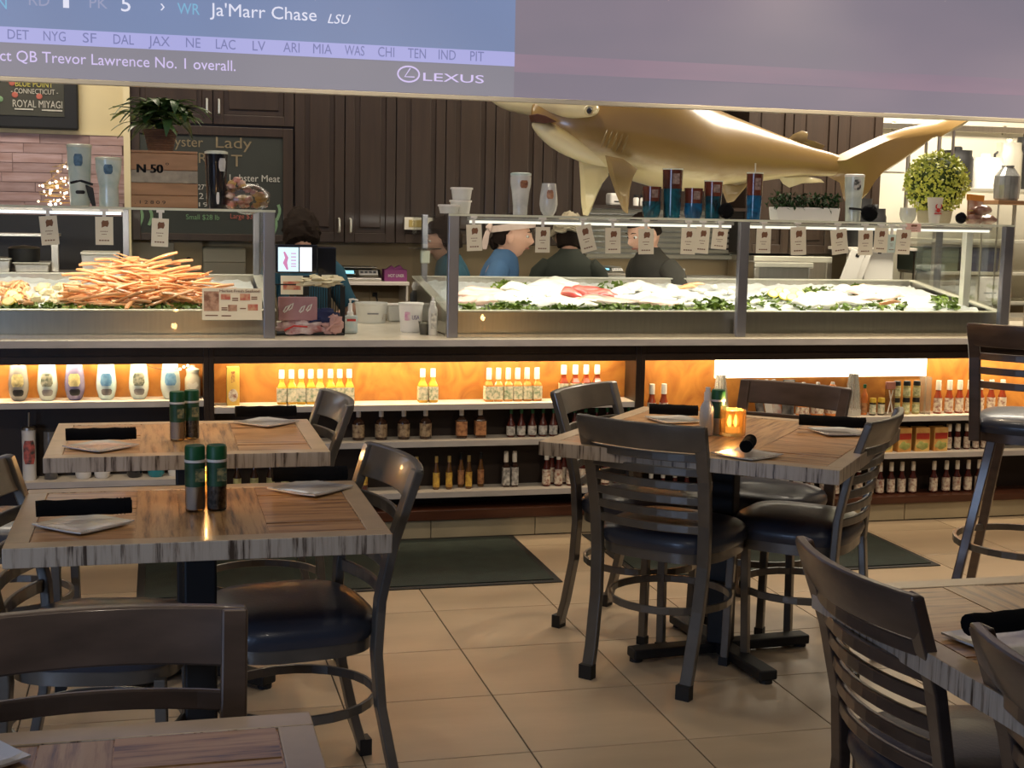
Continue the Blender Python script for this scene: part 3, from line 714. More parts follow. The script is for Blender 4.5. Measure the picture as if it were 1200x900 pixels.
# light tube fixtures under the rear of the top
def tube_lamp(x0, x1, y, z, label, m):
    t = thing('tube_lamp', label, 'lamp', ((x0+x1)/2, y, z)); X = (x1-x0)/2
    MB().box(-X, X, -.02, .02, .006, .02).build('housing', M['white'], t)
    MB().box(-X+.01, X-.01, -.014, .014, -.006, .006).build('diffuser', m, t)
q = aty(75, 249, 6.85)
tube_lamp(-1.9, aty(147, 250, 6.85).x-.01, 6.85, q.z-.0, 'cool white tube lamp along the rear of the left case', emi('lamp_cool', (.75,.88,1), 2.2))
tube_lamp(XB0+.1, 2.6, 6.03, ZT-.026, 'slim warm lamp under the top of the right case, left half', emi('lamp_warm', (1,.95,.8), 1.2))
tube_lamp(2.68, XB1-.1, 6.03, ZT-.026, 'slim warm lamp under the top of the right case, right half', emi('lamp_warm2', (1,.95,.8), 1.2))

# ---------------------------------------------------------------- ice, greens, seafood
def bed(Y): return 1.003 + (Y-6.05)*(.105/.83)
def bedpt(px, py, lift=.0):
    lo, hi = 6.04, 6.86
    for _ in range(24):
        m = (lo+hi)/2
        if aty(px, py, m).z > bed(m)+lift: lo = m
        else: hi = m
    p = aty(px, py, lo); p.z = bed(lo)+lift; return p
ICE = mat('crushed_ice', (.60,.62,.60), .35, noise_amt=.12, scale=60, bump=.6, bscale=160)
def ice(x0, x1, label):
    nx = int((x1-x0)/.02); ny = 38; vs = []; fs = []
    for j in range(ny+1):
        y = 6.055+.80*j/ny
        for i in range(nx+1):
            x = x0+(x1-x0)*i/nx
            z = bed(y) + .014*mnoise.noise(Vector((x*14, y*14, 0))) + .012*mnoise.noise(Vector((x*45, y*45, 3))) + .012
            if j in (0, ny): z -= .012
            vs.append((x, y, z))
    for j in range(ny):
        for i in range(nx): a = j*(nx+1)+i; fs.append((a, a+1, a+nx+2, a+nx+1))
    return tag(MB().add(vs, fs).build('crushed_ice', ICE, smooth=True), label, 'ice', kind='stuff')
ice(XA0+.04, XA1-.05, 'bed of crushed ice under the crab legs in the left case')
ice(XB0+.05, XB1-.06, 'bed of crushed ice under the fillets in the right case')
KALE = mat('kale_green', (.22,.30,.03), .5, col2=(.04,.09,.012), scale=9, obvar=.2)
def greens(px0, px1, py0, py1, n, label, s=1.0):
    mb = MB()
    for k in range(n):
        p = bedpt(RNG.uniform(px0, px1), RNG.uniform(py0, py1), .022)
        rx = Matrix.Translation(p) @ Matrix.Rotation(RNG.uniform(0, 6.3), 4, 'Z') @ Matrix.Rotation(RNG.uniform(-.9, .9), 4, 'X')
        m_ = 7; vs = [(0, 0, 0)]
        for i in range(m_):
            a = pi*1.5*i/(m_-1); r = RNG.uniform(.014, .026)*s; vs.append((r*cos(a), r*sin(a), RNG.uniform(-.006, .012)))
        mb.add([rx @ Vector(v) for v in vs], [(0, i, i+1) for i in range(1, m_)])
    return tag(mb.build('kale_garnish', KALE), label, 'garnish', kind='stuff')
greens(0, 240, 357, 363, 190, 'curly kale strip along the front of the left case')
greens(540, 860, 357, 364, 260, 'dark kale edging along the front of the right case')
greens(870, 1060, 350, 363, 120, 'kale clumps in the right half of the long case')
greens(578, 625, 334, 362, 110, 'kale between the pink fillets and the white fish'); greens(700, 735, 332, 362, 70, 'kale beside the red tuna')
greens(940, 975, 338, 348, 50, 'kale behind the lemon slices'); greens(880, 935, 346, 350, 40, 'kale fringe before the lemon slices'); greens(585, 600, 330, 338, 25, 'kale behind the pink fillets')
greens(1090, 1122, 348, 362, 40, 'kale in the right end of the long case')
greens(660, 700, 350, 362, 60, 'kale under the front of the silver fish', 1.2); greens(1000, 1010, 333, 345, 25, 'kale beside the blush fillets')
greens(815, 850, 352, 362, 50, 'kale by the middle post of the right case', 1.2)
# snow crab legs
CRAB = mat('snow_crab_shell', (.72,.27,.085), .35, col2=(.80,.46,.22), scale=16, obvar=.15, coat=.3)
CRABP = mat('pale_crab_joint', (.82,.62,.38), .4, noise_amt=.1, scale=20)
def crab_leg(L, r, bend, seed):
    rg = random.Random(seed); t = thing('snow_crab', 'orange snow crab leg in the heap in the left case', 'crab', group='heap of snow crab legs')
    P = [Vector((-L/2+L*i/8, bend*sin(pi*i/8)+rg.uniform(-.002, .002), .006*sin(2*pi*i/8))) for i in range(9)]
    rr = [r*.9, r*1.15, r, r*.85, r*1.05, r*.9, r*.7, r*.5, r*.2]
    MB().tube(P[:6], rr[:6], 7, flat=.75).build('upper_segment', CRAB, t, smooth=True)
    MB().tube(P[5:], rr[5:], 7, flat=.75).build('claw_tip', CRAB, t, smooth=True)
    MB().lathe([(r*.4,-.008),(r*1.15,0),(r*.4,.008)], 7, mat=Matrix.Translation(P[5]) @ Matrix.Rotation(pi/2, 4, 'Y')).build('joint', CRABP, t, smooth=True)
    return t
protos = [crab_leg(.30, .0095, .03, 1), crab_leg(.24, .0085, -.025, 2), crab_leg(.34, .0090, .05, 3), crab_leg(.20, .0105, .02, 4)]
used_c = set()
mound = MB()
for k, (px, py, rx_, rz_) in enumerate(((120, 350, .15, .05), (165, 345, .20, .085), (205, 348, .15, .06))):
    p = bedpt(px, py, 0); mound.blob(p + Vector((0, .10, 0)), (rx_, .20, rz_+.02), k, .1, 14, 9)
tag(mound.build('ice_mound', ICE, smooth=True), 'mound of ice hidden under the crab legs', 'ice', kind='stuff')
for k in range(135):
    u = RNG.random(); px = 100+u*138
    top = 303+max(0, (140-px))*.9 + max(0, px-165)*.45 ; top = max(top, 306 if 140 < px < 170 else top)
    py = RNG.uniform(top, 358); Yd = 6.12 + (358-py)/55*.42
    p = aty(px, py, Yd); p.z = max(p.z, bed(Yd)+.012)
    src = protos[k % 4]; o = src if src.name not in used_c else dup(src); used_c.add(src.name)
    o.location = p
    o.rotation_euler = (RNG.uniform(-.25, .25), RNG.gauss(.02, .16), RNG.gauss(.0, .30) + (pi if RNG.random() < .5 else 0))
# pale crab bodies / shellfish clusters
CLUST = mat('cream_shellfish', (.83,.75,.50), .4, col2=(.62,.50,.26), scale=22, contrast=.8)
def lump(name, label, cat, px, py, r, m, seed, group=None, lift=.02, amp=.2, rz=0, parts=None):
    p = bedpt(px, py, lift); t = tag(MB().blob((0,0,0), r, seed, amp, 16, 10, freq=2.2).build(name, m, smooth=True), label, cat, group); t.location = p; t.rotation_euler = (RNG.uniform(-.1,.1), RNG.uniform(-.15,.15), rz); return t
k = 0
for (px, py) in ((42,352),(55,344),(66,350),(80,345),(92,350),(60,357),(77,357),(97,340),(104,350),(88,336),(50,338),(70,338),(118,356),(137,357),(152,350),(172,353),(160,358),(120,330),(105,322)):
    lump('shellfish_cluster', 'cream shellfish lump beside the crab legs', 'shellfish', px, py, (.035, .03, .024), CLUST, k, 'cream shellfish in the left case', amp=.3, rz=k); k += 1
SHR = mat('cooked_shrimp', (.78,.33,.12), .35, col2=(.82,.55,.30), scale=18, obvar=.1, coat=.3)
sh0 = None
for k in range(46):
    p = bedpt(RNG.uniform(-2, 34), RNG.uniform(332, 358), .03)
    if sh0 is None:
        sh0 = thing('shrimp', 'cooked orange shrimp at the left end of the left case', 'shrimp', group='cooked shrimp on ice')
        MB().tube([(.022*cos(a), .022*sin(a), 0) for a in [pi*1.3*i/9 for i in range(10)]], [.007,.0085,.009,.0088,.008,.0072,.0062,.005,.004,.002], 8).build('body', SHR, sh0, smooth=True)
        MB().prism([(.0,-.004),(.014,-.012),(.016,.012)], 'z', -.001, .001, mat=Matrix.Translation((.022*cos(pi*1.3), .022*sin(pi*1.3), 0))).build('tail', SHR, sh0)
        o = sh0
    else: o = dup(sh0)
    o.location = p; o.rotation_euler = (RNG.uniform(-1, 1), RNG.uniform(-1, 1), RNG.uniform(0, 6.3))
LEM = mat('lemon_slice', (.85,.62,.08), .4, noise_amt=.15, scale=30)
def lemon(px, py, label, grp):
    p = bedpt(px, py, .045); o = thing('lemon_slice', label, 'lemon slice', p, RNG.uniform(0, 3), grp); o.rotation_euler = (.7, RNG.uniform(-.4,.4), RNG.uniform(-.5,.5))
    MB().lathe([(.026,-.003),(.028,0),(.026,.003)], 18).build('rind', LEM, o); MB().lathe([(.023,.0031),(.022,.004)], 18).build('flesh', mat('lemon_flesh', (.90,.80,.35), .4, noise_amt=.1) if 'lemon_flesh' not in bpy.data.materials else bpy.data.materials['lemon_flesh'], o)
for px, py in ((14,345),(20,350),(10,353)): lemon(px, py, 'lemon slice among the shrimp in the left case', 'lemon slices in the left case')
for px, py in ((906,344),(914,341),(922,343),(930,342),(938,345),(918,347),(928,348)): lemon(px, py, 'lemon slice in the pile right of the middle post', 'lemon slices in the right case')
WHF = mat('white_fish_flesh', (.80,.77,.68), .35, noise_amt=.2, scale=18, bump=.4, bscale=40, coat=.3)
PKF = mat('pink_fish_flesh', (.80,.45,.36), .35, col2=(.85,.68,.56), scale=10, stretch=(1,5,1), coat=.3)
TUNA = mat('red_tuna_flesh', (.50,.045,.045), .3, col2=(.62,.14,.10), scale=9, stretch=(1,4,1), coat=.5)
SKIN = mat('silver_fish_skin', (.32,.29,.25), .3, col2=(.55,.42,.32), scale=10, metal=.3, coat=.4)
def fillet(px, py, L, W, Hh, m, label, rz=0, tilt=0, lift=.03, group=None, seed=0):
    p = bedpt(px, py, lift); n = 12; secs = 14; vs = []; fs = []
    for i in range(secs+1):
        u = i/secs; x = -L/2+L*u; wdt = W/2*max(.10, (sin(pi*min(1, u*1.25+.03)) if u < .5 else (1-(u-.5)*1.55))); hh = Hh*max(.2, (1-abs(2*u-.85)**2.2*.85))
        for k in range(n):
            a = 2*pi*k/n; vs.append((x, wdt*cos(a)+.008*sin(u*5+seed), hh*.5*math.copysign(abs(sin(a))**.7, sin(a))*(1 if sin(a) > 0 else .5)+.006*sin(u*8+seed)+.004*mnoise.noise(Vector((u*6, k, seed)))))
    for i in range(secs):
        for k in range(n): fs.append((i*n+k, i*n+(k+1) % n, (i+1)*n+(k+1) % n, (i+1)*n+k))
    fs += [tuple(range(n)), tuple(secs*n+k for k in range(n-1, -1, -1))]
    o = tag(MB().add(vs, fs).build('fish_fillet', m, smooth=True), label, 'fish', group); o.location = p; o.rotation_euler = (tilt, 0, rz); return o
for i, (px, py, rz) in enumerate(((556,346,.3),(566,341,.1),(577,345,-.2),(552,352,.1),(570,352,.25))): fillet(px, py, .19, .07, .035, PKF, 'pale pink fillet at the left end of the long case', rz, .5, .035, 'pink fillets left of the kale', i)
i = 0
for (px, py) in ((598,352),(612,347),(622,340),(636,345),(640,334),(650,340),(660,347),(668,352),(676,357),(628,353),(645,356),(655,332),(610,338)): fillet(px, py, .20, .08, .04, WHF, 'white fillet piled between the kale and the tuna', RNG.uniform(-.5,.5), .5, .045 if py < 345 else .03, 'white fillets in the heap', i); i += 1
for (px, py, rz, lf) in ((676,345,.4,.05),(690,342,.2,.06),(702,346,-.1,.05)): fillet(px, py, .19, .10, .055, TUNA, 'deep red tuna loin in the middle of the long case', rz, .45, lf, 'red tuna loins', i); i += 1
fillet(712, 353, .30, .09, .04, SKIN, 'silver-skinned fish side lying before the red tuna', -.12, .45, .035)
fillet(775, 355, .24, .10, .045, PKF, 'broad peach fillet near the front left of the middle post', .1, .4, .03)
for (px, py) in ((728,342),(742,338),(755,336),(768,341),(782,345),(740,350),(756,348),(772,350),(792,340),(806,347)): fillet(px, py, .17, .075, .036, WHF, 'white fillet stacked left of the middle post', RNG.uniform(-.6,.6), .5, .04, 'white fillets near the middle post', i); i += 1
SCAL = mat('scallop_flesh', (.85,.83,.76), .35, noise_amt=.08, scale=20)
for k in range(44):
    px = RNG.uniform(792, 900); py = RNG.uniform(336, 358)
    if 859 < px < 880: continue
    p = bedpt(px, py, .03); o = MB().blob((0,0,0), (.020, .020, .013), k % 3, .12, 10, 6).build('scallop', SCAL, smooth=True); o.location = p; tag(o, 'plump white scallop on the ice around the middle post', 'scallop', 'scallops on ice')
for px, py in ((812,335),(803,338),(1042,356)): 
    p = bedpt(px, py, .05); o = tag(MB().tube([(-.05,0,0),(-.01,.008,.004),(.03,0,.012),(.06,-.012,.01)], [.007,.011,.009,.002], 8).build('crab_claw', CRAB, smooth=True), 'small orange crab claw lying on the white fish', 'crab claw', 'stray crab claws'); o.location = p
for j, (px, py) in enumerate(((950,352),(962,348),(975,345),(985,350),(972,356),(992,340),(1000,354),(945,356))): fillet(px, py, .17, .07, .034, WHF, 'white fillet in the right half of the long case', RNG.uniform(-.6,.6), .5, .035, 'white fillets in the right half', j)
for j, (px, py) in enumerate(((1010,342),(1022,339),(1034,341),(1044,346),(1018,349))): fillet(px, py, .16, .075, .036, PKF, 'blush pink fillet near the right end of the long case', RNG.uniform(-.4,.4), .5, .045, 'blush fillets at the right end', j)

# ---------------------------------------------------------------- price tags clipped to the case tops
CARD = mat('cream_tag_card', (.80,.74,.58), .55, noise_amt=.05); INK = mat('brown_tag_ink', (.22,.10,.05), .7, noise_amt=.2)
def price_tag(px, y0, y1, wd, tilt, label, m=CARD, Yt=5.955):
    p = aty(px, y0, Yt); h_ = p.z - aty(px, y1, Yt).z; w_ = wd*aty(px+1, y0, Yt).x - wd*p.x
    t = thing('price_tag', label, 'tag', (p.x, Yt, ZT), 0)
    dz = p.z-ZT
    MB().box(-.007, .007, -.002, .002, dz-.012, -.006).box(-.016, .016, -.004, .012, -.012, -.001).build('clip', M['white'], t, bevel=.001)
    R_ = Matrix.Translation((0, 0, dz)) @ Matrix.Rotation(tilt, 4, 'Y')
    c = MB().box(-w_/2, w_/2, -.0045, -.003, -h_, 0, mat=R_).build('card', m, t)
    k = MB(); k.blob((0,0,0), (w_*.20, .0008, h_*.10), 3, .5, 9, 5)
    for i, v in enumerate(k.v): k.v[i] = tuple(R_ @ (Vector(v)+Vector((w_*.05, -.0048, -h_*.24))))
    for (cy_, ww, hh) in ((.52, .22, .012), (.62, .14, .012), (.84, .30, .022)):
        for j in range(4): 
            xx = -w_*ww+2*w_*ww*j/4; k.box(xx, xx+w_*ww*.38, -.0052, -.0045, -h_*(cy_+hh), -h_*(cy_-hh), mat=R_)
    k.build('print', INK, c)
    return t
tags = [(56,253,287,21,-.08,'cream price tag left of the fairy lights in the left case'),(122,254,287,21,0,'cream price tag below the short marbled tumbler'),(188,256,289,20,.04,'cream price tag below the wooden crate'),
 (555,263,294,18,-.05,'price tag nearest the left post of the right case'),(636,266,296,17,0,'price tag beside the bandana worker face'),(683,264,296,18,-.28,'tilted price tag in front of the hair net'),
 (718,267,297,18,-.03,'price tag just left of the man in the dark jacket'),(757,268,298,18,-.02,'price tag in front of the man in the dark jacket'),(807,267,298,17,.02,'price tag left of an overlapping pair by the middle post'),(824,266,297,16,.06,'price tag overlapping its left neighbour by the middle post'),(844,268,292,18,.07,'short price tag just left of the middle post'),
 (895,268,297,17,0,'first price tag right of the middle post'),(935,266,299,18,-.06,'price tag with red print above the lidded pan'),(982,269,298,19,-.14,'slanted price tag below the tall marbled tumbler'),(1014,270,299,17,-.03,'price tag below the black fuzzy ball'),(1033,267,296,16,.03,'price tag left of the pale blue card'),(1059,269,298,17,.03,'rightmost price tag in the long case')]
for a_ in tags: price_tag(*a_)
price_tag(1045, 275, 296, 10, 0, 'narrow pale blue card between two cream tags', mat('pale_blue_card', (.55,.66,.62), .5, noise_amt=.05), 5.965)
price_tag(1070, 262, 272, 18, 0, 'small pink sticker card under the boxwood ball', mat('pink_card', (.75,.48,.42), .5, noise_amt=.05), 5.965)

# menu card on the left case
q0, q1 = aty(237, 375, 5.97), aty(307, 338, 5.97)
MC = thing('menu_card', 'cream illustrated seafood menu card taped to the left case', 'sign', ((q0.x+q1.x)/2, 5.97, q0.z)); W_ = (q1.x-q0.x)/2; H_ = q1.z-q0.z
MB().box(-W_, W_, 0, .002, 0, H_).build('card', CARD, MC)
def pic(u0, u1, v0, v1, m): MB().box(-W_+2*W_*u0, -W_+2*W_*u1, -.0012, 0, H_*(1-v1), H_*(1-v0)).build('picture', m, MC)
BRN = mat('menu_photo_brown', (.22,.10,.06), .5, col2=(.50,.30,.20), scale=40, contrast=2); REDP = mat('menu_photo_red', (.50,.13,.09), .5, col2=(.62,.36,.22), scale=40, contrast=2)
pic(.03, .28, .10, .72, BRN); pic(.31, .47, .18, .36, REDP); pic(.63, .80, .17, .38, REDP); pic(.43, .58, .52, .72, BRN); pic(.76, .93, .50, .70, REDP)
for u0, u1, v in ((.50,.60,.30),(.50,.60,.36),(.82,.92,.26),(.82,.92,.32),(.32,.42,.60),(.32,.42,.66),(.63,.73,.62),(.32,.48,.85),(.05,.26,.84)): pic(u0, u1, v, v+.035, INK)
lettering('Market Fresh Seafood', MC.location + Vector((-W_*.42, -.002, H_*.88)), MC.location + Vector((W_*.92, -.002, H_*.88)), H_*.08, INK, MC)
# ================================================================ the mounted hammerhead shark
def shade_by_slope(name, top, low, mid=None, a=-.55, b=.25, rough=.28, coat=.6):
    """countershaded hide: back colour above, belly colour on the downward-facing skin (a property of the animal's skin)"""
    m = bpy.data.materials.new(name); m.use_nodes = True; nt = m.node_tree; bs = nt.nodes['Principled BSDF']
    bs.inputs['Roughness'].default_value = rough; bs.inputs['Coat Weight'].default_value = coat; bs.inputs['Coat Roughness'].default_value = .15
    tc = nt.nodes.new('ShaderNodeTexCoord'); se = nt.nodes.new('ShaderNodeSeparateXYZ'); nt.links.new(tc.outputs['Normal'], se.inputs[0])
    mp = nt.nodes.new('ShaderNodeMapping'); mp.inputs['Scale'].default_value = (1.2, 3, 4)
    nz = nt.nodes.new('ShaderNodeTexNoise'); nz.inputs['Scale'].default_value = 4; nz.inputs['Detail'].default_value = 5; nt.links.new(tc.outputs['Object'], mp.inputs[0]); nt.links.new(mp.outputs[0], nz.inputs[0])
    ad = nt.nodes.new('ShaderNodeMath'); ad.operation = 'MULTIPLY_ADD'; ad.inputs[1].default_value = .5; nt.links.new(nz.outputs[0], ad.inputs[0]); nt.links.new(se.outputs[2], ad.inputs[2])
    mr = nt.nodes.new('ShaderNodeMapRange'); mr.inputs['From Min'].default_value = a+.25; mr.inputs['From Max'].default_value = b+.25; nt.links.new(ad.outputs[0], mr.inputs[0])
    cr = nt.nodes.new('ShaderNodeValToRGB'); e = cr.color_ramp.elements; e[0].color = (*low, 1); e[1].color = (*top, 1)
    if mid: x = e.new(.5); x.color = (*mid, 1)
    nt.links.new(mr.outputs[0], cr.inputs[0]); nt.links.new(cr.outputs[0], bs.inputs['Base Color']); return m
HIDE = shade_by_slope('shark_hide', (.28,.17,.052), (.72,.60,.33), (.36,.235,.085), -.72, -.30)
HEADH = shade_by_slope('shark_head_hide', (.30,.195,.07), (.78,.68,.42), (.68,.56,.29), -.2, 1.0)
PALEF = mat('pale_fin_hide', (.70,.60,.33), .35, noise_amt=.12, scale=5, coat=.5)
DARKF = mat('brown_fin_hide', (.30,.20,.075), .35, noise_amt=.3, scale=5, coat=.5)
SKY = 7.05
def sp7(x, y, Y=SKY): return aty(x, y, Y)
org = sp7(800, 170)
SH = thing('hammerhead_shark', 'large glossy brown hammerhead shark mount hanging above the long case', 'shark mount', tuple(org))
secs_ = [(622,124,140,.5),(630,112,152,.62),(645,102,170,.7),(665,96,183,.75),(690,92,194,.78),(720,90,205,.8),(750,90,215,.8),(780,92,223,.8),(810,98,226,.78),(835,127,224,.72),(860,137,219,.66),(890,149,213,.6),(920,161,209,.52),(950,172,206,.46),(975,179,207,.4),(990,184,206,.3)]
# smooth the back line a little between 790 and 850
secs_[8] = (810,112,226,.78)
secs_[7] = (780,98,223,.8)
mb = MB(); vs = []; fs = []; n = 28
for (x, y0, y1, k) in secs_:
    a = sp7(x, y0); b = sp7(x, y1); cz = (a.z+b.z)/2; rz_ = (a.z-b.z)/2; cx_ = (a.x+b.x)/2
    for i in range(n):
        an = 2*pi*i/n; vs.append((cx_-org.x, SKY-org.y+rz_*k*1.05*cos(an)*(1-.15*sin(an)), cz-org.z+rz_*sin(an)))
for j in range(len(secs_)-1):
    for i in range(n): fs.append((j*n+i, j*n+(i+1) % n, (j+1)*n+(i+1) % n, (j+1)*n+i))
fs += [tuple(range(n)), tuple((len(secs_)-1)*n+i for i in range(n-1, -1, -1))]
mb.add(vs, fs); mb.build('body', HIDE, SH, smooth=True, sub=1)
# hammer-shaped head lobes
hp = [(572,112,7.42,.012),(582,114,7.38,.045),(600,118,7.30,.070),(622,118,7.18,.085),(645,119,7.05,.095),(668,121,6.93,.088),(686,124,6.84,.068),(697,129,6.79,.04),(700,131,6.78,.015)]
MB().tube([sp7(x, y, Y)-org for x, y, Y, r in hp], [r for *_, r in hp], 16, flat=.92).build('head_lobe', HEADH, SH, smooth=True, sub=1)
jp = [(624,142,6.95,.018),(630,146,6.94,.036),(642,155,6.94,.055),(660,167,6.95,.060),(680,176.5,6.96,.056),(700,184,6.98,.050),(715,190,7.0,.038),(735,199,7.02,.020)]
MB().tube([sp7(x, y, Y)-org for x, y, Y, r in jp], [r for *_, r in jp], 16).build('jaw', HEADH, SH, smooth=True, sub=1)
m_ = [sp7(x, y, 6.865)-org for x, y in ((624,134),(630,133),(640,135.5),(653,142.5),(640,144.5),(627,142.5))]
mo = MB(); mo.add([tuple(v) for v in m_]+[(v.x, v.y+.08, v.z) for v in m_], [tuple(range(6)), tuple(range(11, 5, -1))]+[(i, (i+1) % 6, 6+(i+1) % 6, 6+i) for i in range(6)])
mo.build('mouth', mat('mouth_red_brown', (.10,.035,.02), .5, noise_amt=.3), SH, bevel=.004)
e_ = sp7(690.5, 129.5, 6.745)-org
MB().blob(tuple(e_), (.015,.012,.017), 0, 0, 12, 8).build('eye', M['blackgloss'], SH, smooth=True)
MB().tube([(e_.x+.022*cos(a), e_.y+.004, e_.z+.022*sin(a)) for a in [2*pi*i/14 for i in range(14)]], .005, 6, closed=True).build('eye_ring', PALEF, SH, smooth=True)
for i, x in enumerate((706, 712, 718, 724, 730)):
    y0 = 152+i*1.5
    P = [sp7(x+6-2.6*j, y0+7*j, 0+ (SKY-.235+.012*j*j*.4+.0*i))-org for j in range(4)]
    MB().tube(P, [.003,.006,.006,.002], 6).build('gill_slit', DARKF, SH, smooth=True)
def fin(name, pts, Y, m, th=.022, lean=0):
    P = [sp7(x, y, Y)-org for x, y in pts]; c = sum(P, Vector())/len(P); n = len(P); vs = []
    for s, k in ((-1, .0), (-1, .0)): pass
    inner = [c+(p-c)*.72 for p in P]
    vs = [tuple(p) for p in P] + [(p.x, p.y-th, p.z) for p in inner] + [(p.x, p.y+th, p.z) for p in inner]
    fs = [(i, (i+1) % n, n+(i+1) % n, n+i) for i in range(n)] + [(i, 2*n+i, 2*n+(i+1) % n, (i+1) % n) for i in range(n)] + [tuple(range(n, 2*n)), tuple(range(3*n-1, 2*n-1, -1))]
    if lean:
        top = max(v[2] for v in vs); vs = [(v[0], v[1]+(top-v[2])*lean, v[2]) for v in vs]
    return MB().add(vs, fs).build(name, m, SH, smooth=True)
fin('pectoral_fin', [(678,184),(695,187),(713,195),(713,206),(706,215),(699,230),(693,246),(689,253),(683,252),(681,236),(680,212)], 6.98, PALEF)
fin('pectoral_fin', [(709,182),(730,186),(747,198),(742,208),(738,224),(737,240),(736,251),(730,247),(722,228),(714,204)], 6.80, DARKF)
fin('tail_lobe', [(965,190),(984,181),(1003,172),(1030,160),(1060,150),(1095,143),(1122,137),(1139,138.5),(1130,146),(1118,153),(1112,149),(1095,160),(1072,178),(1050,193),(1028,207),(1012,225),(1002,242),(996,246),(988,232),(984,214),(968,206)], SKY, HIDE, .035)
fin('pelvic_fin', [(842,214),(862,217),(880,213),(872,222),(860,236),(852,238),(848,228)], 6.98, DARKF, .012)
fin('anal_fin', [(912,207),(945,206),(962,210),(966,214),(940,215),(925,220),(917,215)], 7.03, PALEF, .012)
fin('small_dorsal_fin', [(922,164),(930,157),(940,153),(946,155),(945,163),(956,166),(967,171),(962,176),(940,173)], SKY, DARKF, .010)
for x, y in ((1086,160),(1118,151)):
    a = sp7(x, y)-org; MB().tube([(a.x, 0, a.z), (a.x, .0, a.z-.26)], .009, 8).build('support_rod', M['steel'], SH)
for x in (700, 930):
    a = sp7(x, 120)-org; MB().tube([(a.x, 0, a.z-.05), (a.x, .0, 3.15-org.z)], .003, 6).build('hanging_wire', M['steel'], SH)
spot('shark_spot', (2.6, 5.2, 3.05), (3.0, 7.05, 1.75), 27, (1,.84,.55), 75)
spot('shark_spot', (1.6, 6.1, 3.05), (2.3, 7.05, 1.7), 24, (1,.84,.55), 80)

# ================================================================ people
SKINM = mat('skin', (.62,.36,.25), .5, noise_amt=.08, scale=12, bump=.05, bscale=80)
SKIND = mat('tan_skin', (.48,.26,.16), .5, noise_amt=.1, scale=12)
HAIRD = mat('dark_brown_hair', (.020,.012,.008), .8, noise_amt=.5, scale=30, stretch=(1,1,6), spec=.15)
def skin_mesh(name, nodes, edges, m, parent, root, sub=2):
    me = bpy.data.meshes.new(name); me.from_pydata([n[:3] for n in nodes], edges, []); me.materials.append(m)
    o = bpy.data.objects.new(name, me); COL.objects.link(o); o.parent = parent
    s = o.modifiers.new('skin', 'SKIN'); s.use_smooth_shade = True
    if not me.skin_vertices: return o
    sv = me.skin_vertices[0].data
    for i, n in enumerate(nodes):
        r = n[3]; sv[i].radius = r if isinstance(r, tuple) else (r, r); sv[i].use_root = (i == root)
    b = o.modifiers.new('sub', 'SUBSURF'); b.levels = sub; b.render_levels = sub
    return o
def head_mesh(m, parent, c, s=1.0, pitch=0, yaw=0):
    """face looks along +Y; sculpted by bumps on an egg"""
    N1, N2 = 40, 30; vs = []; fs = []; R_ = Matrix.Rotation(yaw, 4, 'Z') @ Matrix.Rotation(pitch, 4, 'X')
    def g(v, c_, w): return math.exp(-((v.x-c_[0])**2/w[0]**2 + (v.z-c_[1])**2/w[1]**2)) if v.y > 0 else 0
    for j in range(N2+1):
        th = pi*j/N2
        for i in range(N1):
            ph = 2*pi*i/N1; d = Vector((sin(th)*cos(ph), sin(th)*sin(ph), cos(th)))
            v = Vector((d.x*.074, d.y*.094, d.z*.115))
            if v.z < 0: k = 1+v.z*2.6; v.x *= max(.55, k); v.y *= max(.72, 1+v.z*1.1) if v.y > 0 else max(.5, 1+v.z*3.2)
            if d.y > 0:
                f = d.y
                v.y += f*(.024*g(v, (0,-.018), (.013,.020)) + .010*g(v, (0,.008), (.010,.022)) - .008*g(v, (.030,.012), (.014,.010)) - .008*g(v, (-.030,.012), (.014,.010))
                      + .007*g(v, (0,.030), (.045,.010)) + .009*g(v, (0,-.052), (.020,.008)) + .013*g(v, (0,-.093), (.022,.018)) - .004*g(v, (0,-.068), (.02,.006)) + .005*g(v, (.036,-.02), (.016,.016)) + .005*g(v, (-.036,-.02), (.016,.016)))
            vs.append(R_ @ (v*s) + Vector(c))
    for j in range(N2):
        for i in range(N1): i2 = (i+1) % N1; fs.append((j*N1+i, (j+1)*N1+i, (j+1)*N1+i2, j*N1+i2))
    h = MB().add(vs, fs).build('head', m, parent, smooth=True)
    def put(mb): mb.v = [tuple(R_ @ (Vector(v)*s) + Vector(c)) for v in mb.v]; return mb
    for sx in (-1, 1):
        put(MB().blob((sx*.075, -.005, -.005), (.009, .020, .031), sx, .12, 10, 8)).build('ear', m, h, smooth=True)
        put(MB().blob((sx*.030, .082, .012), (.013, .008, .008), 0, 0, 10, 6)).build('eye', M['white'], h, smooth=True)
        put(MB().blob((sx*.030, .088, .012), (.006, .004, .006), 0, 0, 8, 6)).build('iris', M['black'], h, smooth=True)
        put(MB().tube([(sx*.016, .094, .034), (sx*.030, .094, .038), (sx*.046, .082, .034)], [.002,.003,.0015], 6)).build('eyebrow', HAIRD, h, smooth=True)
    put(MB().tube([(-.022, .080, -.052), (-.010, .0925, -.050), (0, .094, -.0515), (.010, .0925, -.050), (.022, .080, -.052)], [.002,.0045,.0045,.0045,.002], 8)).build('mouth', mat('lips', (.45,.17,.13), .45, noise_amt=.1) if 'lips' not in bpy.data.materials else bpy.data.materials['lips'], h, smooth=True)
    return h, R_
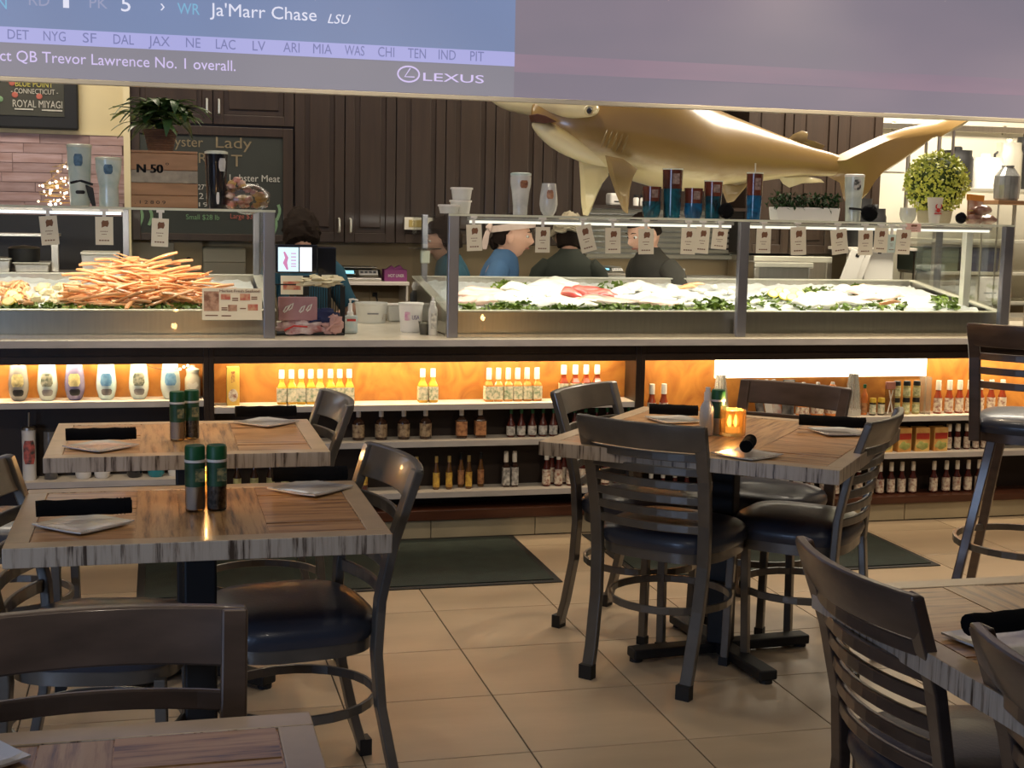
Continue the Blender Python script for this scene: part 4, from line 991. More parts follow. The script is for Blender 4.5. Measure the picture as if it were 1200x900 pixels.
def hair_cap(parent, c, R_, s, m, front=.02, low=-.06, thick=.014, name='hair', amp=.06, edge=.1):
    N1, N2 = 36, 22; vs = []; fs = []
    for j in range(N2+1):
        th = pi*.80*j/N2
        for i in range(N1):
            ph = 2*pi*i/N1; d = Vector((sin(th)*cos(ph), sin(th)*sin(ph), cos(th)))
            v = Vector((d.x*(.074+thick), d.y*(.094+thick), d.z*(.115+thick)))
            lim = low if d.y < .25 else front+.02*(1-abs(d.x))
            if d.y > edge: lim = low + (front-low)*min(1, (d.y-edge)/.35)
            else: lim = low
            if v.z < lim: v = Vector((d.x*.062, d.y*.078, lim))
            v *= 1+amp*mnoise.noise(d*6)
            vs.append(R_ @ (v*s) + Vector(c))
    for j in range(N2):
        for i in range(N1): i2 = (i+1) % N1; fs.append((j*N1+i, (j+1)*N1+i, (j+1)*N1+i2, j*N1+i2))
    return MB().add(vs, fs).build(name, m, parent, smooth=True)
def person(label, x, y, face_deg, head_z, shirt, skin=None, head_pitch=-.15, head_yaw=0, sleeve='short', hair=True, arms=None, lean=.06, hairkw={}, trousers=None, shw=.19):
    """standing figure facing +Y locally; head_z = height of the top of the head"""
    skin = skin or SKINM; t = thing('person', label, 'person', (x, y, 0), radians(face_deg-90)); k = head_z/1.62
    def P(a, b, c, r): return (a*k, b*k, c*k, tuple(q*k for q in r) if isinstance(r, tuple) else r*k)
    arms = arms or {}
    nodes = [P(0,0,.88,(.135,.10)), P(0,.01,1.04,(.120,.09)), P(0,lean*.5,1.20,(.145,.10)), P(0,lean*.8,1.30,(.100,.070)), P(0,lean,1.385,(.055,.055)), P(0,lean+.02,1.45,(.05,.052))]
    edges = [(0,1),(1,2),(2,3),(3,4),(4,5)]
    def arm(sx, el, wr):
        b_ = len(nodes); sh = (sx*(shw-.05), lean*.8, 1.295)
        nodes.extend([P(*sh, .044), P(*[sh[i]*.5+el[i]*.5 for i in range(3)], .042), P(*el, .038), P(*[el[i]*.5+wr[i]*.5 for i in range(3)], .036), P(*wr, .024)])
        edges.extend([(3,b_),(b_,b_+1),(b_+1,b_+2),(b_+2,b_+3),(b_+3,b_+4)])
        # palm
        d = Vector(wr)-Vector(el); d.normalize(); pz = Vector(wr)+d*.06; nodes.append(P(pz.x, pz.y, pz.z, (.036,.016))); edges.append((b_+4, b_+5))
        return b_, Vector(wr), d
    A = [arm(s_, *(arms.get(s_) or ((s_*.27, .02, 1.04), (s_*.20, .24, .98)))) for s_ in (-1, 1)]
    for sx in (-1, 1):
        b_ = len(nodes)
        nodes.extend([P(sx*.09, 0, .80, .082), P(sx*.10, .01, .46, .055), P(sx*.10, -.01, .25, .048), P(sx*.10, -.02, .075, .035), P(sx*.105, .10, .035, (.04,.028))])
        edges.extend([(0,b_),(b_,b_+1),(b_+1,b_+2),(b_+2,b_+3),(b_+3,b_+4)])
    body = skin_mesh('body', nodes, edges, skin, t, 0)
    # fingers
    for ai, (b_, wr, d) in enumerate(A):
        sx = (-1, 1)[ai]; side = d.cross(Vector((0,0,1))).normalized(); hand = MB()
        for f, (off, L) in enumerate(((-.027,.060),(-.009,.070),(.009,.066),(.027,.052))):
            p0 = (wr+d*.085+side*off)*k; p1 = (wr+d*(.085+L*.5)+side*off*1.1)*k+Vector((0,0,-.008)); p2 = (wr+d*(.085+L*.9)+side*off*1.1)*k+Vector((0,0,-.026))
            hand.tube([p0-d*.02, p0, p1, p2], [.009,.009,.008,.006], 7)
        th_ = side*(-sx); hand.tube([(wr+d*.03+th_*.022)*k, (wr+d*.06+th_*.048)*k, (wr+d*.085+th_*.055)*k-Vector((0,0,.012))], [.012,.010,.008], 7)
        hand.build('finger', skin, t, smooth=True)['kind'] = 'stuff'
    # shirt: torso shell and sleeves in one garment
    sm = MB(); vs = []; fs = []; n = 26; rings = [(.80,.150,.120,0),(.98,.140,.112,.005),(1.12,.158,.118,lean*.4),(1.22,.172,.120,lean*.6),(1.29,.176,.112,lean*.75),(1.335,.152,.098,lean*.85),(1.368,.108,.082,lean*.95),(1.395,.074,.070,lean),(1.412,.062,.062,lean+.005),(1.416,.055,.056,lean+.006)]
    for (z, a_, b_, yo) in rings:
        for i in range(n): an = 2*pi*i/n; w_ = shw/.19; vs.append((a_*(w_ if z < 1.36 else 1)*cos(an)*k, (yo+b_*sin(an))*k, z*k))
    for j in range(len(rings)-1):
        for i in range(n): fs.append((j*n+i, j*n+(i+1) % n, (j+1)*n+(i+1) % n, (j+1)*n+i))
    sm.add(vs, fs)
    for sx in (-1, 1):
        el, wr = arms.get(sx) or ((sx*.27, .02, 1.04), (sx*.20, .24, .98)); sh = Vector((sx*(shw-.055), lean*.8, 1.298)); el, wr = Vector(el), Vector(wr)
        pts = [sh-Vector((sx*.03,0,0)), sh, sh*.8+el*.2+Vector((sx*.014,0,.010)), sh*.45+el*.55, sh*.2+el*.8]; rr = [.04, .066, .070, .064, .060]
        if sleeve == 'long': pts += [el, el*.5+wr*.5, wr]; rr += [.050, .044, .036]
        sm.tube([p*k for p in pts], [r*k for r in rr], 14)
    sm.build('shirt', shirt, t, smooth=True)
    tn = [P(0,0,.90,(.148,.112)), P(.09,0,.78,.098), P(.10,.01,.45,.072), P(.10,-.02,.08,.055), P(-.09,0,.78,.098), P(-.10,.01,.45,.072), P(-.10,-.02,.08,.055)]
    skin_mesh('trousers', tn, [(0,1),(1,2),(2,3),(0,4),(4,5),(5,6)], trousers or M['black'], t, 0)
    for sx in (-1, 1):
        MB().blob((sx*.102*k, .045*k, .036), (.045, .13, .036), 0, 0, 12, 8).build('shoe', M['black'], t, smooth=True)
    hc = Vector((0, (lean+.045)*k, head_z-.118)); h, R_ = head_mesh(skin, t, hc, 1.0, head_pitch, head_yaw)
    if hair: hair_cap(t, hc, R_, 1.0, HAIRD, **hairkw)
    return t, hc, R_
TEAL = mat('teal_shirt', (.015,.075,.115), .8, noise_amt=.2, scale=10, bump=.2, bscale=50)
BLUE = mat('denim_blue_shirt', (.060,.135,.26), .85, noise_amt=.15, scale=12, bump=.2, bscale=60)
BLKS = mat('black_green_shirt', (.020,.024,.016), .85, noise_amt=.25, scale=8, bump=.2, bscale=50)
JACK = mat('charcoal_jacket', (.050,.045,.034), .8, noise_amt=.25, scale=8, bump=.3, bscale=50)
# worker behind the register, head bent, seen from behind
q = aty(357, 246, 7.25)
person('worker with tousled dark hair in a teal shirt, seen from behind the register', q.x, 7.25, 95, q.z+.0, TEAL, head_pitch=-.45, arms={1: ((.30,.06,1.02),(.22,.30,.98))}, hairkw=dict(low=-.075, thick=.022, amp=.16))
# woman in blue with the bandana, in profile to the right
q = aty(601, 251, 7.10)
p2, hc, R_ = person('worker in a denim-blue shirt and pale headscarf, in profile facing right', q.x-.105, 7.18, -20, q.z, BLUE, head_pitch=-.12, hairkw=dict(low=-.05, front=.055, thick=.010, edge=-.35), lean=.09, shw=.15)
BAND = mat('pink_white_scarf', (.68,.52,.44), .8, noise_amt=.18, scale=20, bump=.3, bscale=60)
def on_head(mb): mb.v = [tuple(R_ @ Vector(v) + hc) for v in mb.v]; return mb
on_head(MB().sweep([(.092*cos(a), -.002+.112*sin(a), .052+.030*sin(a)) for a in [2*pi*i/28 for i in range(28)]], (.010, .034), closed=True)).build('headscarf', BAND, p2, smooth=True)
on_head(MB().blob((.02, -.122, .030), (.022, .020, .020), 2, .25, 10, 8)).build('scarf_knot', BAND, p2, smooth=True)
on_head(MB().sweep([(.02, -.118, .03), (.025, -.132, .0), (.022, -.138, -.05), (.02, -.134, -.085)], [(.012,.02),(.014,.026),(.014,.034),(.010,.02)], up=(0,1,0))).build('scarf_tail', BAND, p2, smooth=True)
on_head(MB().blob((0, -.092, -.045), (.032, .025, .036), 1, .2, 10, 8)).build('hair_bun', HAIRD, p2, smooth=True)
# worker in black with a hair net, back turned
q = aty(668, 253, 7.5)
p3, hc, R_ = person('worker in a black top wearing a ruffled hair net, back turned', q.x, 7.50, 70, q.z, BLKS, head_pitch=-.3, hair=False, lean=.03, shw=.19)
NET = mat('beige_hair_net', (.42,.37,.26), .7, col2=(.20,.16,.10), scale=22, bump=.5, bscale=90)
hair_cap(p3, hc, R_, 1.0, NET, front=.03, low=.0, thick=.026, name='hair_net', amp=.14)
hair_cap(p3, hc, R_, 1.0, HAIRD, front=.03, low=-.07, thick=.006)
for i in range(3): on_head(MB().tube([(.10*cos(a)+.01*sin(9*a), .115*sin(a), .005+.008*sin(7*a)+i*.012) for a in [2*pi*j/40 for j in range(40)]], .008, 6, closed=True)).build('net_ruffle', NET, p3, smooth=True)
# man in the dark jacket leaning, face to the left
q = aty(763, 252, 7.20)
p4, hc, R_ = person('man in a charcoal jacket with short fair hair, head bowed to the left', q.x+.06, 7.10, 196, q.z+.015, JACK, head_pitch=-.35, sleeve='long', hairkw=dict(low=-.02, front=.06, thick=.007, amp=.03, edge=-.2), lean=.12, shw=.20)
on_head(MB()); MB().sweep([(-.17, .02, 1.17), (-.172, .02, 1.19)], (.012, .03)).build('logo_patch', M['white'], p4)
# fifth worker glimpsed through the end pane
q = aty(533, 262, 7.75)
person('worker with dark hair in teal, glimpsed through the end pane of the long case', q.x, 7.62, 180, q.z+.02, TEAL, head_pitch=-.15, hairkw=dict(low=-.05, front=.05, thick=.016, amp=.1), shw=.15)
# ================================================================ goods on the counter shelves
YS = YC + .075
def lab(name, c, c2, scale=70, contrast=1.6): return mat(name, c, .5, col2=c2, scale=scale, contrast=contrast, bias=.06)
G = dict(
 cream_green=lab('label_cream_green', (.72,.66,.50), (.16,.25,.14)), cream_red=lab('label_cream_red', (.72,.64,.52), (.28,.10,.07)),
 brown=lab('label_brown_gold', (.45,.33,.20), (.10,.05,.03)), orange=lab('label_orange', (.55,.26,.11), (.22,.08,.04)), white=lab('label_white_black', (.66,.64,.60), (.10,.09,.09), 50),
 yellow=lab('label_yellow', (.72,.47,.08), (.35,.14,.04), 50), plain=lab('label_plain', (.66,.62,.56), (.50,.46,.42), 30))
LIQ = dict(yellow=mat('yellow_sauce', (.75,.42,.05), .25, noise_amt=.1, coat=.6), orange=mat('orange_sauce', (.62,.24,.05), .25, noise_amt=.1, coat=.6), red=mat('red_sauce', (.30,.045,.015), .2, noise_amt=.2, coat=.7),
 dark=mat('dark_brown_sauce', (.045,.018,.010), .15, noise_amt=.2, coat=.7), amber=mat('amber_sauce', (.16,.07,.018), .2, noise_amt=.2, coat=.7), deepred=mat('deep_red_sauce', (.10,.018,.012), .2, noise_amt=.2, coat=.7))
def bottle(kind, h, r, shoulder, liquid, capm, cap_z, cap_r, label_m, lz, category='bottle', n=14, square=False, stripe=None):
    """h height, r body radius, shoulder z where the body narrows, cap from cap_z up, label between lz[0] and lz[1]"""
    t = thing(kind, '', category); nr = max(cap_r*.78, .006)
    prof = [(r*.86, 0), (r, .004), (r, shoulder*.93), (r*.93, shoulder), (nr*1.35, shoulder+(cap_z-shoulder)*.45), (nr, cap_z)]
    rot = None
    if square: n = 4; rot = Matrix.Rotation(pi/4, 4, 'Z'); prof = [(a*1.28 if i < 4 else a*1.2, z) for i, (a, z) in enumerate(prof)]
    MB().lathe(prof, n, mat=rot).build('glass', liquid, t, smooth=not square, bevel=.003 if square else 0)
    MB().lathe([(cap_r, cap_z-.004), (cap_r*1.02, cap_z+(h-cap_z)*.5), (cap_r*.92, h)], 12).build('cap', capm, t, smooth=True)
    k = 1.02
    if square: MB().box(-r*.93, r*.93, -r*.955, r*.955, lz[0], lz[1]).build('label', label_m, t)
    else:
        m = 13; P = [(r*k*sin(a), -r*k*cos(a)) for a in [radians(-100+200*i/(m-1)) for i in range(m)]]
        vs = [(x, y, lz[0]) for x, y in P]+[(x, y, lz[1]) for x, y in P]
        MB().add(vs, [(i, i+1, m+i+1, m+i) for i in range(m-1)]).build('label', label_m, t, smooth=True)
    if stripe: MB().lathe([(r*1.03, stripe[0]), (r*1.03, stripe[1])], 12).build('band', stripe[2], t)
    return t
_used = set()
def row(src, pxs, yb, Y, z, labels, group=None, jig=0.0):
    out = []
    for i, px in enumerate(pxs):
        o = src if src.name not in _used else dup(src); _used.add(src.name)
        x = aty(px, yb, Y).x
        o.location = (x, Y+(RNG.uniform(-jig, jig)), z); o.rotation_euler = (0, 0, RNG.uniform(-.15, .15))
        o['label'] = labels[i] if isinstance(labels, list) else labels % nth(i, len(pxs))
        if group: o['group'] = group
        out.append(o)
    return out
ZL1, ZL2 = Z_L; ZM1, ZM2, ZM3 = Z_M; ZR1, ZR2 = Z_R; ZR3 = .124
W_ = M['whitecap']
# --- middle bay, lit top shelf
b = bottle('sauce_bottle', .152, .0218, .080, LIQ['yellow'], W_, .118, .0125, G['cream_green'], (.012, .072), square=True)
row(b, [330,341.5,353,364,375,387,398,409], 471, YS, ZM1, 'yellow sauce bottle with white cap, %s in the lit row of eight', 'row of eight yellow sauce bottles')
row(b, [495,507], 471, YS, ZM1, 'yellow sauce bottle with white cap, %s of an isolated pair', 'isolated pair of yellow sauce bottles')
b = bottle('sauce_bottle', .152, .0218, .078, LIQ['orange'], W_, .105, .0125, G['cream_green'], (.010, .070), square=True)
row(b, [572.5,583.5,595,606,617,628.5], 469, YS, ZM1, 'orange sauce bottle with tall white cap, %s of six', 'row of six orange sauce bottles')
b = bottle('sauce_bottle', .163, .0225, .085, LIQ['red'], W_, .125, .0135, G['cream_green'], (.012, .080), square=True)
row(b, [660,673.5,686,699], 467, YS, ZM1, 'tall red sauce bottle with green and cream label, %s of four', 'four tall red sauce bottles')
q = aty(273, 472, YS); bx = thing('gift_box', 'narrow upright yellow box with oval red emblem on the lit shelf', 'box', (q.x, YS, ZM1))
YB_ = mat('yellow_carton', (.80,.50,.10), .45, noise_amt=.12, scale=20)
MB().box(-.027,.027,-.02,.02,0,.168).build('carton', YB_, bx, bevel=.001); MB().lathe([(.020,-.0215),(.020,-.0203)], 20, mat=Matrix.Translation((0,0,.045)) @ Matrix.Scale(1.4, 4, (0,0,1)) @ Matrix.Rotation(pi/2, 4, 'X') @ Matrix.Translation((0,0,.042))).build('oval_emblem', G['cream_red'], bx)
MB().box(-.008,.008,-.0215,-.020,.10,.15).build('printed_figure', mat('box_print', (.30,.08,.04), .5, col2=(.75,.45,.1), scale=60, contrast=2), bx)
# --- middle bay, second shelf
b = bottle('marinade_bottle', .132, .027, .085, LIQ['dark'], W_, .108, .0105, G['brown'], (.014, .072), n=16)
row(b, [420,446.5,473,498.5], 517, YS, ZM2, 'squat dark marinade bottle with brown label, %s of four', 'four squat dark bottles')
b = bottle('marinade_bottle', .130, .026, .086, LIQ['dark'], W_, .108, .0105, G['orange'], (.014, .078), square=True)
row(b, [540.5,562.5], 514, YS, ZM2, 'squat bottle with orange label, %s of two', 'two orange-labelled squat bottles')
b = bottle('sauce_bottle', .130, .020, .060, LIQ['deepred'], M['green'], .112, .008, G['white'], (.010, .052))
row(b, [598.5,610.5,623.5,636,648,660.5,673,686,698.5,711,723.5,736], 512, YS, ZM2, 'slim green-capped red bottle on the second shelf, %s of twelve', 'slim red bottles on the second shelf')
# --- middle bay, bottom shelf
b = bottle('sauce_bottle', .155, .019, .090, LIQ['deepred'], M['gold'], .130, .009, G['yellow'], (.030, .078))
row(b, [426], 575, YS, ZM3, ['dark red bottle with bright yellow label beside the chair rail on the bottom shelf'])
b = bottle('sauce_bottle', .152, .0155, .082, LIQ['amber'], M['gold'], .128, .0085, G['yellow'], (.012, .078))
row(b, [478,488,511,526,549], 575, YS-.01, ZM3, ['amber bottle with yellow label half hidden by the chair post', 'slim amber bottle right of the chair post', 'slim amber bottle, left of two close together mid shelf', 'slim amber bottle, right of two close together mid shelf', 'slim amber bottle in front of a darker one'])
b = bottle('sauce_bottle', .158, .0155, .086, LIQ['amber'], M['black'], .132, .0085, G['orange'], (.014, .080))
row(b, [540,563], 572, YS+.03, ZM3, ['dark-capped amber bottle standing at the back of the bottom shelf', 'dark-capped amber bottle at the right end of the amber group'])
b = bottle('sauce_bottle', .165, .0165, .100, LIQ['dark'], W_, .120, .011, G['white'], (.010, .092), square=True)
row(b, [592.5,602.5], 570, YS, ZM3, 'black bottle with tall white label and cap, %s of two', 'pair of white-labelled black bottles')
b = bottle('sauce_bottle', .165, .0195, .086, LIQ['deepred'], W_, .128, .011, G['cream_red'], (.010, .080))
row(b, [640,654,668,681,695,709,723,737], 568, YS-.01, ZM3, 'red white-capped bottle, bottom shelf by the divider, %s of eight', 'red sauce bottles on the bottom shelf by the divider')
row(b, [646,660], 566, YS+.04, ZM3, 'red bottle in the back row, bottom middle shelf, %s of two', 'two back-row red bottles')
# dark bottles with pale neck tags, seen between the two left tables
b = bottle('sauce_bottle', .150, .0175, .085, LIQ['dark'], M['black'], .125, .009, lab('label_olive', (.50,.48,.22), (.25,.22,.10), 40), (.020, .075))
row(b, [278,298,317,334,351], 575, YS, ZM3, 'dark olive-labelled bottle between the left tables, %s of five', 'olive-labelled dark bottles')
q = aty(366, 557, YS-.02); o = tag(MB().box(-.012, .012, -.001, .001, 0, .07).build('shelf_card', M['white']), 'small white card leaning on the bottom shelf by the chair', 'card'); o.location = (q.x, YS-.03, ZM3); 
# --- left bay: decorated tumblers
def tumbler(kind, label, prof, m, x, y, z, bits=(), n=22, straw=None, lid=None, rz=0, group=None, cat='tumbler'):
    t = thing(kind, label, cat, (x, y, z), rz, group)
    MB().lathe(prof, n).build('shell', m, t, smooth=True)
    R0 = lambda zz: next((prof[i][0]+(prof[i+1][0]-prof[i][0])*(zz-prof[i][1])/max(1e-6, prof[i+1][1]-prof[i][1]) for i in range(len(prof)-1) if prof[i][1] <= zz <= prof[i+1][1]), prof[-1][0])
    for (nm, ang, w, z0, z1, mm) in bits:
        m_ = 7; k = 5; vs = []
        for j in range(k):
            zz = z0+(z1-z0)*j/(k-1); rr = R0(zz)+.0012
            for i in range(m_): a = ang+w*(i/(m_-1)-.5)*(1 if 0 < j < k-1 else .7); vs.append((rr*sin(a), -rr*cos(a), zz))
        MB().add(vs, [(j*m_+i, j*m_+i+1, (j+1)*m_+i+1, (j+1)*m_+i) for j in range(k-1) for i in range(m_-1)]).build(nm, mm, t, smooth=True)
    if lid: MB().lathe([(prof[-1][0]*1.03, prof[-1][1]-.002), (prof[-1][0]*1.03, prof[-1][1]+.008), (prof[-1][0]*.85, prof[-1][1]+.012)], 20).build('lid', lid, t, smooth=True)
    if straw: MB().tube([(.0, 0, prof[-1][1]), (.002, 0, prof[-1][1]+straw)], .004, 8).build('straw', M['steel'], t, smooth=True)
    return t
FL = [(.022,0),(.033,.012),(.0415,.045),(.042,.072),(.038,.110),(.033,.148),(.031,.152)]
MW = mat('pearly_white_glaze', (.70,.74,.68), .25, col2=(.50,.60,.54), scale=6, coat=.7, distort=1.5); MN = mat('navy_lilac_glaze', (.10,.08,.20), .25, col2=(.36,.32,.45), scale=7, coat=.7, contrast=1.6); MDK = mat('charcoal_marble_glaze', (.06,.06,.065), .25, col2=(.30,.28,.26), scale=6, coat=.7, contrast=1.6)
MT = mat('pale_teal_glaze', (.50,.68,.70), .25, col2=(.70,.78,.74), scale=6, coat=.7, distort=2)
PATCH = mat('cream_gold_patch', (.72,.60,.28), .45, col2=(.30,.24,.10), scale=60, contrast=1.2); BLP = mat('blue_jelly_patch', (.08,.22,.42), .45, col2=(.25,.45,.60), scale=50); MIX = mat('mixed_print_patch', (.45,.42,.30), .5, col2=(.10,.12,.08), scale=60, contrast=2); BLK_ = mat('black_base_patch', (.015,.015,.018), .4, noise_amt=.3)
tl_ = [(22,'charcoal stemless tumbler with cream patch, leftmost on the lit shelf',MDK,PATCH,BLK_),(56,'pearly white tumbler with three small printed pictures, second on the lit shelf',MW,MIX,MDK),(88,'navy and lilac tumbler with cream patch on the lit shelf',MN,PATCH,BLK_),
 (125,'pale blue tumbler with a blue emblem on the lit shelf',MT,BLP,MDK),(163,'white tumbler right of the pale blue one on the lit shelf',MW,MIX,MDK),(200,'white tumbler with teal cup print beside the lidded jar',MW,BLP,MW)]
for px, l_, m_, p_, b2 in tl_:
    q = aty(px, 470, YS); tumbler('tumbler', l_, FL, m_, q.x, YS, ZL1, [('picture', 0, 1.2, .062, .115, p_), ('base_mark', .05, 1.1, .022, .050, b2)])
q = aty(228, 466, YS+.02); J = thing('glass_jar', 'lidded glass jar with heart-shaped card at the end of the lit shelf', 'jar', (q.x-.008, YS+.01, ZL1))
MB().lathe([(.030,0),(.033,.01),(.033,.085),(.026,.10),(.026,.112)], 18).build('glass', mat('frosted_jar', (.70,.62,.45), .3, noise_amt=.1, coat=.6), J, smooth=True); MB().lathe([(.028,.112),(.029,.125),(.010,.135),(.010,.142)], 18).build('lid', M['glassedge'], J, smooth=True)
MB().prism([(0,-.022),(.024,.004),(.016,.020),(0,.010),(-.016,.020),(-.024,.004)], 'y', -.038, -.036, mat=Matrix.Translation((0,0,.055))).build('heart_card', CARD, J)
# fairy lights over the white tumbler
FLT = thing('fairy_lights', 'short string of tiny fairy lights at the end of the lit left shelf', 'string lights', tuple(aty(197, 431, YS)))
P = [aty(x, y, YS-.03)-FLT.location for x, y in ((172,428),(180,431),(190,433),(200,433),(210,432),(216,429),(222,427))]
MB().tube(P, .0012, 5).build('wire', M['black'], FLT)
EL = emi('fairy_bulb', (1,.72,.55), 5)
for x, y in ((211,432.5),(215.5,430),(220,428.5)): MB().blob(tuple(aty(x, y, YS-.035)-FLT.location), (.006,.006,.006), 0, 0, 8, 6).build('bulb', EL, FLT, smooth=True)
# lower shelf of the left bay
q = aty(35, 567, YS); FLOWER = mat('white_floral_glaze', (.68,.66,.64), .3, noise_amt=.08, coat=.5); RPA = mat('red_black_print', (.55,.12,.10), .5, col2=(.05,.05,.05), scale=45, contrast=1.5)
tumbler('tumbler', 'tall white skinny tumbler with red print and steel straw on the lower left shelf', [(.026,0),(.028,.01),(.028,.12),(.029,.21),(.029,.215)], FLOWER, q.x, YS, ZL2, [('picture', .1, 1.8, .07, .17, RPA)], straw=.07, lid=M['steel'])
q = aty(60, 565, YS); tumbler('tumbler', 'dark tumbler right of the white straw tumbler on the lower left shelf', [(.024,0),(.027,.01),(.028,.20),(.028,.205)], MDK, q.x, YS, ZL2)
for px, c, l_, r_, h_ in ((98,'white','white stubby cup under the far left table, left of a pair',.034,.06),(120,'white','white stubby cup under the far left table, right of a pair',.034,.06),(158,'blackgloss','black stubby cup under the far left table',.034,.055),(183,None,'teal stubby cup under the far left table',.036,.05),(204,'white','small white cup right of the teal one',.026,.07),(214,None,'narrow navy box at the end of the lower left shelf',.018,.07)):
    q = aty(px, 565, YS); mm = M[c] if c else (mat('teal_glaze', (.02,.25,.30), .3, noise_amt=.2, coat=.5) if 'teal' in l_ else mat('navy_card', (.03,.06,.16), .5, noise_amt=.1))
    if 'box' in l_: t = thing('small_box', l_, 'box', (q.x, YS, ZL2)); MB().box(-r_, r_, -r_, r_, 0, h_).build('carton', mm, t, bevel=.002); MB().box(-r_*.9, r_*.9, -r_*.9, r_*.9, h_, h_+.003).build('flap', M['white'], t)
    else: tumbler('cup', l_, [(r_*.75,0),(r_*.95,.01),(r_,h_*.8),(r_*.9,h_)], mm, q.x, YS, ZL2, cat='cup', lid=mm)
# --- right bay, top shelf
b = bottle('sauce_bottle', .165, .021, .082, LIQ['red'], W_, .122, .0135, G['cream_red'], (.010, .078))
row(b, [763,777], 492, YS-.01, ZR1, 'red sauce bottle with slanted white cap by the divider, %s of two', 'two red bottles by the divider')
row(b, [1098,1111,1123,1135,1147,1160,1173], 487, YS, ZR1, 'red bottle with domed cap, top right shelf, %s of seven', 'seven red bottles on the top right shelf')
CEL = pane_mat('cellophane', (.80,.80,.76), 2.2, .25); CELW = mat('cellophane_cone', (.60,.58,.50), .25, noise_amt=.25, scale=40, stretch=(3,3,.3), coat=.6, alpha=.42)
STR = mat('clear_straw_sticks', (.62,.60,.54), .35, noise_amt=.2, scale=40, coat=.5)
for px, l_ in ((843, 'tall cone of clear wrapped picks left of the grinder, on the lit right shelf'), (998, 'tall cone of clear wrapped picks right of the orange bottles')):
    q = aty(px, 487, YS); t = thing('wrapped_picks', l_, 'packet', (q.x, YS, ZR1))
    MB().lathe([(.044,0),(.046,.02),(.034,.13),(.024,.185),(.030,.205)], 14).build('wrapper', CELW, t, smooth=True)
    for i in range(9): a = i*.7; MB().tube([(.034*cos(a), .034*sin(a), .03), (.018*cos(a), .018*sin(a), .20)], .004, 5).build('pick', STR, t)
    MB().lathe([(.042,.002),(.043,.028)], 14).build('base_label', M['white'], t, smooth=True)
BMAG = mat('dark_book_cover', (.03,.03,.035), .4, col2=(.20,.19,.18), scale=20, contrast=2)
for i, (px, m_, l_) in enumerate(((894, BMAG, 'dark booklet leaning on the lit right shelf, left of three'), (905, M['white'], 'white booklet leaning between two others'), (914, mat('red_white_cover', (.50,.08,.06), .4, col2=(.6,.55,.5), scale=14, contrast=2), 'red and white booklet leaning at the right of three'))):
    q = aty(px, 487, YS); t = thing('booklet', l_, 'booklet', (q.x, YS+.02, ZR1)); t.rotation_euler = (-.12, -.18, .3)
    MB().box(-.022, .022, -.004, .004, 0, .175).build('cover', m_, t); MB().box(-.019, .021, -.0025, .0025, .002, .177).build('pages', M['plate'], t)
q = aty(924, 487, YS); t = thing('blister_pack', 'clear blister pack with dark core beside the booklets', 'packet', (q.x, YS+.01, ZR1))
MB().box(-.030,.030,-.004,.004,0,.175).build('backing_card', BMAG, t); MB().box(-.022,.022,-.022,-.004,.06,.15).build('blister', CEL, t); MB().lathe([(.014,.065),(.016,.10),(.012,.145)], 10, (0,-.012,0)).build('tool', M['steel'], t, smooth=True); MB().box(-.026,.026,-.007,-.0045,.155,.172).build('header_card', M['white'], t)
t = thing('sauce_bottle', '', 'bottle'); ORB = LIQ['orange']
MB().lathe([(.030,0),(.032,.006),(.032,.05),(.026,.085),(.018,.145),(.008,.155)], 16).build('body', mat('bright_orange_plastic', (.80,.26,.05), .35, noise_amt=.1, coat=.4), t, smooth=True)
MB().lathe([(.0325,.012),(.0325,.045)], 16).build('label', G['cream_red'], t, smooth=True); MB().lathe([(.010,.153),(.009,.163)], 10).build('cap', W_, t, smooth=True)
row(t, [940,957,974], 487, YS, ZR1, 'bright orange cone-shaped bottle on the top right shelf, %s of three', 'three orange cone bottles')
b = bottle('sauce_bottle', .150, .016, .10, mat('bright_orange_glass', (.75,.22,.05), .3, noise_amt=.1, coat=.5), M['green'], .135, .008, G['orange'], (.01,.06))
row(b, [1012], 486, YS, ZR1, ['slim orange bottle right of the second cone of picks'])
b = bottle('spice_jar', .085, .017, .065, LIQ['dark'], mat('yellow_cap', (.75,.50,.06), .45, noise_amt=.1), .064, .0165, G['cream_green'], (.008,.055), 'jar')
row(b, [1022,1032], 487, YS-.02, ZR1, 'small yellow-capped jar beside the hanging packet, %s of two', 'two yellow-capped jars')
q = aty(1041, 487, YS-.03); t = thing('utensil_packet', 'clear packet with crossed white picks and a red header card', 'packet', (q.x, YS-.035, ZR1)); MB().box(-.024,.024,-.006,.006,0,.15).build('bag', CEL, t); MB().box(-.024,.024,-.007,.007,.13,.165).build('header_card', mat('red_header', (.62,.25,.18), .5, noise_amt=.3, scale=40), t)
for sx in (-1, 1): MB().tube([(-sx*.014, -.009, .01), (sx*.010, -.009, .125)], .003, 6).build('pick', M['white'], t)
b = bottle('spice_jar', .082, .0185, .060, mat('yellow_spice', (.50,.42,.16), .4, noise_amt=.3, scale=60), M['black'], .058, .0175, lab('label_lime', (.68,.66,.40), (.25,.28,.12), 60), (.010,.050), 'jar')
lo_ = row(b, [1049.5,1061,1072.5], 487, YS, ZR1, 'black-lidded spice jar in the lower row of the stack, %s of three', 'lower row of spice jars')
hi_ = row(b, [1049.5,1061,1072.5], 487, YS, ZR1+.0822, 'black-lidded spice jar in the upper row of the stack, %s of three', 'upper row of spice jars')
q = aty(1081, 487, YS); t = thing('acrylic_stand', 'clear upright acrylic stand beside the stacked spice jars', 'stand', (q.x+.008, YS, ZR1))
for dx in (-.014, .014): MB().box(dx-.002, dx+.002, -.03, .03, 0, .185).build('upright', CELW, t)
MB().box(-.016,.016,-.03,.03,0,.004).build('base', CELW, t)
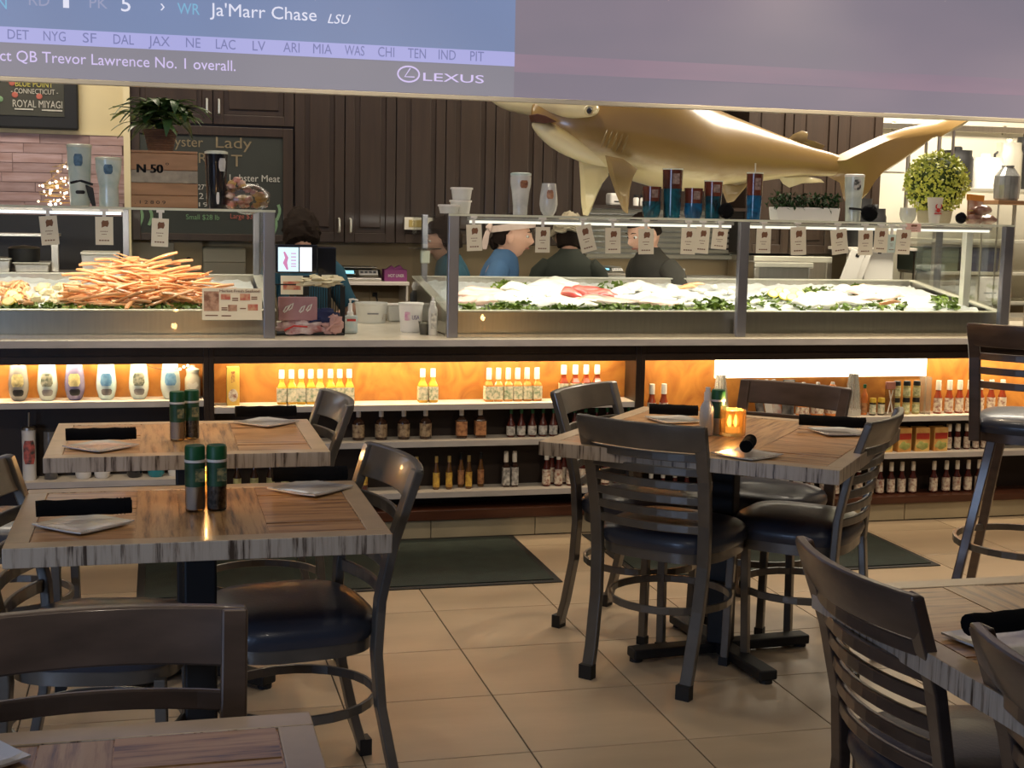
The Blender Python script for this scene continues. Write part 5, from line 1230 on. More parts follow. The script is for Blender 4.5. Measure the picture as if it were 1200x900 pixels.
# --- right bay, second shelf: boxed mixes and bottles
MIXM = mat('mix_box_print', (.55,.24,.06), .5, col2=(.72,.50,.16), scale=14, contrast=1.5)
t = thing('mix_box', '', 'box'); MB().box(-.038,.038,-.03,.03,0,.118).build('carton', MIXM, t, bevel=.001)
MB().box(-.034,.034,-.0315,-.030,.062,.092).build('red_banner', mat('red_banner', (.45,.04,.02), .5, noise_amt=.2, scale=30), t); MB().blob((0,-.030,.030), (.030,.004,.020), 1, .25, 12, 8).build('food_picture', mat('green_food_print', (.20,.26,.05), .5, col2=(.45,.40,.15), scale=50), t, smooth=True)
row(t, [1034,1055.5,1077,1098], 531, YS-.01, ZR2, 'yellow and red boxed mix, %s of four', 'boxed mixes on the second right shelf')
b = bottle('sauce_bottle', .128, .0165, .068, LIQ['deepred'], W_, .096, .0125, G['cream_red'], (.008,.064))
row(b, [1110.5,1121,1132,1142.5,1152,1162,1173], 530, YS, ZR2, 'short white-capped bottle on the second right shelf, %s of seven', 'short bottles on the second right shelf')
# --- right bay, bottom shelf
b = bottle('sauce_bottle', .158, .0205, .080, LIQ['deepred'], W_, .118, .0105, G['cream_red'], (.010,.076))
row(b, [1043,1055.5,1068.5], 580, YS-.01, ZR3, 'red bottle left of the bottom right shelf gap, %s of three', 'three bottles left of the gap')
row(b, [1093,1107.5,1120,1133,1145.5,1157.5], 579, YS-.01, ZR3, 'red bottle right of the bottom right shelf gap, %s of six', 'six bottles right of the gap')
row(b, [762,776,790,804,819,992,1005,1018,1030], 584, YS-.01, ZR3, 'red bottle low beneath the candle table, %s of nine', 'red bottles beneath the candle table')
t = thing('spice_pouch', '', 'pouch'); MB().box(-.022,.022,-.014,.014,0,.075).build('pouch', G['white'], t, bevel=.004); MB().box(-.023,.023,-.004,.004,.072,.088).build('seal', M['white'], t)
row(t, [834,848,862,878,891,904,918,934], 586, YS-.02, ZR3, 'small white pouch under the candle table, %s of eight', 'white pouches under the candle table')
row(b, [948,964,978], 585, YS, ZR3, 'white-capped red bottle by the pouches, %s of three', 'three bottles by the pouches')

# ================================================================ on the dining tables
def plate_set(x, y, z, rz, roll_len, label, nap_label, nrz=0, dia=.155, end_on=False, dz=.0, noff=(0,0)):
    t = thing('side_plate', label, 'plate', (x, y, z), rz); h = dia/2
    # square plate with raised corners
    n = 8; vs = []; fs = []
    for j in range(n+1):
        for i in range(n+1):
            u, v = 2*i/n-1, 2*j/n-1; zz = .004+.003*(max(abs(u), abs(v))**6)+.002*abs(u*v)**3
            vs.append((u*h, v*h, zz))
    m = (n+1)**2; vs += [(a, b_, c-.0035) for a, b_, c in vs]
    for j in range(n):
        for i in range(n):
            a = j*(n+1)+i; fs.append((a, a+1, a+n+2, a+n+1)); fs.append((m+a, m+a+n+1, m+a+n+2, m+a+1))
    for i in range(n):
        a = i; fs.append((a, m+a, m+a+1, a+1)); a = n*(n+1)+i; fs.append((a, a+1, m+a+1, m+a)); a = i*(n+1); fs.append((a, a+n+1, m+a+n+1, m+a)); a = i*(n+1)+n; fs.append((a, m+a, m+a+n+1, a+n+1))
    MB().add(vs, fs).build('dish', M['plate'], t); MB().lathe([(h*.55,0),(h*.55,.004)], 16).build('foot_ring', M['plate'], t)
    nt = thing('napkin_roll', nap_label, 'napkin', (x+noff[0], y+noff[1], z+.0185), nrz)
    L = roll_len/2; pts = [(-L+2*L*i/10, .0015*sin(i*1.3), .019+.0006*sin(i*2.1)) for i in range(11)]
    MB().tube(pts, [.0195+.0006*sin(i*1.9) for i in range(11)], 12, flat=.95).build('cloth', M['napkin'], nt, smooth=True)
    sp_ = []
    for k in range(26): a = k*.5; rr = .004+.0005*k; sp_.append((L+.001, rr*cos(a), .019+rr*sin(a)))
    MB().tube(sp_, .0014, 5).build('rolled_edge', M['napkin'], nt)
    for e in range(3): MB().tube([(L-.03+e*.008, .0195*cos(a), .019+.0185*sin(a)) for a in [2*pi*i/14 for i in range(14)]], .0012, 5, closed=True).build('fold', M['napkin'], nt)
    return t
TZ = .7502
q = atz(95, 617, TZ); plate_set(q.x+.005, q.y+.01, TZ, .78, .205, 'white square plate near left on the second-row table', 'flat black napkin roll near left on the second-row table', .03, noff=(0,.02))
q = atz(355, 575, TZ); plate_set(q.x+.02, q.y+.01, TZ, .78, .19, 'white square plate at the far right of the second-row table', 'black napkin roll at the far right of the second-row table', -.02, noff=(0,.02))
q = atz(118, 525, TZ); plate_set(q.x, q.y+.01, TZ, .78, .20, 'white square plate on the table nearest the lit shelves, left', 'black napkin roll on the left of the table nearest the shelves', .02, noff=(0,.02))
q = atz(312, 496, TZ); plate_set(q.x, q.y, TZ, .78, .20, 'white square plate at the far right of the table nearest the shelves', 'black napkin roll at the far right of the table nearest the shelves', .0, noff=(0,.02))
q = atz(876, 534, TZ); plate_set(q.x-.002, q.y, TZ, .5, .13, 'white square plate in front of the candle', 'black napkin roll seen end-on in front of the candle', 1.05, noff=(.003, .0))
q = atz(984, 507, TZ); plate_set(q.x-.005, q.y, TZ, 0, .22, 'white plate at the right corner of the candle table', 'black napkin roll at the right corner of the candle table', -.5, noff=(-.02,.01))
q = atz(790, 493, TZ); plate_set(q.x, q.y, TZ, .1, .17, 'white plate at the far left corner of the candle table', 'black napkin roll at the far left corner of the candle table', -.4, noff=(0,.01))
q = atz(1165, 753, TZ); plate_set(q.x+.02, q.y-.01, TZ, .25, .20, 'white square plate on the table at the right edge', 'black napkin roll on the table at the right edge', .12, noff=(.02,.01))
q = atz(2, 888, TZ); t = plate_set(q.x-.07, q.y, TZ, .6, .16, 'white plate corner on the bottom left foreground table', 'black napkin roll on the bottom left foreground table', .1, noff=(-.03, 0))
# shakers
GRN = mat('green_shaker_label', (.010,.045,.020), .5, col2=(.03,.10,.045), scale=30); SALT = mat('salt_grains', (.62,.48,.38), .7, noise_amt=.08, scale=80); PEP = mat('pepper_grains', (.045,.035,.030), .8, col2=(.14,.11,.09), scale=120, contrast=2)
def shaker(px, yb, h, content, label, r=None, zt=TZ):
    q = atz(px, yb, zt); r = r or h*.150; t = thing('shaker', label, 'shaker', (q.x, q.y+r*.6, zt))
    MB().lathe([(r*.92,.004),(r*.92,h*.60)], 18).build('filling', content, t, smooth=True)
    MB().lathe([(r*.95,0),(r,.004),(r,h*.66),(r*.92,h*.72)], 20, cap=True).build('jar', M['acrylic'], t, smooth=True)
    MB().lathe([(r*1.02,h*.38),(r*1.02,h*.74)], 20).build('label', GRN, t, smooth=True)
    MB().box(-.0,r*.9,-r*1.06,-r*.7,h*.46,h*.66).build('gold_print', mat('gold_print', (.30,.25,.10), .5, col2=(.05,.08,.04), scale=90, contrast=2) if 'gold_print' not in bpy.data.materials else bpy.data.materials['gold_print'], t)
    MB().lathe([(r*1.06,h*.75),(r*1.06,h*.79)], 20).build('collar', M['white'], t, smooth=True)
    MB().lathe([(r*1.02,h*.79),(r*1.02,h*.97),(r*.94,h)], 20).build('cap', M['green'], t, smooth=True)
    return t
shaker(229, 599, .155, SALT, 'green-capped salt shaker on the second-row table'); shaker(254.5, 598, .155, PEP, 'green-capped pepper shaker on the second-row table')
shaker(208, 516, .150, SALT, 'green-capped salt shaker on the table nearest the shelves'); shaker(225, 514, .150, PEP, 'green-capped pepper shaker on the table nearest the shelves')
shaker(842, 510, .150, SALT, 'green-capped shaker behind the amber candle glass')
q = atz(829, 510, TZ); t = thing('spray_bottle', 'clear slim bottle with white pump left of the candle', 'bottle', (q.x, q.y+.01, TZ))
MB().lathe([(.022,0),(.024,.006),(.024,.09),(.012,.112),(.010,.118)], 16).build('bottle_body', mat('milky_plastic', (.55,.56,.58), .3, noise_amt=.1, coat=.5), t, smooth=True); MB().lathe([(.012,.115),(.012,.14),(.008,.145),(.008,.158)], 14).build('pump', M['white'], t, smooth=True)
# candles
AMB = bpy.data.materials.new('amber_pressed_glass'); AMB.use_nodes = True; b_ = AMB.node_tree.nodes['Principled BSDF']
b_.inputs['Base Color'].default_value = (.90,.62,.25,1); b_.inputs['Roughness'].default_value = .15; b_.inputs['Transmission Weight'].default_value = .75; b_.inputs['IOR'].default_value = 1.3
nzn = AMB.node_tree.nodes.new('ShaderNodeTexNoise'); nzn.inputs['Scale'].default_value = 60; bpn = AMB.node_tree.nodes.new('ShaderNodeBump'); bpn.inputs['Strength'].default_value = .4
AMB.node_tree.links.new(nzn.outputs[0], bpn.inputs['Height']); AMB.node_tree.links.new(bpn.outputs[0], b_.inputs['Normal'])
FLM = emi('flame', (1,.55,.16), 14); GLOW = emi('lit_wax', (1,.50,.14), 1.6)
def candle(px, yb, label, r, h, zt=TZ, dy=.0, flames=1, pw=1.2):
    q = atz(px, yb, zt); t = thing('candle_glass', label, 'candle', (q.x, q.y+r+dy, zt))
    n = 12; o = MB(); prof = [(r*.95,.0),(r,.006),(r*1.02,h*.5),(r*1.0,h),(r*.86,h),(r*.84,.012),(.002,.012)]
    o.lathe(prof, n, cap=True); o.build('cup', AMB, t, smooth=False, bevel=.002)
    MB().lathe([(r*.55,.0125),(r*.55,.028),(r*.2,.030)], 14).build('wax', GLOW, t, smooth=True)
    for i in range(flames):
        fx = (i-(flames-1)/2)*.022; MB().lathe([(.001,.030),(.006,.040),(.0065,.048),(.003,.062),(.0005,.070)], 10, (fx,0,0)).build('flame', FLM, t, smooth=True)
    L = bpy.data.lights.new('candle_light', 'POINT'); L.energy = pw; L.color = (1,.55,.2); L.shadow_soft_size = .015
    lo = bpy.data.objects.new('candle_light', L); COL.objects.link(lo); lo.location = (0, 0, h+.02); lo.parent = t
candle(864, 513, 'lit amber glass candle holder on the angled table', .044, .088, flames=2, pw=1.5)
candle(240, 590, 'small lit candle behind the shakers on the second-row table', .030, .070, dy=.06, pw=1.0)
candle(218, 508, 'small lit candle behind the shakers on the table nearest the shelves', .028, .070, dy=.05, pw=.8)
# ================================================================ on top of the display cases
ZP = ZT+.0085
def top_at(px, Y=6.12): return aty(px, 250, Y).x
def px2m(p, Y): return p*(aty(600, 250, Y).x-aty(599, 250, Y).x)
MARB = mat('sea_green_marble_glaze', (.42,.54,.50), .3, col2=(.66,.72,.66), scale=6, coat=.6, distort=2.5); DBL = mat('dark_blue_oval', (.03,.07,.12), .4, col2=(.10,.20,.30), scale=60); GREYM = mat('white_smoke_glaze', (.68,.68,.64), .25, col2=(.38,.37,.36), scale=5, coat=.6, distort=2.5, contrast=.9)
BRP = mat('brown_red_picture', (.16,.06,.04), .45, col2=(.45,.22,.12), scale=50, contrast=1.5)
def cyl(h, r0, r1): return [(r0*.92,0),(r0,.006),(r1,h-.004),(r1*1.02,h)]
tumbler('tumbler', 'tall sea-green marbled tumbler with dark blue oval, left of the crate', cyl(.245,.040,.050), MARB, top_at(94), 6.12, ZP, [('picture', -.05, .75, .165, .215, DBL), ('swirl', .1, .9, .05, .065, M['black'])], lid=M['glassedge'])
tumbler('tumbler', 'shorter sea-green marbled tumbler beside the crate', [(.040,0),(.041,.03),(.039,.08),(.052,.15),(.054,.195)], MARB, top_at(128), 6.12, ZP, [('picture', 0, .7, .135, .175, DBL)], lid=M['glassedge'])
t = thing('folding_fan', 'black fan-shaped pouch hanging between the two marbled tumblers', 'pouch', (top_at(110), 6.08, ZP)); MB().prism([(-.035,.10),(.0,.085),(.012,.0),(-.005,-.0),(-.022,.045)], 'y', -.004, .012, mat=Matrix.Scale(.9,4)).build('fabric', M['black'], t, bevel=.003); MB().tube([(-.09,.0,.095),(-.05,-.0,.105),(-.0,0,.09)], .006, 6).build('strap', M['black'], t)
# bunch of fairy lights
FB = thing('fairy_light_bunch', 'glowing bunch of warm fairy lights at the left case top', 'string lights', (top_at(70, 6.2), 6.2, ZP))
P = []; rg = random.Random(5)
for i in range(60): u = i/59; P.append((rg.uniform(-.09,.06)*(1-.3*u), rg.uniform(-.05,.05), .01+.18*u*rg.uniform(.6,1)))
MB().tube(P, .0012, 4).build('wire', M['gold'], FB)
FBE = emi('warm_bulb', (1,.62,.42), 5); FBE2 = emi('white_bulb', (1,.85,.75), 8)
for i in range(58):
    p = P[rg.randrange(60)] if i < 30 else (rg.uniform(-.08,.07), rg.uniform(-.04,.04), rg.uniform(.0,.12)); r = rg.uniform(.003,.0065)
    MB().blob(p, (r,r,r), 0, 0, 6, 4).build('bulb', FBE if i % 3 else FBE2, FB, smooth=True)
# crate
cx_ = (top_at(154, 6.2)+top_at(232, 6.2))/2; wd_ = (top_at(232, 6.2)-top_at(154, 6.2))/2
CR = thing('wooden_crate', 'wooden crate stencilled N 50 with the plant on top', 'crate', (cx_, 6.2, ZP))
WD = mat('aged_crate_wood', (.40,.22,.11), .6, col2=(.27,.145,.07), scale=6, stretch=(1,1,5)); WDG = mat('grey_crate_wood', (.36,.31,.23), .65, col2=(.22,.19,.15), scale=30)
hs = [0,.052,.105,.160,.232]
for i in range(4): MB().box(-wd_, wd_, 0, .014, hs[i]+.001, hs[i+1]-.001).build('plank', WDG if i == 2 else WD, CR, bevel=.002)
for i in range(4): MB().box(-wd_, wd_, .206, .22, hs[i]+.001, hs[i+1]-.001).build('plank', WD, CR, bevel=.002)
for sx in (-1, 1): 
    for i in range(2): MB().box(sx*wd_-(.014 if sx > 0 else 0), sx*wd_+(0 if sx > 0 else .014), .015, .205, i*.118+.001, i*.118+.113).build('plank', WD, CR, bevel=.002)
for (a, b2) in ((.0,.07),(.075,.145),(.15,.22)): MB().box(-wd_, wd_, a, b2, .233, .243).build('plank', WD, CR, bevel=.002)
[pxtext('N 50', 160+d_, 190+d_, 202, 10, 6.198, M['black'], CR) for d_ in (0, .5, 1, 1.5)]; pxtext('°', 194, 198, 198, 7, 6.198, M['black'], CR, .01); pxtext('. 1 2 8 0 9', 158, 194, 238.5, 4, 6.198, M['black'], CR, .01)
# wicker pot and palm-like plant
PW = thing('potted_plant', 'spiky green houseplant in a wicker basket on the crate', 'plant', (top_at(189, 6.31), 6.31, ZP+.2435))
WK = mat('wicker', (.16,.075,.035), .7, noise_amt=.4, scale=30)
pot = MB(); 
for i in range(8): z = .006+i*.0105; r = .048+.0022*i; pot.tube([(r*cos(a)*(1+.03*sin(a*9+i*pi)), r*sin(a)*(1+.03*sin(a*9+i*pi)), z) for a in [2*pi*k/36 for k in range(36)]], .0068, 6, closed=True)
pot.build('basket', WK, PW, smooth=True)['kind'] = 'stuff'
MB().lathe([(.055,.07),(.02,.075)], 16).build('soil', mat('soil', (.03,.02,.012), .9, noise_amt=.3), PW)
MB().tube([(.068*cos(a), .068*sin(a), .088) for a in [2*pi*k/24 for k in range(24)]], .007, 6, closed=True).build('rim', WK, PW, smooth=True)
LEAF = mat('dark_palm_leaf', (.045,.115,.03), .4, col2=(.16,.24,.05), scale=6, obvar=.35, coat=.2)
rg = random.Random(11)
for k in range(6):
    a0 = rg.uniform(0, 6.3); tip = Vector((rg.uniform(-.05,.07), rg.uniform(-.04,.04), rg.uniform(.13,.20)))
    MB().tube([(0,0,.07), (tip.x*.4, tip.y*.4, .12), tuple(tip)], .006, 6).build('stem', mat('plant_stem', (.12,.10,.04), .6, noise_amt=.3) if k == 0 else bpy.data.materials['plant_stem'], PW)
for k in range(125):
    base = Vector((rg.uniform(-.09,.10), rg.uniform(-.05,.05), rg.uniform(.11,.22))); az = rg.uniform(0, 6.3); L = rg.uniform(.10,.17); droop = rg.uniform(.3, 1.3); w0 = rg.uniform(.016,.025)
    d = Vector((cos(az), sin(az)*.8, 0)); sd = Vector((-sin(az), cos(az), 0)); vs = []
    for i in range(6):
        u = i/5; p = base + d*L*u + Vector((0,0,.05*u-.10*droop*u*u)); ww = w0*sin(pi*min(.98,u*.85+.12)); vs += [tuple(p-sd*ww+Vector((0,0,.003))), tuple(p), tuple(p+sd*ww+Vector((0,0,.003)))]
    fs = [(i*3+j, i*3+j+1, i*3+j+4, i*3+j+3) for i in range(5) for j in range(2)]
    MB().add(vs, fs).build('leaf', LEAF, PW, smooth=True)
# dark tumbler and snack bag
tumbler('tumbler', 'tall black tumbler with silver rim and white badge right of the crate', cyl(.235,.040,.048), M['blackgloss'], top_at(254), 6.14, ZP, [('badge', .55, .75, .16, .215, mat('white_badge', (.62,.62,.60), .5, noise_amt=.3, scale=50)), ('print', .1, .3, .02, .07, M['white'])], lid=M['glassedge'])
t = thing('candy_bag', 'clear bag of red and cream wrapped candies on the left case', 'bag', (top_at(289, 6.14), 6.14, ZP)); rg = random.Random(3)
CMS = [mat('candy_red', (.48,.07,.05), .4, col2=(.70,.45,.35), scale=30), mat('candy_cream', (.68,.55,.42), .4, col2=(.45,.16,.12), scale=30), mat('candy_yellow', (.68,.42,.14), .4, noise_amt=.2, scale=30)]
for k in range(26):
    u = rg.random(); p = (rg.uniform(-.08,.075), rg.uniform(-.035,.035), .014+rg.random()*.06*(1-abs(u-.5))); o = MB().blob(p, (.019,.014,.013), k, .3, 9, 6).build('candy', CMS[k % 3], t, smooth=True)
for k in range(7): MB().blob((-.075+.016*k+rg.uniform(-.01,.01), 0, .085+.013*(3-abs(k-2))), (.018,.013,.014), k+40, .35, 9, 6).build('candy', CMS[(k+1) % 3], t, smooth=True)
MB().blob((0,0,.045), (.105,.05,.062), 4, .12, 16, 10).build('film', CEL, t, smooth=True)
# ---- right case top
TUBM = mat('translucent_tub', (.66,.66,.62), .35, noise_amt=.08, scale=20, coat=.3)
def tub(px0, px1, z, h, label, Y=6.10):
    x = (top_at(px0, Y)+top_at(px1, Y))/2; r = (top_at(px1, Y)-top_at(px0, Y))/2
    t = thing('plastic_tub', label, 'tub', (x, Y, z)); MB().lathe([(r*.78,0),(r*.80,.003),(r*.93,h-.006)], 22).build('tub_body', TUBM, t, smooth=True); MB().lathe([(r,h-.008),(r,h),(r*.9,h+.001)], 22).build('lid', M['white'], t, smooth=True); return t
tub(513, 539, ZP, .038, 'low white plastic tub at the left end of the right case', 6.06); tub(526.5, 552.5, ZP, .060, 'white plastic tub at the bottom of the stack of two', 6.16); tub(527.5, 553.5, ZP+.0625, .054, 'white plastic tub on top of the stack of two', 6.16)
tumbler('tumbler', 'white smoky pilsner-shaped tumbler with brown picture', [(.033,0),(.034,.04),(.040,.10),(.047,.14),(.048,.165),(.046,.178)], GREYM, top_at(609.5), 6.12, ZP, [('picture', .1, .8, .120, .155, BRP)], lid=MARB)
tumbler('tumbler', 'white smoky stemless tumbler with brown picture', [(.024,0),(.036,.02),(.042,.05),(.040,.085),(.033,.138),(.032,.145)], GREYM, top_at(642.5), 6.12, ZP, [('picture', -.1, .8, .075, .115, BRP)])
OCN = mat('ocean_blue_glaze', (.008,.10,.14), .2, col2=(.010,.018,.025), scale=9, coat=.7, distort=2.5, contrast=1.3); OCN2 = mat('bright_ocean_glaze', (.010,.13,.30), .2, col2=(.010,.035,.08), scale=9, coat=.7, distort=2.5); RUST = mat('rust_brown_glaze', (.16,.035,.018), .25, col2=(.04,.014,.010), scale=7, coat=.7)
def duo(px, w_px, h, split, label, top=RUST, low=OCN, straw=None, lid=None, bulge=0, Y=6.12):
    r = px2m(w_px, Y)/2; t = tumbler('tumbler', label, [(r*.80,0),(r*(.86+bulge),split*.4),(r*(.93+bulge*.5),split)], low, top_at(px, Y), Y, ZP)
    MB().lathe([(r*.93,split),(r*.95,h*.7 if h*.7 > split else split+.01),(r,h)], 22).build('upper_shell', top, t, smooth=True)
    MB().box(-r*.35, r*.35, -r*.985, -r*.5, split+(h-split)*.25, h-(h-split)*.2).build('picture', mat('grey_picture', (.30,.22,.20), .4, col2=(.10,.06,.05), scale=60, contrast=1.5) if 'grey_picture' not in bpy.data.materials else bpy.data.materials['grey_picture'], t)
    if lid: MB().lathe([(r*1.02,h),(r*1.02,h+.006)], 22).build('rim', lid, t, smooth=True)
    if straw: MB().tube([(0,0,h),(0,0,h+straw)], .004, 8).build('straw', M['steel'], t, smooth=True)
    return t
duo(763, 22, .142, .075, 'short round teal and rust tumbler, leftmost of the ocean set', bulge=.12)
duo(787, 24, .222, .135, 'tallest teal and rust tumbler of the ocean set', lid=M['glassedge'])
duo(812, 22, .140, .070, 'short round blue and rust tumbler, third of the ocean set', bulge=.12, low=OCN2)
duo(835, 22, .172, .105, 'middle-height teal and rust tumbler beside the black fuzzy ball', lid=M['glassedge'])
duo(883, 20, .215, .113, 'slim bright blue and rust tumbler with a straw over the middle post', low=OCN2, lid=M['glassedge'], straw=.050)
FUZ = mat('black_fuzz', (.008,.008,.009), .95, noise_amt=.3, scale=40, spec=.1)
def fuzz(px, yc, rpx, label, Y=6.06):
    r = px2m(rpx, Y); q = aty(px, yc, Y); t = thing('pompom_keyring', label, 'keyring', (q.x, Y, ZP)); rg = random.Random(px)
    MB().blob((0,0,r), (r*.95,r*.9,r*.98), px, .06, 20, 14).build('ball', FUZ, t, smooth=True)
    mb = MB()
    for k in range(220):
        d = Vector((rg.gauss(0,1), rg.gauss(0,1), rg.gauss(0,1))).normalized(); s_ = d.cross(Vector((.3,.5,.8))).normalized()*.0015; c = Vector((0,0,r)); mb.add([c+d*r*.9-s_, c+d*r*.9+s_, c+d*r*1.08], [(0,1,2)])
    mb.build('fur', FUZ, t)['kind'] = 'stuff'; return t
fuzz(851, 245, 9.5, 'black fuzzy ball beside the blue and rust tumblers'); 
# planter trough
x0_, x1_ = top_at(907), top_at(982); t = thing('planter_trough', 'long white trough planter with dark green leaves', 'planter', ((x0_+x1_)/2, 6.14, ZP)); X = (x1_-x0_)/2
pb = MB(); w = [(-X*.95,.0),(X*.95,.0),(X,.062),(-X,.062)]; pb.prism(w, 'y', -.045, .045); pb.build('trough', M['white'], t, bevel=.004)
MB().box(-X*.94, X*.94, -.038, .038, .055, .064).build('soil', mat('trough_soil', (.02,.015,.01), .9, noise_amt=.3), t)
LG = mat('dark_green_leaf', (.012,.034,.012), .7, col2=(.03,.07,.02), scale=8, spec=.2); mb = MB(); rg = random.Random(2)
for k in range(620):
    p = Vector((rg.uniform(-X*1.03, X*1.03), rg.uniform(-.05,.05), rg.uniform(.055,.055+.072*(1-.2*rg.random())))); R_ = Matrix.Translation(p) @ Matrix.Rotation(rg.uniform(0,6.3),4,'Z') @ Matrix.Rotation(rg.uniform(-1.2,1.2),4,'X'); L = rg.uniform(.010,.017)
    mb.add([R_ @ Vector(v) for v in ((0,0,0),(L*.5,L,.003),(0,L*2,0),(-L*.5,L,.003))], [(0,1,2,3)])
mb.build('foliage', LG, t)['kind'] = 'stuff'
tumbler('tumbler', 'tall white and green smoky tumbler with a black badge right of the planter', [(.036,0),(.037,.04),(.040,.12),(.046,.17),(.047,.215)], mat('white_green_smoke_glaze', (.62,.66,.58), .25, col2=(.40,.45,.42), scale=6, coat=.6, distort=2.5), top_at(999.5), 6.12, ZP, [('badge', -.15, .8, .150, .20, mat('black_white_badge', (.05,.05,.05), .5, col2=(.5,.48,.44), scale=60, contrast=2.5))], lid=M['white'])
fuzz(1019, 245.5, 10.5, 'black fuzzy ball on a strap beside the tall smoky tumbler', 6.02)
MB_ = MB().tube([(top_at(989), 6.07, aty(989,244,6.07).z), (top_at(1000), 6.062, aty(1000,245,6.06).z), (top_at(1011), 6.05, aty(1011,247,6.05).z)], .006, 6).build('fabric_strap', M['black']); tag(MB_, 'black strap wound round the tall smoky tumbler', 'strap')
tumbler('glass', 'empty clear stemless glass left of the lobster cup', [(.022,0),(.034,.015),(.040,.04),(.037,.072)], mat('smoky_clear_glass', (.58,.58,.50), .12, noise_amt=.05, coat=.9), top_at(1064, 6.10), 6.10, ZP, cat='glass')
# boxwood ball in a stone pot
q = aty(1097, 215, 6.35); r_ = px2m(37, 6.35); t = thing('boxwood_ball', 'round lime-green boxwood ball in a stone pot', 'plant', (q.x, 6.35, ZP))
cz = q.z-ZP; MB().lathe([(.075,0),(.082,.01),(.088,.06),(.080,.064)], 20).build('pot', mat('stone_pot', (.45,.40,.27), .7, noise_amt=.2), t, smooth=True)
MB().blob((0,0,cz), (r_*.86,r_*.86,r_*.84), 9, .05, 20, 14).build('core', mat('inner_green', (.05,.08,.012), .8, noise_amt=.4, scale=30), t, smooth=True)
LM = mat('lime_leaf', (.70,.68,.10), .5, col2=(.32,.40,.05), scale=30, contrast=1.2, coat=.15); mb = MB(); rg = random.Random(8)
for k in range(2600):
    d = Vector((rg.gauss(0,1), rg.gauss(0,1), rg.gauss(0,1))).normalized(); p = d*r_*rg.uniform(.84,1.02)+Vector((0,0,cz-.0)); tq = d.to_track_quat('Z','Y').to_matrix().to_4x4()
    R_ = Matrix.Translation(p) @ tq @ Matrix.Rotation(rg.uniform(0,6.3),4,'Z') @ Matrix.Rotation(rg.uniform(.2,1.2),4,'X'); L = rg.uniform(.007,.012)
    mb.add([R_ @ Vector(v) for v in ((0,0,0),(L*.75,L,.001),(0,L*2.0,0),(-L*.75,L,.001))], [(0,1,2,3)])
mb.build('leaves', LM, t)['kind'] = 'stuff'
# cup with the red crab emblem
q = aty(1096, 257, 6.06); t = thing('plastic_cup', 'frosted plastic cup with a red crab emblem before the boxwood ball', 'cup', (q.x, 6.07, ZP)); r0, r1, h_ = .024, .038, .122
MB().lathe([(r0,0),(r0*1.02,.003),(r1,h_),(r1*1.03,h_+.002)], 24).build('cup_body', mat('frosted_cup', (.66,.62,.55), .35, noise_amt=.05), t, smooth=True)
RD = mat('crab_red', (.52,.035,.03), .5, noise_amt=.1); em = MB(); em.blob((0,-.033,.062), (.010,.003,.011), 0, 0, 12, 8)
em.build('emblem_body', RD, t, smooth=True)
for s_ in (-1, 1):
    MB().tube([(s_*.006,-.036,.068),(s_*.014,-.036,.075),(s_*.015,-.0375,.085),(s_*.010,-.0385,.092)], [.002,.003,.0035,.0015], 6).build('emblem_claw', RD, t, smooth=True)
    for j in range(3): MB().tube([(s_*.008,-.0345,.064-.006*j),(s_*.017,-.031,.060-.007*j)], .0013, 5).build('emblem_leg', RD, t)
MB().box(-.020,.020,-.0325,-.030,.043,.048).build('emblem_lettering', RD, t)
fuzz(1127, 240, 7, 'small black fuzzy disc between the boxwood ball and the candy packs', 6.10)
# brown candy packs at the right end
for i, (px, yb, dz, rz_, l_) in enumerate(((1141,257,0,.3,'brown candy pack lying at the right end of the long case'),(1150,257,.045,-.2,'brown candy pack stacked on top of another'),(1158,257,.0,.15,'brown and pink candy pack beside the glass case post'))):
    t = thing('candy_pack', l_, 'packet', (top_at(px, 6.12+.05*(i == 2)), 6.12+.06*(i == 2), ZP+dz), rz_)
    MB().blob((0,0,.024), (.055,.035,.024), i+3, .2, 14, 8).build('wrapper', mat('brown_wrapper_%s' % 'abc'[i], (.16,.06,.035), .3, col2=(.50,.32,.25), scale=14, contrast=1.8, coat=.6), t, smooth=True); MB().box(-.062,-.050,-.02,.02,.018,.024).build('crimp', M['gold'], t)
t = thing('candy_pouch', 'upright orange-topped pouch at the right end of the long case', 'pouch', (top_at(1147, 6.15), 6.19, ZP)); MB().prism([(-.035,0),(.035,0),(.042,.13),(-.038,.137)], 'y', -.012, .012).build('pouch', mat('orange_brown_pouch', (.34,.12,.05), .4, col2=(.52,.38,.30), scale=16, contrast=1.8), t, bevel=.004); MB().prism([(-.040,.118),(.043,.111),(.045,.142),(-.041,.148)], 'y', -.014, .014).build('top_band', mat('orange_band', (.70,.28,.05), .4, noise_amt=.15), t, bevel=.002)

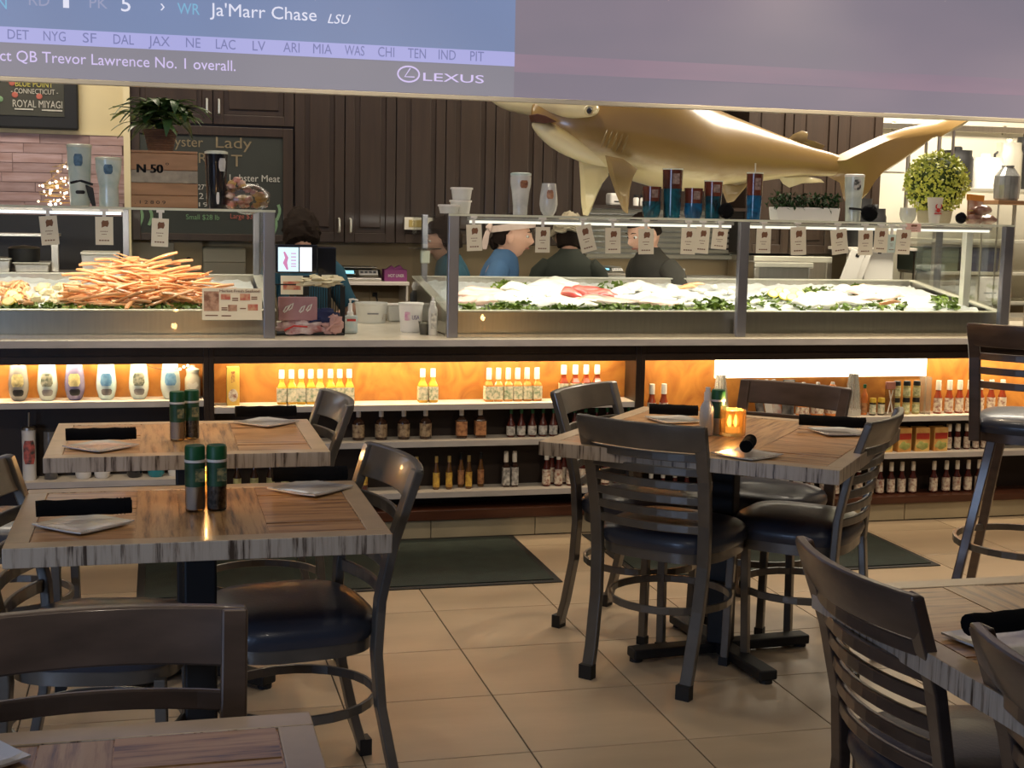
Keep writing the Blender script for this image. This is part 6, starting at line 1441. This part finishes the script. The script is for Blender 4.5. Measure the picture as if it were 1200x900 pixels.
# ================================================================ between the cases: register, rack, bottles
ZW = .9115
q = aty(356, 360, 6.55); POS = thing('register_terminal', 'black register terminal with two lit customer screens', 'register', (aty(352, 320, 6.55).x, 6.55, ZW))
cx_ = POS.location.x
def bz(px0, px1, y1, y0, Y0, Y1, nm, m, par, bevel=.002):
    a = aty(px0, y1, Y0); b2 = aty(px1, y0, Y0); L_ = par.location; o = MB().box(a.x-L_.x, b2.x-L_.x, Y0-L_.y, Y1-L_.y, a.z-L_.z, b2.z-L_.z).build(nm, m, par, bevel=bevel); return o
bz(323, 372, 320, 287, 6.46, 6.49, 'bezel', M['blackgloss'], POS, .004)
MB().box(-.04,.04,-.03,.03,.15,.24).box(-.10,.10,-.08,.08,0,.015).box(-.02,.02,-.015,.015,.015,.16).build('stand', M['black'], POS, bevel=.004)
s1 = bz(326, 350, 318, 290, 6.4575, 6.46, 'screen', emi('pos_screen_blue', (.62,.82,.95), 1.25), POS, 0); s2 = bz(351.5, 365.5, 318, 290, 6.4575, 6.46, 'screen', emi('pos_screen_white', (.95,.97,1), 1.3), POS, 0)
PNK = emi('pos_pink', (.62,.22,.42), 1); 
P = [aty(x, y, 6.455)-POS.location for x, y in ((333,295),(336,302),(334,308),(337,316))]
MB().tube(P, [.004,.008,.010,.004], 6).build('screen_figure', PNK, POS)
for y in (297,301,305,309,312): bz(341, 347, y+.6, y-.4, 6.455, 6.457, 'screen_line', PNK, POS, 0)
bz(372, 394, 331, 290, 6.50, 6.70, 'rear_display', M['blackgloss'], POS, .004)
# menu cards near the register
for i, (a, b2, y1, y0, l_) in enumerate(((329,355,345,323,'small printed cream card below the register screens'),(377,396,334,322,'small framed picture card right of the register'))):
    p = aty(a, y1, 6.40); t = thing('printed_card', l_, 'card', (p.x, 6.40, p.z)); w_ = aty(b2, y1, 6.40).x-p.x; h_ = aty(a, y0, 6.40).z-p.z
    MB().box(0, w_, -.001, .002, 0, h_).build('card', CARD, t); MB().box(w_*.1, w_*.9, -.002, -.001, h_*.25, h_*.7).build('print', REDP, t); MB().box(w_*.4, w_*.6, .002, .03, -(p.z-ZW), h_*.6).build('prop', M['black'], t)
# wire rack with merchandise bags
ax0, ax1 = aty(322, 395, 6.15).x, aty(402, 395, 6.15).x; zt_ = aty(360, 335, 6.15).z-ZW
RK = thing('merchandise_rack', 'black wire rack stuffed with printed bags beside the left case', 'rack', ((ax0+ax1)/2, 6.15, ZW)); X = (ax1-ax0)/2
MB().prism([(-.055,0),(.10,0),(.10,zt_),(-.02,zt_)], 'x', -X, -X+.004).build('side_panel', mat('brass_mesh_panel', (.20,.17,.10), .4, metal=.5, col2=(.09,.075,.045), scale=60), RK)
MB().box(-X, X, -.05, .10, 0, .006).build('base', M['black'], RK)
for i in range(16): x = -X*.1+X*1.1*i/15; MB().tube([(x,.095,.006),(x,.095,zt_)], .0022, 5).build('wire', M['black'], RK)
for i in range(5): MB().tube([(X,-.045+.035*i,.006),(X,-.045+.035*i,zt_)], .0028, 5).build('wire', M['black'], RK)
MB().tube([(-X,.0975,zt_),(X,.0975,zt_),(X,-.048,zt_)], .0035, 6).build('top_wire', M['black'], RK)
def soft(name, label, c, r, m, seed, cat='bag', amp=.28, R_=None, extra=None):
    t = thing(name, label, cat, tuple(RK.location+Vector(c)-Vector((0,0,0)))); MB().blob((0,0,0), r, seed, amp, 20, 14, mat=R_, freq=2.4).build('fabric', m, t, smooth=True)
    if extra: MB().tube(extra[0], .004, 6).build(extra[1], extra[2], t, smooth=True)
    return t
PKB = mat('pink_printed_bag', (.42,.24,.25), .5, col2=(.30,.14,.16), scale=9, coat=.4); NVY = mat('navy_cloth', (.012,.020,.085), .7, noise_amt=.4, scale=14, bump=.4, bscale=50); WPR = mat('white_red_print_cloth', (.60,.52,.52), .6, col2=(.30,.10,.10), scale=16, contrast=1.6); PKC = mat('dusty_pink_cloth', (.55,.32,.29), .6, noise_amt=.3, scale=14, bump=.3, bscale=40)
t = thing('pink_bag', 'dusty pink printed bag in the middle of the wire rack', 'bag', (RK.location.x-.055, 6.10, ZW+.105)); MB().box(-.085,.085,-.006,.012,-.04,.065).build('pouch', PKB, t, bevel=.005)
for i, (u, v) in enumerate(((-.065,.0),(-.045,.010),(.005,.0),(.035,.006))): MB().tube([(u,-.009,v),(u+.012,-.009,v+.02),(u+.025,-.009,v+.028),(u+.018,-.009,v+.006),(u+.004,-.009,v-.004)], .003, 5).build('white_scrawl', M['white'], t)
soft('navy_bundle', 'navy blue cloth bundle in the wire rack', (.045,-.015,.075), (.085,.04,.040), NVY, 2, extra=([(-.08,-.03,-.03),(-.03,-.042,-.01),(.04,-.042,.0)], 'seam', NVY))
soft('printed_bundle', 'white and red printed bundle at the foot of the rack', (-.045,-.04,.034), (.105,.03,.034), WPR, 5, extra=([(-.07,-.03,-.01),(-.03,-.034,.01),(.03,-.034,.006)], 'seam', RD))
soft('pink_bundle', 'dusty pink bundle at the right foot of the rack', (.10,-.035,.045), (.045,.035,.045), PKC, 7, extra=([(-.03,-.034,-.02),(0,-.04,.01),(.03,-.034,.02)], 'seam', PKC))
soft('crumpled_receipts', 'crumpled cream paper lying across the top of the rack', (.055,.03,zt_+.02), (.085,.04,.020), mat('cream_paper', (.70,.62,.40), .6, noise_amt=.12, scale=20), 9, 'paper', .5)
# sanitiser pump bottle
def wz(px, yb, z=ZW): return atz(px, yb, z)
q = wz(411, 391); t = thing('pump_bottle', 'clear hand sanitiser bottle with white pump in front of the tubs', 'bottle', (q.x, q.y+.02, ZW))
MB().box(-.033,.033,-.022,.022,0,.082).build('bottle_body', mat('sanitiser_clear', (.52,.58,.56), .2, noise_amt=.05, coat=.7), t, bevel=.010); MB().box(-.027,.027,-.0235,-.022,.012,.068).build('label', mat('pale_blue_label', (.42,.58,.60), .5, col2=(.65,.66,.60), scale=30), t); MB().box(-.018,.022,-.0245,-.0235,.056,.066).build('red_print', RD, t)
MB().lathe([(.015,.082),(.015,.095),(.010,.100),(.009,.135),(.004,.137),(.004,.150)], 14).build('pump', M['white'], t, smooth=True); MB().sweep([(-.006,0,.152),(.012,-.004,.154),(.034,-.008,.149)], (.012,.008)).build('spout', M['white'], t, bevel=.002)
# tubs on the back of the worktop
q = wz(437, 379); r_ = px2m(18, q.y); t = thing('ice_tub', 'large white round tub at the back of the worktop', 'tub', (q.x, q.y+.06, ZW)); 
MB().lathe([(r_*.88,0),(r_*.9,.006),(r_*1.0,.090),(r_*1.04,.092),(r_*1.04,.100),(r_*.97,.100),(r_*.92,.03),(.01,.03)], 26).build('tub_body', TUBM, t, smooth=True); MB().tube([(r_*.6,-r_*.82,.02),(r_*.72,-r_*.78,.045),(r_*.86,-r_*.62,.042),(r_*.93,-r_*.5,.02)], .004, 6).build('handle', M['steel'], t, smooth=True); MB().box(-.03,.025,-r_*.98,-r_*.9,.045,.052).build('print', M['alu'], t)
q = wz(466, 378); t = thing('ice_tub', 'squarer white tub partly behind the printed bucket', 'tub', (q.x+.02, q.y+.10, ZW)); MB().prism([(-.055,0),(.055,0),(.062,.082),(-.062,.082)], 'y', -.05, .05).build('tub_body', TUBM, t, bevel=.008); MB().box(-.066,.066,-.054,.054,.080,.088).build('rim', M['white'], t, bevel=.003)
# printed bucket
q = wz(484, 390); t = thing('printed_bucket', 'white bucket with pink and purple print beside the case corner', 'bucket', (q.x, q.y+.06, ZW)); MB().lathe([(.046,0),(.048,.005),(.056,.125),(.059,.127),(.059,.134)], 26).build('bucket_body', M['white'], t, smooth=True)
PKP = mat('pink_print', (.62,.25,.42), .5, col2=(.72,.66,.62), scale=30, contrast=1.4)
MB().box(-.036,-.010,-.052,-.03,.055,.095).build('pink_print', PKP, t, bevel=.003); lettering('USA', t.location+Vector((-.004,-.055,.06)), t.location+Vector((.030,-.053,.06)), .02, mat('purple_print', (.16,.12,.25), .5, noise_amt=.1), t, .02)
q = wz(498, 392); t = thing('deli_cup', 'small clear cup of grey seasoning by the spray bottle', 'cup', (q.x-.004, q.y-.0, ZW)); MB().lathe([(.019,0),(.024,.048)], 18).build('contents', mat('grey_powder', (.16,.14,.11), .8, noise_amt=.3, scale=90), t, smooth=True); MB().lathe([(.0195,0),(.027,.060),(.029,.061)], 18).build('cup_wall', M['acrylic'], t, smooth=True)
q = wz(509, 393); t = thing('spray_bottle', 'clear spray bottle with white cap against the case post', 'bottle', (q.x-.004, q.y+.02, ZW)); MB().lathe([(.019,0),(.021,.005),(.021,.115),(.012,.135)], 16).build('bottle_body', mat('clear_spray_body', (.62,.60,.54), .2, noise_amt=.08, coat=.8), t, smooth=True); MB().lathe([(.012,.133),(.012,.150),(.007,.154),(.006,.172)], 12).build('nozzle', M['white'], t, smooth=True); MB().box(-.012,.012,-.0225,-.021,.03,.10).build('print', mat('grey_print', (.35,.34,.30), .5, col2=(.66,.63,.55), scale=50, contrast=2), t)
q = wz(483, 377); t = thing('soap_bottle', 'white soap bottle standing behind the printed bucket', 'bottle', (q.x+.01, 6.84, ZW)); MB().lathe([(.024,0),(.026,.14),(.012,.16)], 14).build('bottle_body', M['black'], t, smooth=True); MB().lathe([(.012,.16),(.018,.18),(.010,.20)], 12).build('nozzle', M['white'], t, smooth=True)
# clamp tray on the rear left post of the long case
q = aty(498, 292, 6.80); t = thing('clamp_tray', 'small clear tray clamped to the rear corner post', 'tray', (q.x, 6.80, q.z)); MB().lathe([(.07,0),(.078,.004),(.07,.006)], 20, mat=Matrix.Scale(1.1,4,(1,0,0))).build('tray', M['acrylic'], t, smooth=True); MB().box(-.022,.022,-.02,.02,-.07,-.006).build('clamp', M['glassedge'], t, bevel=.006); MB().box(-.015,.010,-.015,.015,.006,.045).build('knob', M['alu'], t, bevel=.003)

# ================================================================ kitchen behind
# shelf with scale and purple box
a, b2 = aty(405, 333, 8.15), aty(478, 333, 8.15); z_ = a.z
WSH = tag(MB().box(a.x-.12, b2.x, 8.10, 8.399, z_-.004, z_+.018).build('wall_shelf', M['shelf'], bevel=.003), 'cream wall shelf holding the digital scale', 'shelf'); MB().box(b2.x-.012, b2.x, 8.14, 8.399, z_-.10, z_-.004).build('bracket', M['shelf'], WSH)
LCD = emi('scale_lcd', (.35,.80,.95), 1.2)
def scale_(px0, px1, zb_, Y, label, group=None):
    x0, x1 = aty(px0, 320, Y).x, aty(px1, 320, Y).x; t = thing('digital_scale', label, 'scale', ((x0+x1)/2, Y, zb_)); X = (x1-x0)/2; H = X*.58
    MB().prism([(-.05,0),(.16,0),(.16,H*.9),(.02,H*.9),(-.05,H*.25)], 'x', -X, X).build('housing', M['steel'], t, bevel=.006)
    MB().box(-X*.9, X*.85, .0, .19, H*.98, H*1.12).build('pan', M['steeldk'], t, bevel=.004)
    R_ = Matrix.Translation((0,-.018,H*.575)) @ Matrix.Rotation(-radians(45)+.0, 4, 'X')
    MB().box(-X*.88, -X*.20, -.012, -.006, -H*.24, H*.24, mat=R_).build('display_window', M['blackgloss'], t, bevel=.003); MB().box(-X*.80, -X*.28, -.0145, -.012, -H*.16, H*.16, mat=R_).build('display', LCD, t)
    MB().box(-X*.05, X*.85, -.012, -.006, -H*.24, H*.24, mat=R_).build('keypad', M['white'], t, bevel=.003)
    for i in range(4):
        MB().box(X*(.02+.2*i), X*(.15+.2*i), -.0145, -.012, -H*.1, H*.1, mat=R_).build('key', M['alu'], t)
    return t
scale_(396, 446, z_+.0185, 8.20, 'digital scale with blue display on the cream wall shelf')
p = aty(463, 330, 8.18); t = thing('tissue_box', 'magenta carton with white lettering beside the scale', 'box', (p.x, 8.20, z_+.0185)); MG = mat('magenta_carton', (.28,.05,.20), .5, noise_amt=.1)
MB().box(-.068,.068,-.04,.06,0,.07).build('carton', MG, t, bevel=.002); MB().prism([(-.05,.07),(-.02,.092),(0,.078),(.03,.095),(.055,.07)], 'y', -.01, .03).build('torn_flap', MG, t); lettering('HOT LINER', t.location+Vector((-.045,-.042,.025)), t.location+Vector((.05,-.042,.025)), .018, M['white'], t, .03)
q = aty(439, 345, 8.39); t = thing('wall_outlet', 'power outlet with black cord on the tan wall', 'outlet', (q.x, 8.392, q.z)); MB().box(-.03,.03,-.004,.004,-.045,.045).build('plate', M['walltan'], t, bevel=.002); MB().box(-.014,.014,-.03,-.004,-.012,.012).build('plug', M['black'], t, bevel=.003); MB().tube([(0,-.03,0),(.01,-.045,-.03),(.005,-.03,-.10),(.0,-.02,-.16)], .005, 6).build('cord', M['black'], t, smooth=True)
# sign on the cabinet
p0, p1 = aty(474, 269, 8.03), aty(497, 255, 8.03); t = thing('cabinet_notice', 'small yellow notice in a cream frame on the cabinet by the case', 'sign', (p0.x, 8.03, p0.z)); w_, h_ = p1.x-p0.x+.05, p1.z-p0.z
MB().box(0, w_, 0, .012, 0, h_).build('frame', M['wallwhite'], t, bevel=.002); MB().box(w_*.15, w_*.85, -.002, 0, h_*.2, h_*.8).build('notice', mat('yellow_notice', (.50,.38,.12), .5, noise_amt=.2, scale=40), t)
# back counter along the kitchen wall
BC = tag(MB().box(1.60, 4.62, 7.86, 8.39, .0, .90).build('back_counter', M['steeldk']), 'stainless back counter along the kitchen wall', 'counter')
MB().box(1.58, 4.63, 7.84, 8.39, .90, .935).build('counter_top', M['steel'], BC, bevel=.004)
BL = tag(MB().box(-2.6, -.02, 7.86, 8.39, .0, 1.0).build('back_counter', M['steeldk']), 'dark back counter at the left of the kitchen', 'counter'); MB().box(-2.6, .0, 7.84, 8.39, 1.0, 1.03).build('counter_top', M['steel'], BL, bevel=.004)
DK = tag(MB().box(-2.6, aty(147,270,8.3).x, 8.30, 8.37, 1.035, aty(60,252,8.3).z).build('splash_panel', mat('black_splash', (.012,.010,.012), .4, noise_amt=.3)), 'black splash panel under the rose brick tiles', 'panel')
def pan(px0, px1, y1, y0, Y, label, m=None, nm='hotel_pan', cat='pan'):
    a = aty(px0, y1, Y); b2 = aty(px1, y0, Y); t = thing(nm, label, cat, ((a.x+b2.x)/2, Y, a.z)); X = (b2.x-a.x)/2; H = b2.z-a.z
    MB().prism([(-X*.88,0),(X*.88,0),(X*.96,H*.88),(-X*.96,H*.88)], 'y', -.12, .12).build('pan_body', m or M['steel'], t, bevel=.006); MB().box(-X, X, -.14, .14, H*.88, H).build('rim', M['alubright'], t, bevel=.003); return t
z1 = aty(118, 318, 7.5).z
RS = tag(MB().box(-2.4, .02, 7.3, 7.7, z1-.025, z1-.002).build('prep_shelf', M['steel']), 'steel prep shelf behind the left case', 'shelf')
for x in (-2.38, -.0): MB().box(x-.015, x+.015, 7.33, 7.36, 0, z1-.025).build('upright', M['steel'], RS)
pan(96, 140, 318, 295, 7.5, 'lidded white hotel pan behind the crab legs', M['white'])
pan(18, 61, 318, 307, 7.5, 'shallow steel pan behind the left case'); pan(-8, 15, 318, 302, 7.5, 'steel pan cropped by the left edge')
a = aty(65, 318, 7.45); t = thing('steel_post_rack', 'steel rack post with a wire shelf behind the left case', 'rack', (a.x, 7.45, z1)); 
for dx in (0, -.9): MB().box(dx-.018, dx+.018, -.018, .018, 0, .19).build('post', M['steel'], t, bevel=.002)
MB().box(-.9, .018, -.02, .2, .178, .19).build('shelf_board', M['steel'], t); MB().lathe([(.07,.10),(.075,.105),(.06,.112)], 18, (-.32,.05,-.10)).build('plate', M['plate'], t)
t = thing('stock_pot', 'black pot with pale lid behind the left case', 'pot', (aty(28, 300, 7.5).x, 7.52, aty(28,307,7.5).z)); MB().lathe([(.07,0),(.078,.01),(.078,.07)], 20).build('pot_body', M['black'], t, smooth=True); MB().lathe([(.08,.07),(.07,.078),(.01,.085)], 20).build('lid', M['steel'], t, smooth=True)
# white wall panel / fridge in the gap behind the crate (under the cabinet)
p0, p1 = aty(152, 325, 8.3), aty(237, 290, 8.3)
FR = thing('wall_unit', 'pale steel wall unit with round lock behind the crab legs', 'cabinet', ((p0.x+p1.x)/2, 8.3, 1.0)); X = (p1.x-p0.x)/2; H = zc0-1.0-.01
MB().box(-X, X, 0, .09, -.1, H).build('carcass', M['walltan'], FR); MB().box(-X+.01, X-.16, -.008, 0, -.09, H-.01).build('door', mat('pale_steel_paint', (.38,.34,.26), .45, noise_amt=.1), FR, bevel=.003); MB().lathe([(.014,0),(.014,.012)], 14, mat=Matrix.Translation((X*.62,-.008,.16)) @ Matrix.Rotation(pi/2,4,'X')).build('lock', M['black'], FR)
p0, p1 = aty(238, 322, 8.25), aty(288, 290, 8.25); t = thing('paper_dispenser', 'pale boxy wall dispenser behind the left case', 'dispenser', ((p0.x+p1.x)/2, 8.25, p0.z)); X = (p1.x-p0.x)/2; H = p1.z-p0.z
MB().box(-X, X, 0, .12, 0, H).build('housing', mat('beige_plastic', (.40,.35,.25), .5, noise_amt=.08), t, bevel=.01); MB().box(-X, X, -.012, 0, H*.45, H*.95).build('front_cover', mat('beige_cover', (.44,.39,.28), .5, noise_amt=.06), t, bevel=.006)
# scale behind the hair net, right part appliances
scale_(702, 730, aty(716, 322, 7.75).z, 7.75, 'digital scale with blue display between two workers')
SB = tag(MB().box(aty(640,322,7.7).x, aty(860,322,7.7).x, 7.66, 7.86, aty(716,322,7.75).z-.03, aty(716,322,7.75).z-.001).build('prep_shelf', M['steel']), 'steel shelf under the small scale', 'shelf')
def framed(px0, px1, y1, y0, Y, label, nm, cat, m1, m2, depth=.3):
    a, b2 = aty(px0, y1, Y), aty(px1, y0, Y); t = thing(nm, label, cat, ((a.x+b2.x)/2, Y, a.z)); X = (b2.x-a.x)/2; H = b2.z-a.z; fr = min(X, H)*.24
    MB().box(-X, X, .004, depth, -(a.z-.936), H).build('housing', m1, t, bevel=.004); MB().box(-X+fr, X-fr, -.002, .004, fr*.6, H-fr).build('window', m2, t)
    MB().box(-X, X, -.008, .004, H-fr, H).build('top_frame', M['alubright'], t, bevel=.004); MB().box(-X, -X+fr, -.008, .004, 0, H-fr).build('side_frame', M['steel'], t, bevel=.003); MB().box(X-fr, X, -.008, .004, 0, H-fr).build('side_frame', M['steel'], t, bevel=.003); return t
framed(883, 953, 332, 308, 7.6, 'stainless framed unit behind the right half of the long case', 'warming_unit', 'appliance', M['steel'], M['steeldk'])
framed(882, 975, 330, 301, 7.95, 'wide grey steel hood behind the stainless unit', 'steel_hood', 'appliance', M['steel'], M['steel'], .4)
# sloping white panels and rack at the far right
xw = aty(975, 300, 7.9).x
for i, (px, l_) in enumerate(((985, 'slanted white board leaning behind the slanted tag, left one'), (997, 'slanted white board leaning behind the slanted tag, right one'), (1040, 'white board standing below the pale blue card'))):
    a = aty(px, 325, 7.7); t = thing('cutting_board', l_, 'board', (a.x, 7.72+.05*i, .94)); t.rotation_euler = (0, .35 if i < 2 else .0, 0)
    MB().box(-.05 if i < 2 else -.10, .05 if i < 2 else .10, -.008, .008, 0, .36).build('board', M['white'], t, bevel=.004); MB().box(-.012, .012, -.0095, .0095, .32, .34).build('handle_slot', M['black'], t)
# open steel shelving at the right
RX0, RX1 = aty(1072, 300, 7.9).x, 6.3
RKR = thing('steel_shelving', 'open steel shelving loaded with dark bins at the right', 'shelving', ((RX0+RX1)/2, 7.9, 0)); X = (RX1-RX0)/2
zsh = [aty(1130, y, 7.9).z for y in (352, 318, 281, 222)]
for z in zsh: MB().box(-X, X, -.2, .2, z-.015, z+.005).build('shelf', M['alubright'], RKR, bevel=.002)
for x in (-X+.02, 0, X-.02):
    for y in (-.18, .18): MB().tube([(x, y, 0), (x, y, zsh[-1]+.35)], .013, 8).build('post', M['steel'], RKR, smooth=True)
GB = mat('green_grey_bin', (.10,.12,.085), .5, noise_amt=.15); NB = mat('navy_bin', (.035,.04,.085), .5, noise_amt=.2)
for i, (a_, b_2, m_, l_) in enumerate(((1081, 1098, GB, 'narrow dark green bin seen through the right end of the case'), (1103, 1124, GB, 'dark green bin beside the bright post'), (1133, 1172, NB, 'navy blue bin at the right on the steel shelving'))):
    xa, xb = aty(a_, 300, 7.72).x, aty(b_2, 300, 7.72).x; t = thing('storage_bin', l_, 'bin', ((xa+xb)/2, 7.88, zsh[1]+.0055)); w_ = (xb-xa)/2; H = zsh[2]-zsh[1]-.05
    MB().prism([(-w_*.94,0),(w_*.94,0),(w_,H),(-w_,H)], 'y', -.16, .15).build('bin_body', m_, t, bevel=.006); MB().box(-w_*1.02, w_*1.02, -.17, .16, H, H+.012).build('rim', M['steel'], t, bevel=.003)
xa, xb = aty(1147, 340, 7.7).x, aty(1172, 340, 7.7).x; t = thing('white_carton', 'tall white carton low on the steel shelving', 'box', ((xa+xb)/2, 7.85, zsh[0]-.0+.0055)); MB().box(-(xb-xa)/2, (xb-xa)/2, -.15, .12, 0, zsh[1]-zsh[0]-.03).build('carton', M['white'], t, bevel=.004); MB().box(-.04,.05,-.1515,-.150,.05,.058).build('print', M['alu'], t)
for i, (px, r_, h_, mm, l_) in enumerate(((1008,.075,.30,'black','tall black canister beside the cabinets'),(1025,.07,.24,'black','shorter black canister right of the tall one'),(1118,.10,.24,'black','large black air pot behind the boxwood ball'),(1151,.115,.20,'white','large white drum on the upper shelf'),(1178,.085,.30,'alubright','tall pale steel canister at the right'),(1196,.05,.34,'black','black cylinder cropped at the right edge'))):
    Yc = 7.95; zz = zsh[3] if px > 1100 else zsh[3]
    if px < 1100: 
        a = aty(px, 262, 7.9); t = thing('canister', l_, 'canister', (a.x, 7.9, 1.3)); 
    else: a = aty(px, 250, Yc); t = thing('canister', l_, 'canister', (a.x, Yc, zsh[3]+.0055))
    MB().lathe([(r_*.96,0),(r_,.01),(r_,h_*.78),(r_*.9,h_*.86),(r_*.9,h_)], 24).build('canister_body', M[mm], t, smooth=True); MB().lathe([(r_*.3,h_),(r_*.28,h_+.02),(r_*.2,h_+.026)], 12).build('knob', M[mm], t, smooth=True)
    MB().tube([(-r_*.95,-.0,h_*.5),(-r_*1.2,-.0,h_*.55),(-r_*1.2,0,h_*.75),(-r_*.95,0,h_*.8)], .008, 6).build('handle', M['black'], t, smooth=True)
z13 = 1.3
a = aty(1002, 262, 7.9); b2 = aty(1068, 262, 7.9); CSH = tag(MB().box(a.x-.1, b2.x, 7.78, 8.37, z13-.02, z13-.001).build('wall_shelf', M['shelf'], bevel=.003), 'pale shelf carrying the black canisters below the shark tail', 'shelf')
for x in (a.x-.09, b2.x-.02): MB().box(x, x+.02, 7.80, 7.82, .935, z13-.02).build('upright', M['steel'], CSH)
a = aty(1052, 190, 8.3); t = thing('paper_notice', 'white paper notice taped to the wall under the shark tail', 'paper', (a.x, 8.372, a.z-.06)); MB().box(-.11,.10,-.002,.001,0,.20).build('sheet', M['plate'], t)
for i in range(4): MB().box(-.09,.07-.02*i,-.0028,-.002,.16-.04*i,.166-.04*i).build('print_line', M['alu'], t)
# rail across the white wall
a, b2 = aty(1033, 147, 8.35), aty(1199, 152, 8.35); t = thing('wall_rail', 'long steel rail across the white wall above the shelving', 'rail', ((a.x+b2.x)/2+.4, 8.35, a.z)); X = (b2.x-a.x)/2+.4; MB().box(-X, X, -.015, .01, -.02, .02).build('bar', M['steel'], t, bevel=.003)
for x in (-X+.1, 0, X-.1): MB().box(x-.01, x+.01, .01, .03, -.03, .03).build('bracket', M['steel'], t)
# big ribbed glass jar on a wood stand
a = aty(1180, 258, 6.6); zj = aty(1180, 235, 6.6).z
t = thing('wood_stand', 'small wooden stand holding the glass jar at the right', 'stand', (a.x, 6.62, ZW)); MB().box(-.10,.12,-.08,.08,zj-ZW-.022,zj-ZW).build('board', WD, t, bevel=.003)
for x in (-.09, .11):
    for y in (-.07, .07): MB().tube([(x, y, 0), (x, y, zj-ZW-.022)], .005, 8).build('leg', M['steel'], t)
t = thing('glass_jar', 'large ribbed glass jar on the wooden stand', 'jar', (a.x, 6.62, zj+.0005)); prof = [(.058,0),(.066,.01),(.070,.08),(.066,.13),(.040,.165),(.032,.175),(.034,.185)]
MB().lathe(prof, 16).build('glass', mat('silvery_ribbed_glass', (.50,.51,.49), .12, col2=(.25,.26,.25), scale=14, stretch=(3,3,.6), metal=.3, coat=.9), t); MB().blob((0,0,.03), (.055,.055,.03), 1, .1, 14, 8).build('white_filling', M['white'], t, smooth=True)
# white surfaces at the far right behind the case
t = tag(MB().box(aty(1188,330,6.7).x+.02, 6.0, 6.95, 7.3, .0, .90).build('prep_counter', M['white']), 'white prep counter at the far right', 'counter'); MB().box(aty(1188,330,6.7).x, 6.02, 6.93, 7.32, .90, .93).build('counter_top', M['steel'], t)

# ================================================================ tidy up
def number(group, text):
    os_ = sorted([o for o in S.objects if o.get('group') == group], key=lambda o: o.location.x)
    for i, o in enumerate(os_): o['label'] = text % nth(i, len(os_))
number('cream shellfish in the left case', 'cream shellfish lump beside the crab legs, %s')
number('pink fillets left of the kale', 'pale pink fillet at the left end of the long case, %s')
number('white fillets in the heap', 'white fillet heaped between the kale and tuna, %s')
number('red tuna loins', 'deep red tuna loin in the middle of the long case, %s')
number('white fillets near the middle post', 'white fillet stacked just left of the middle post, %s')
number('stray crab claws', 'small orange crab claw on the white fish, %s')
number('white fillets in the right half', 'white fillet in the right half of the long case, %s')
number('blush fillets at the right end', 'blush pink fillet near the right end of the case, %s')
number('lemon slices in the left case', 'lemon slice among the shrimp, %s')
number('lemon slices in the right case', 'lemon slice right of the middle post, %s')
for o in list(bpy.data.objects):
    if o.name.startswith('_lettering'): bpy.data.objects.remove(o, do_unlink=True)
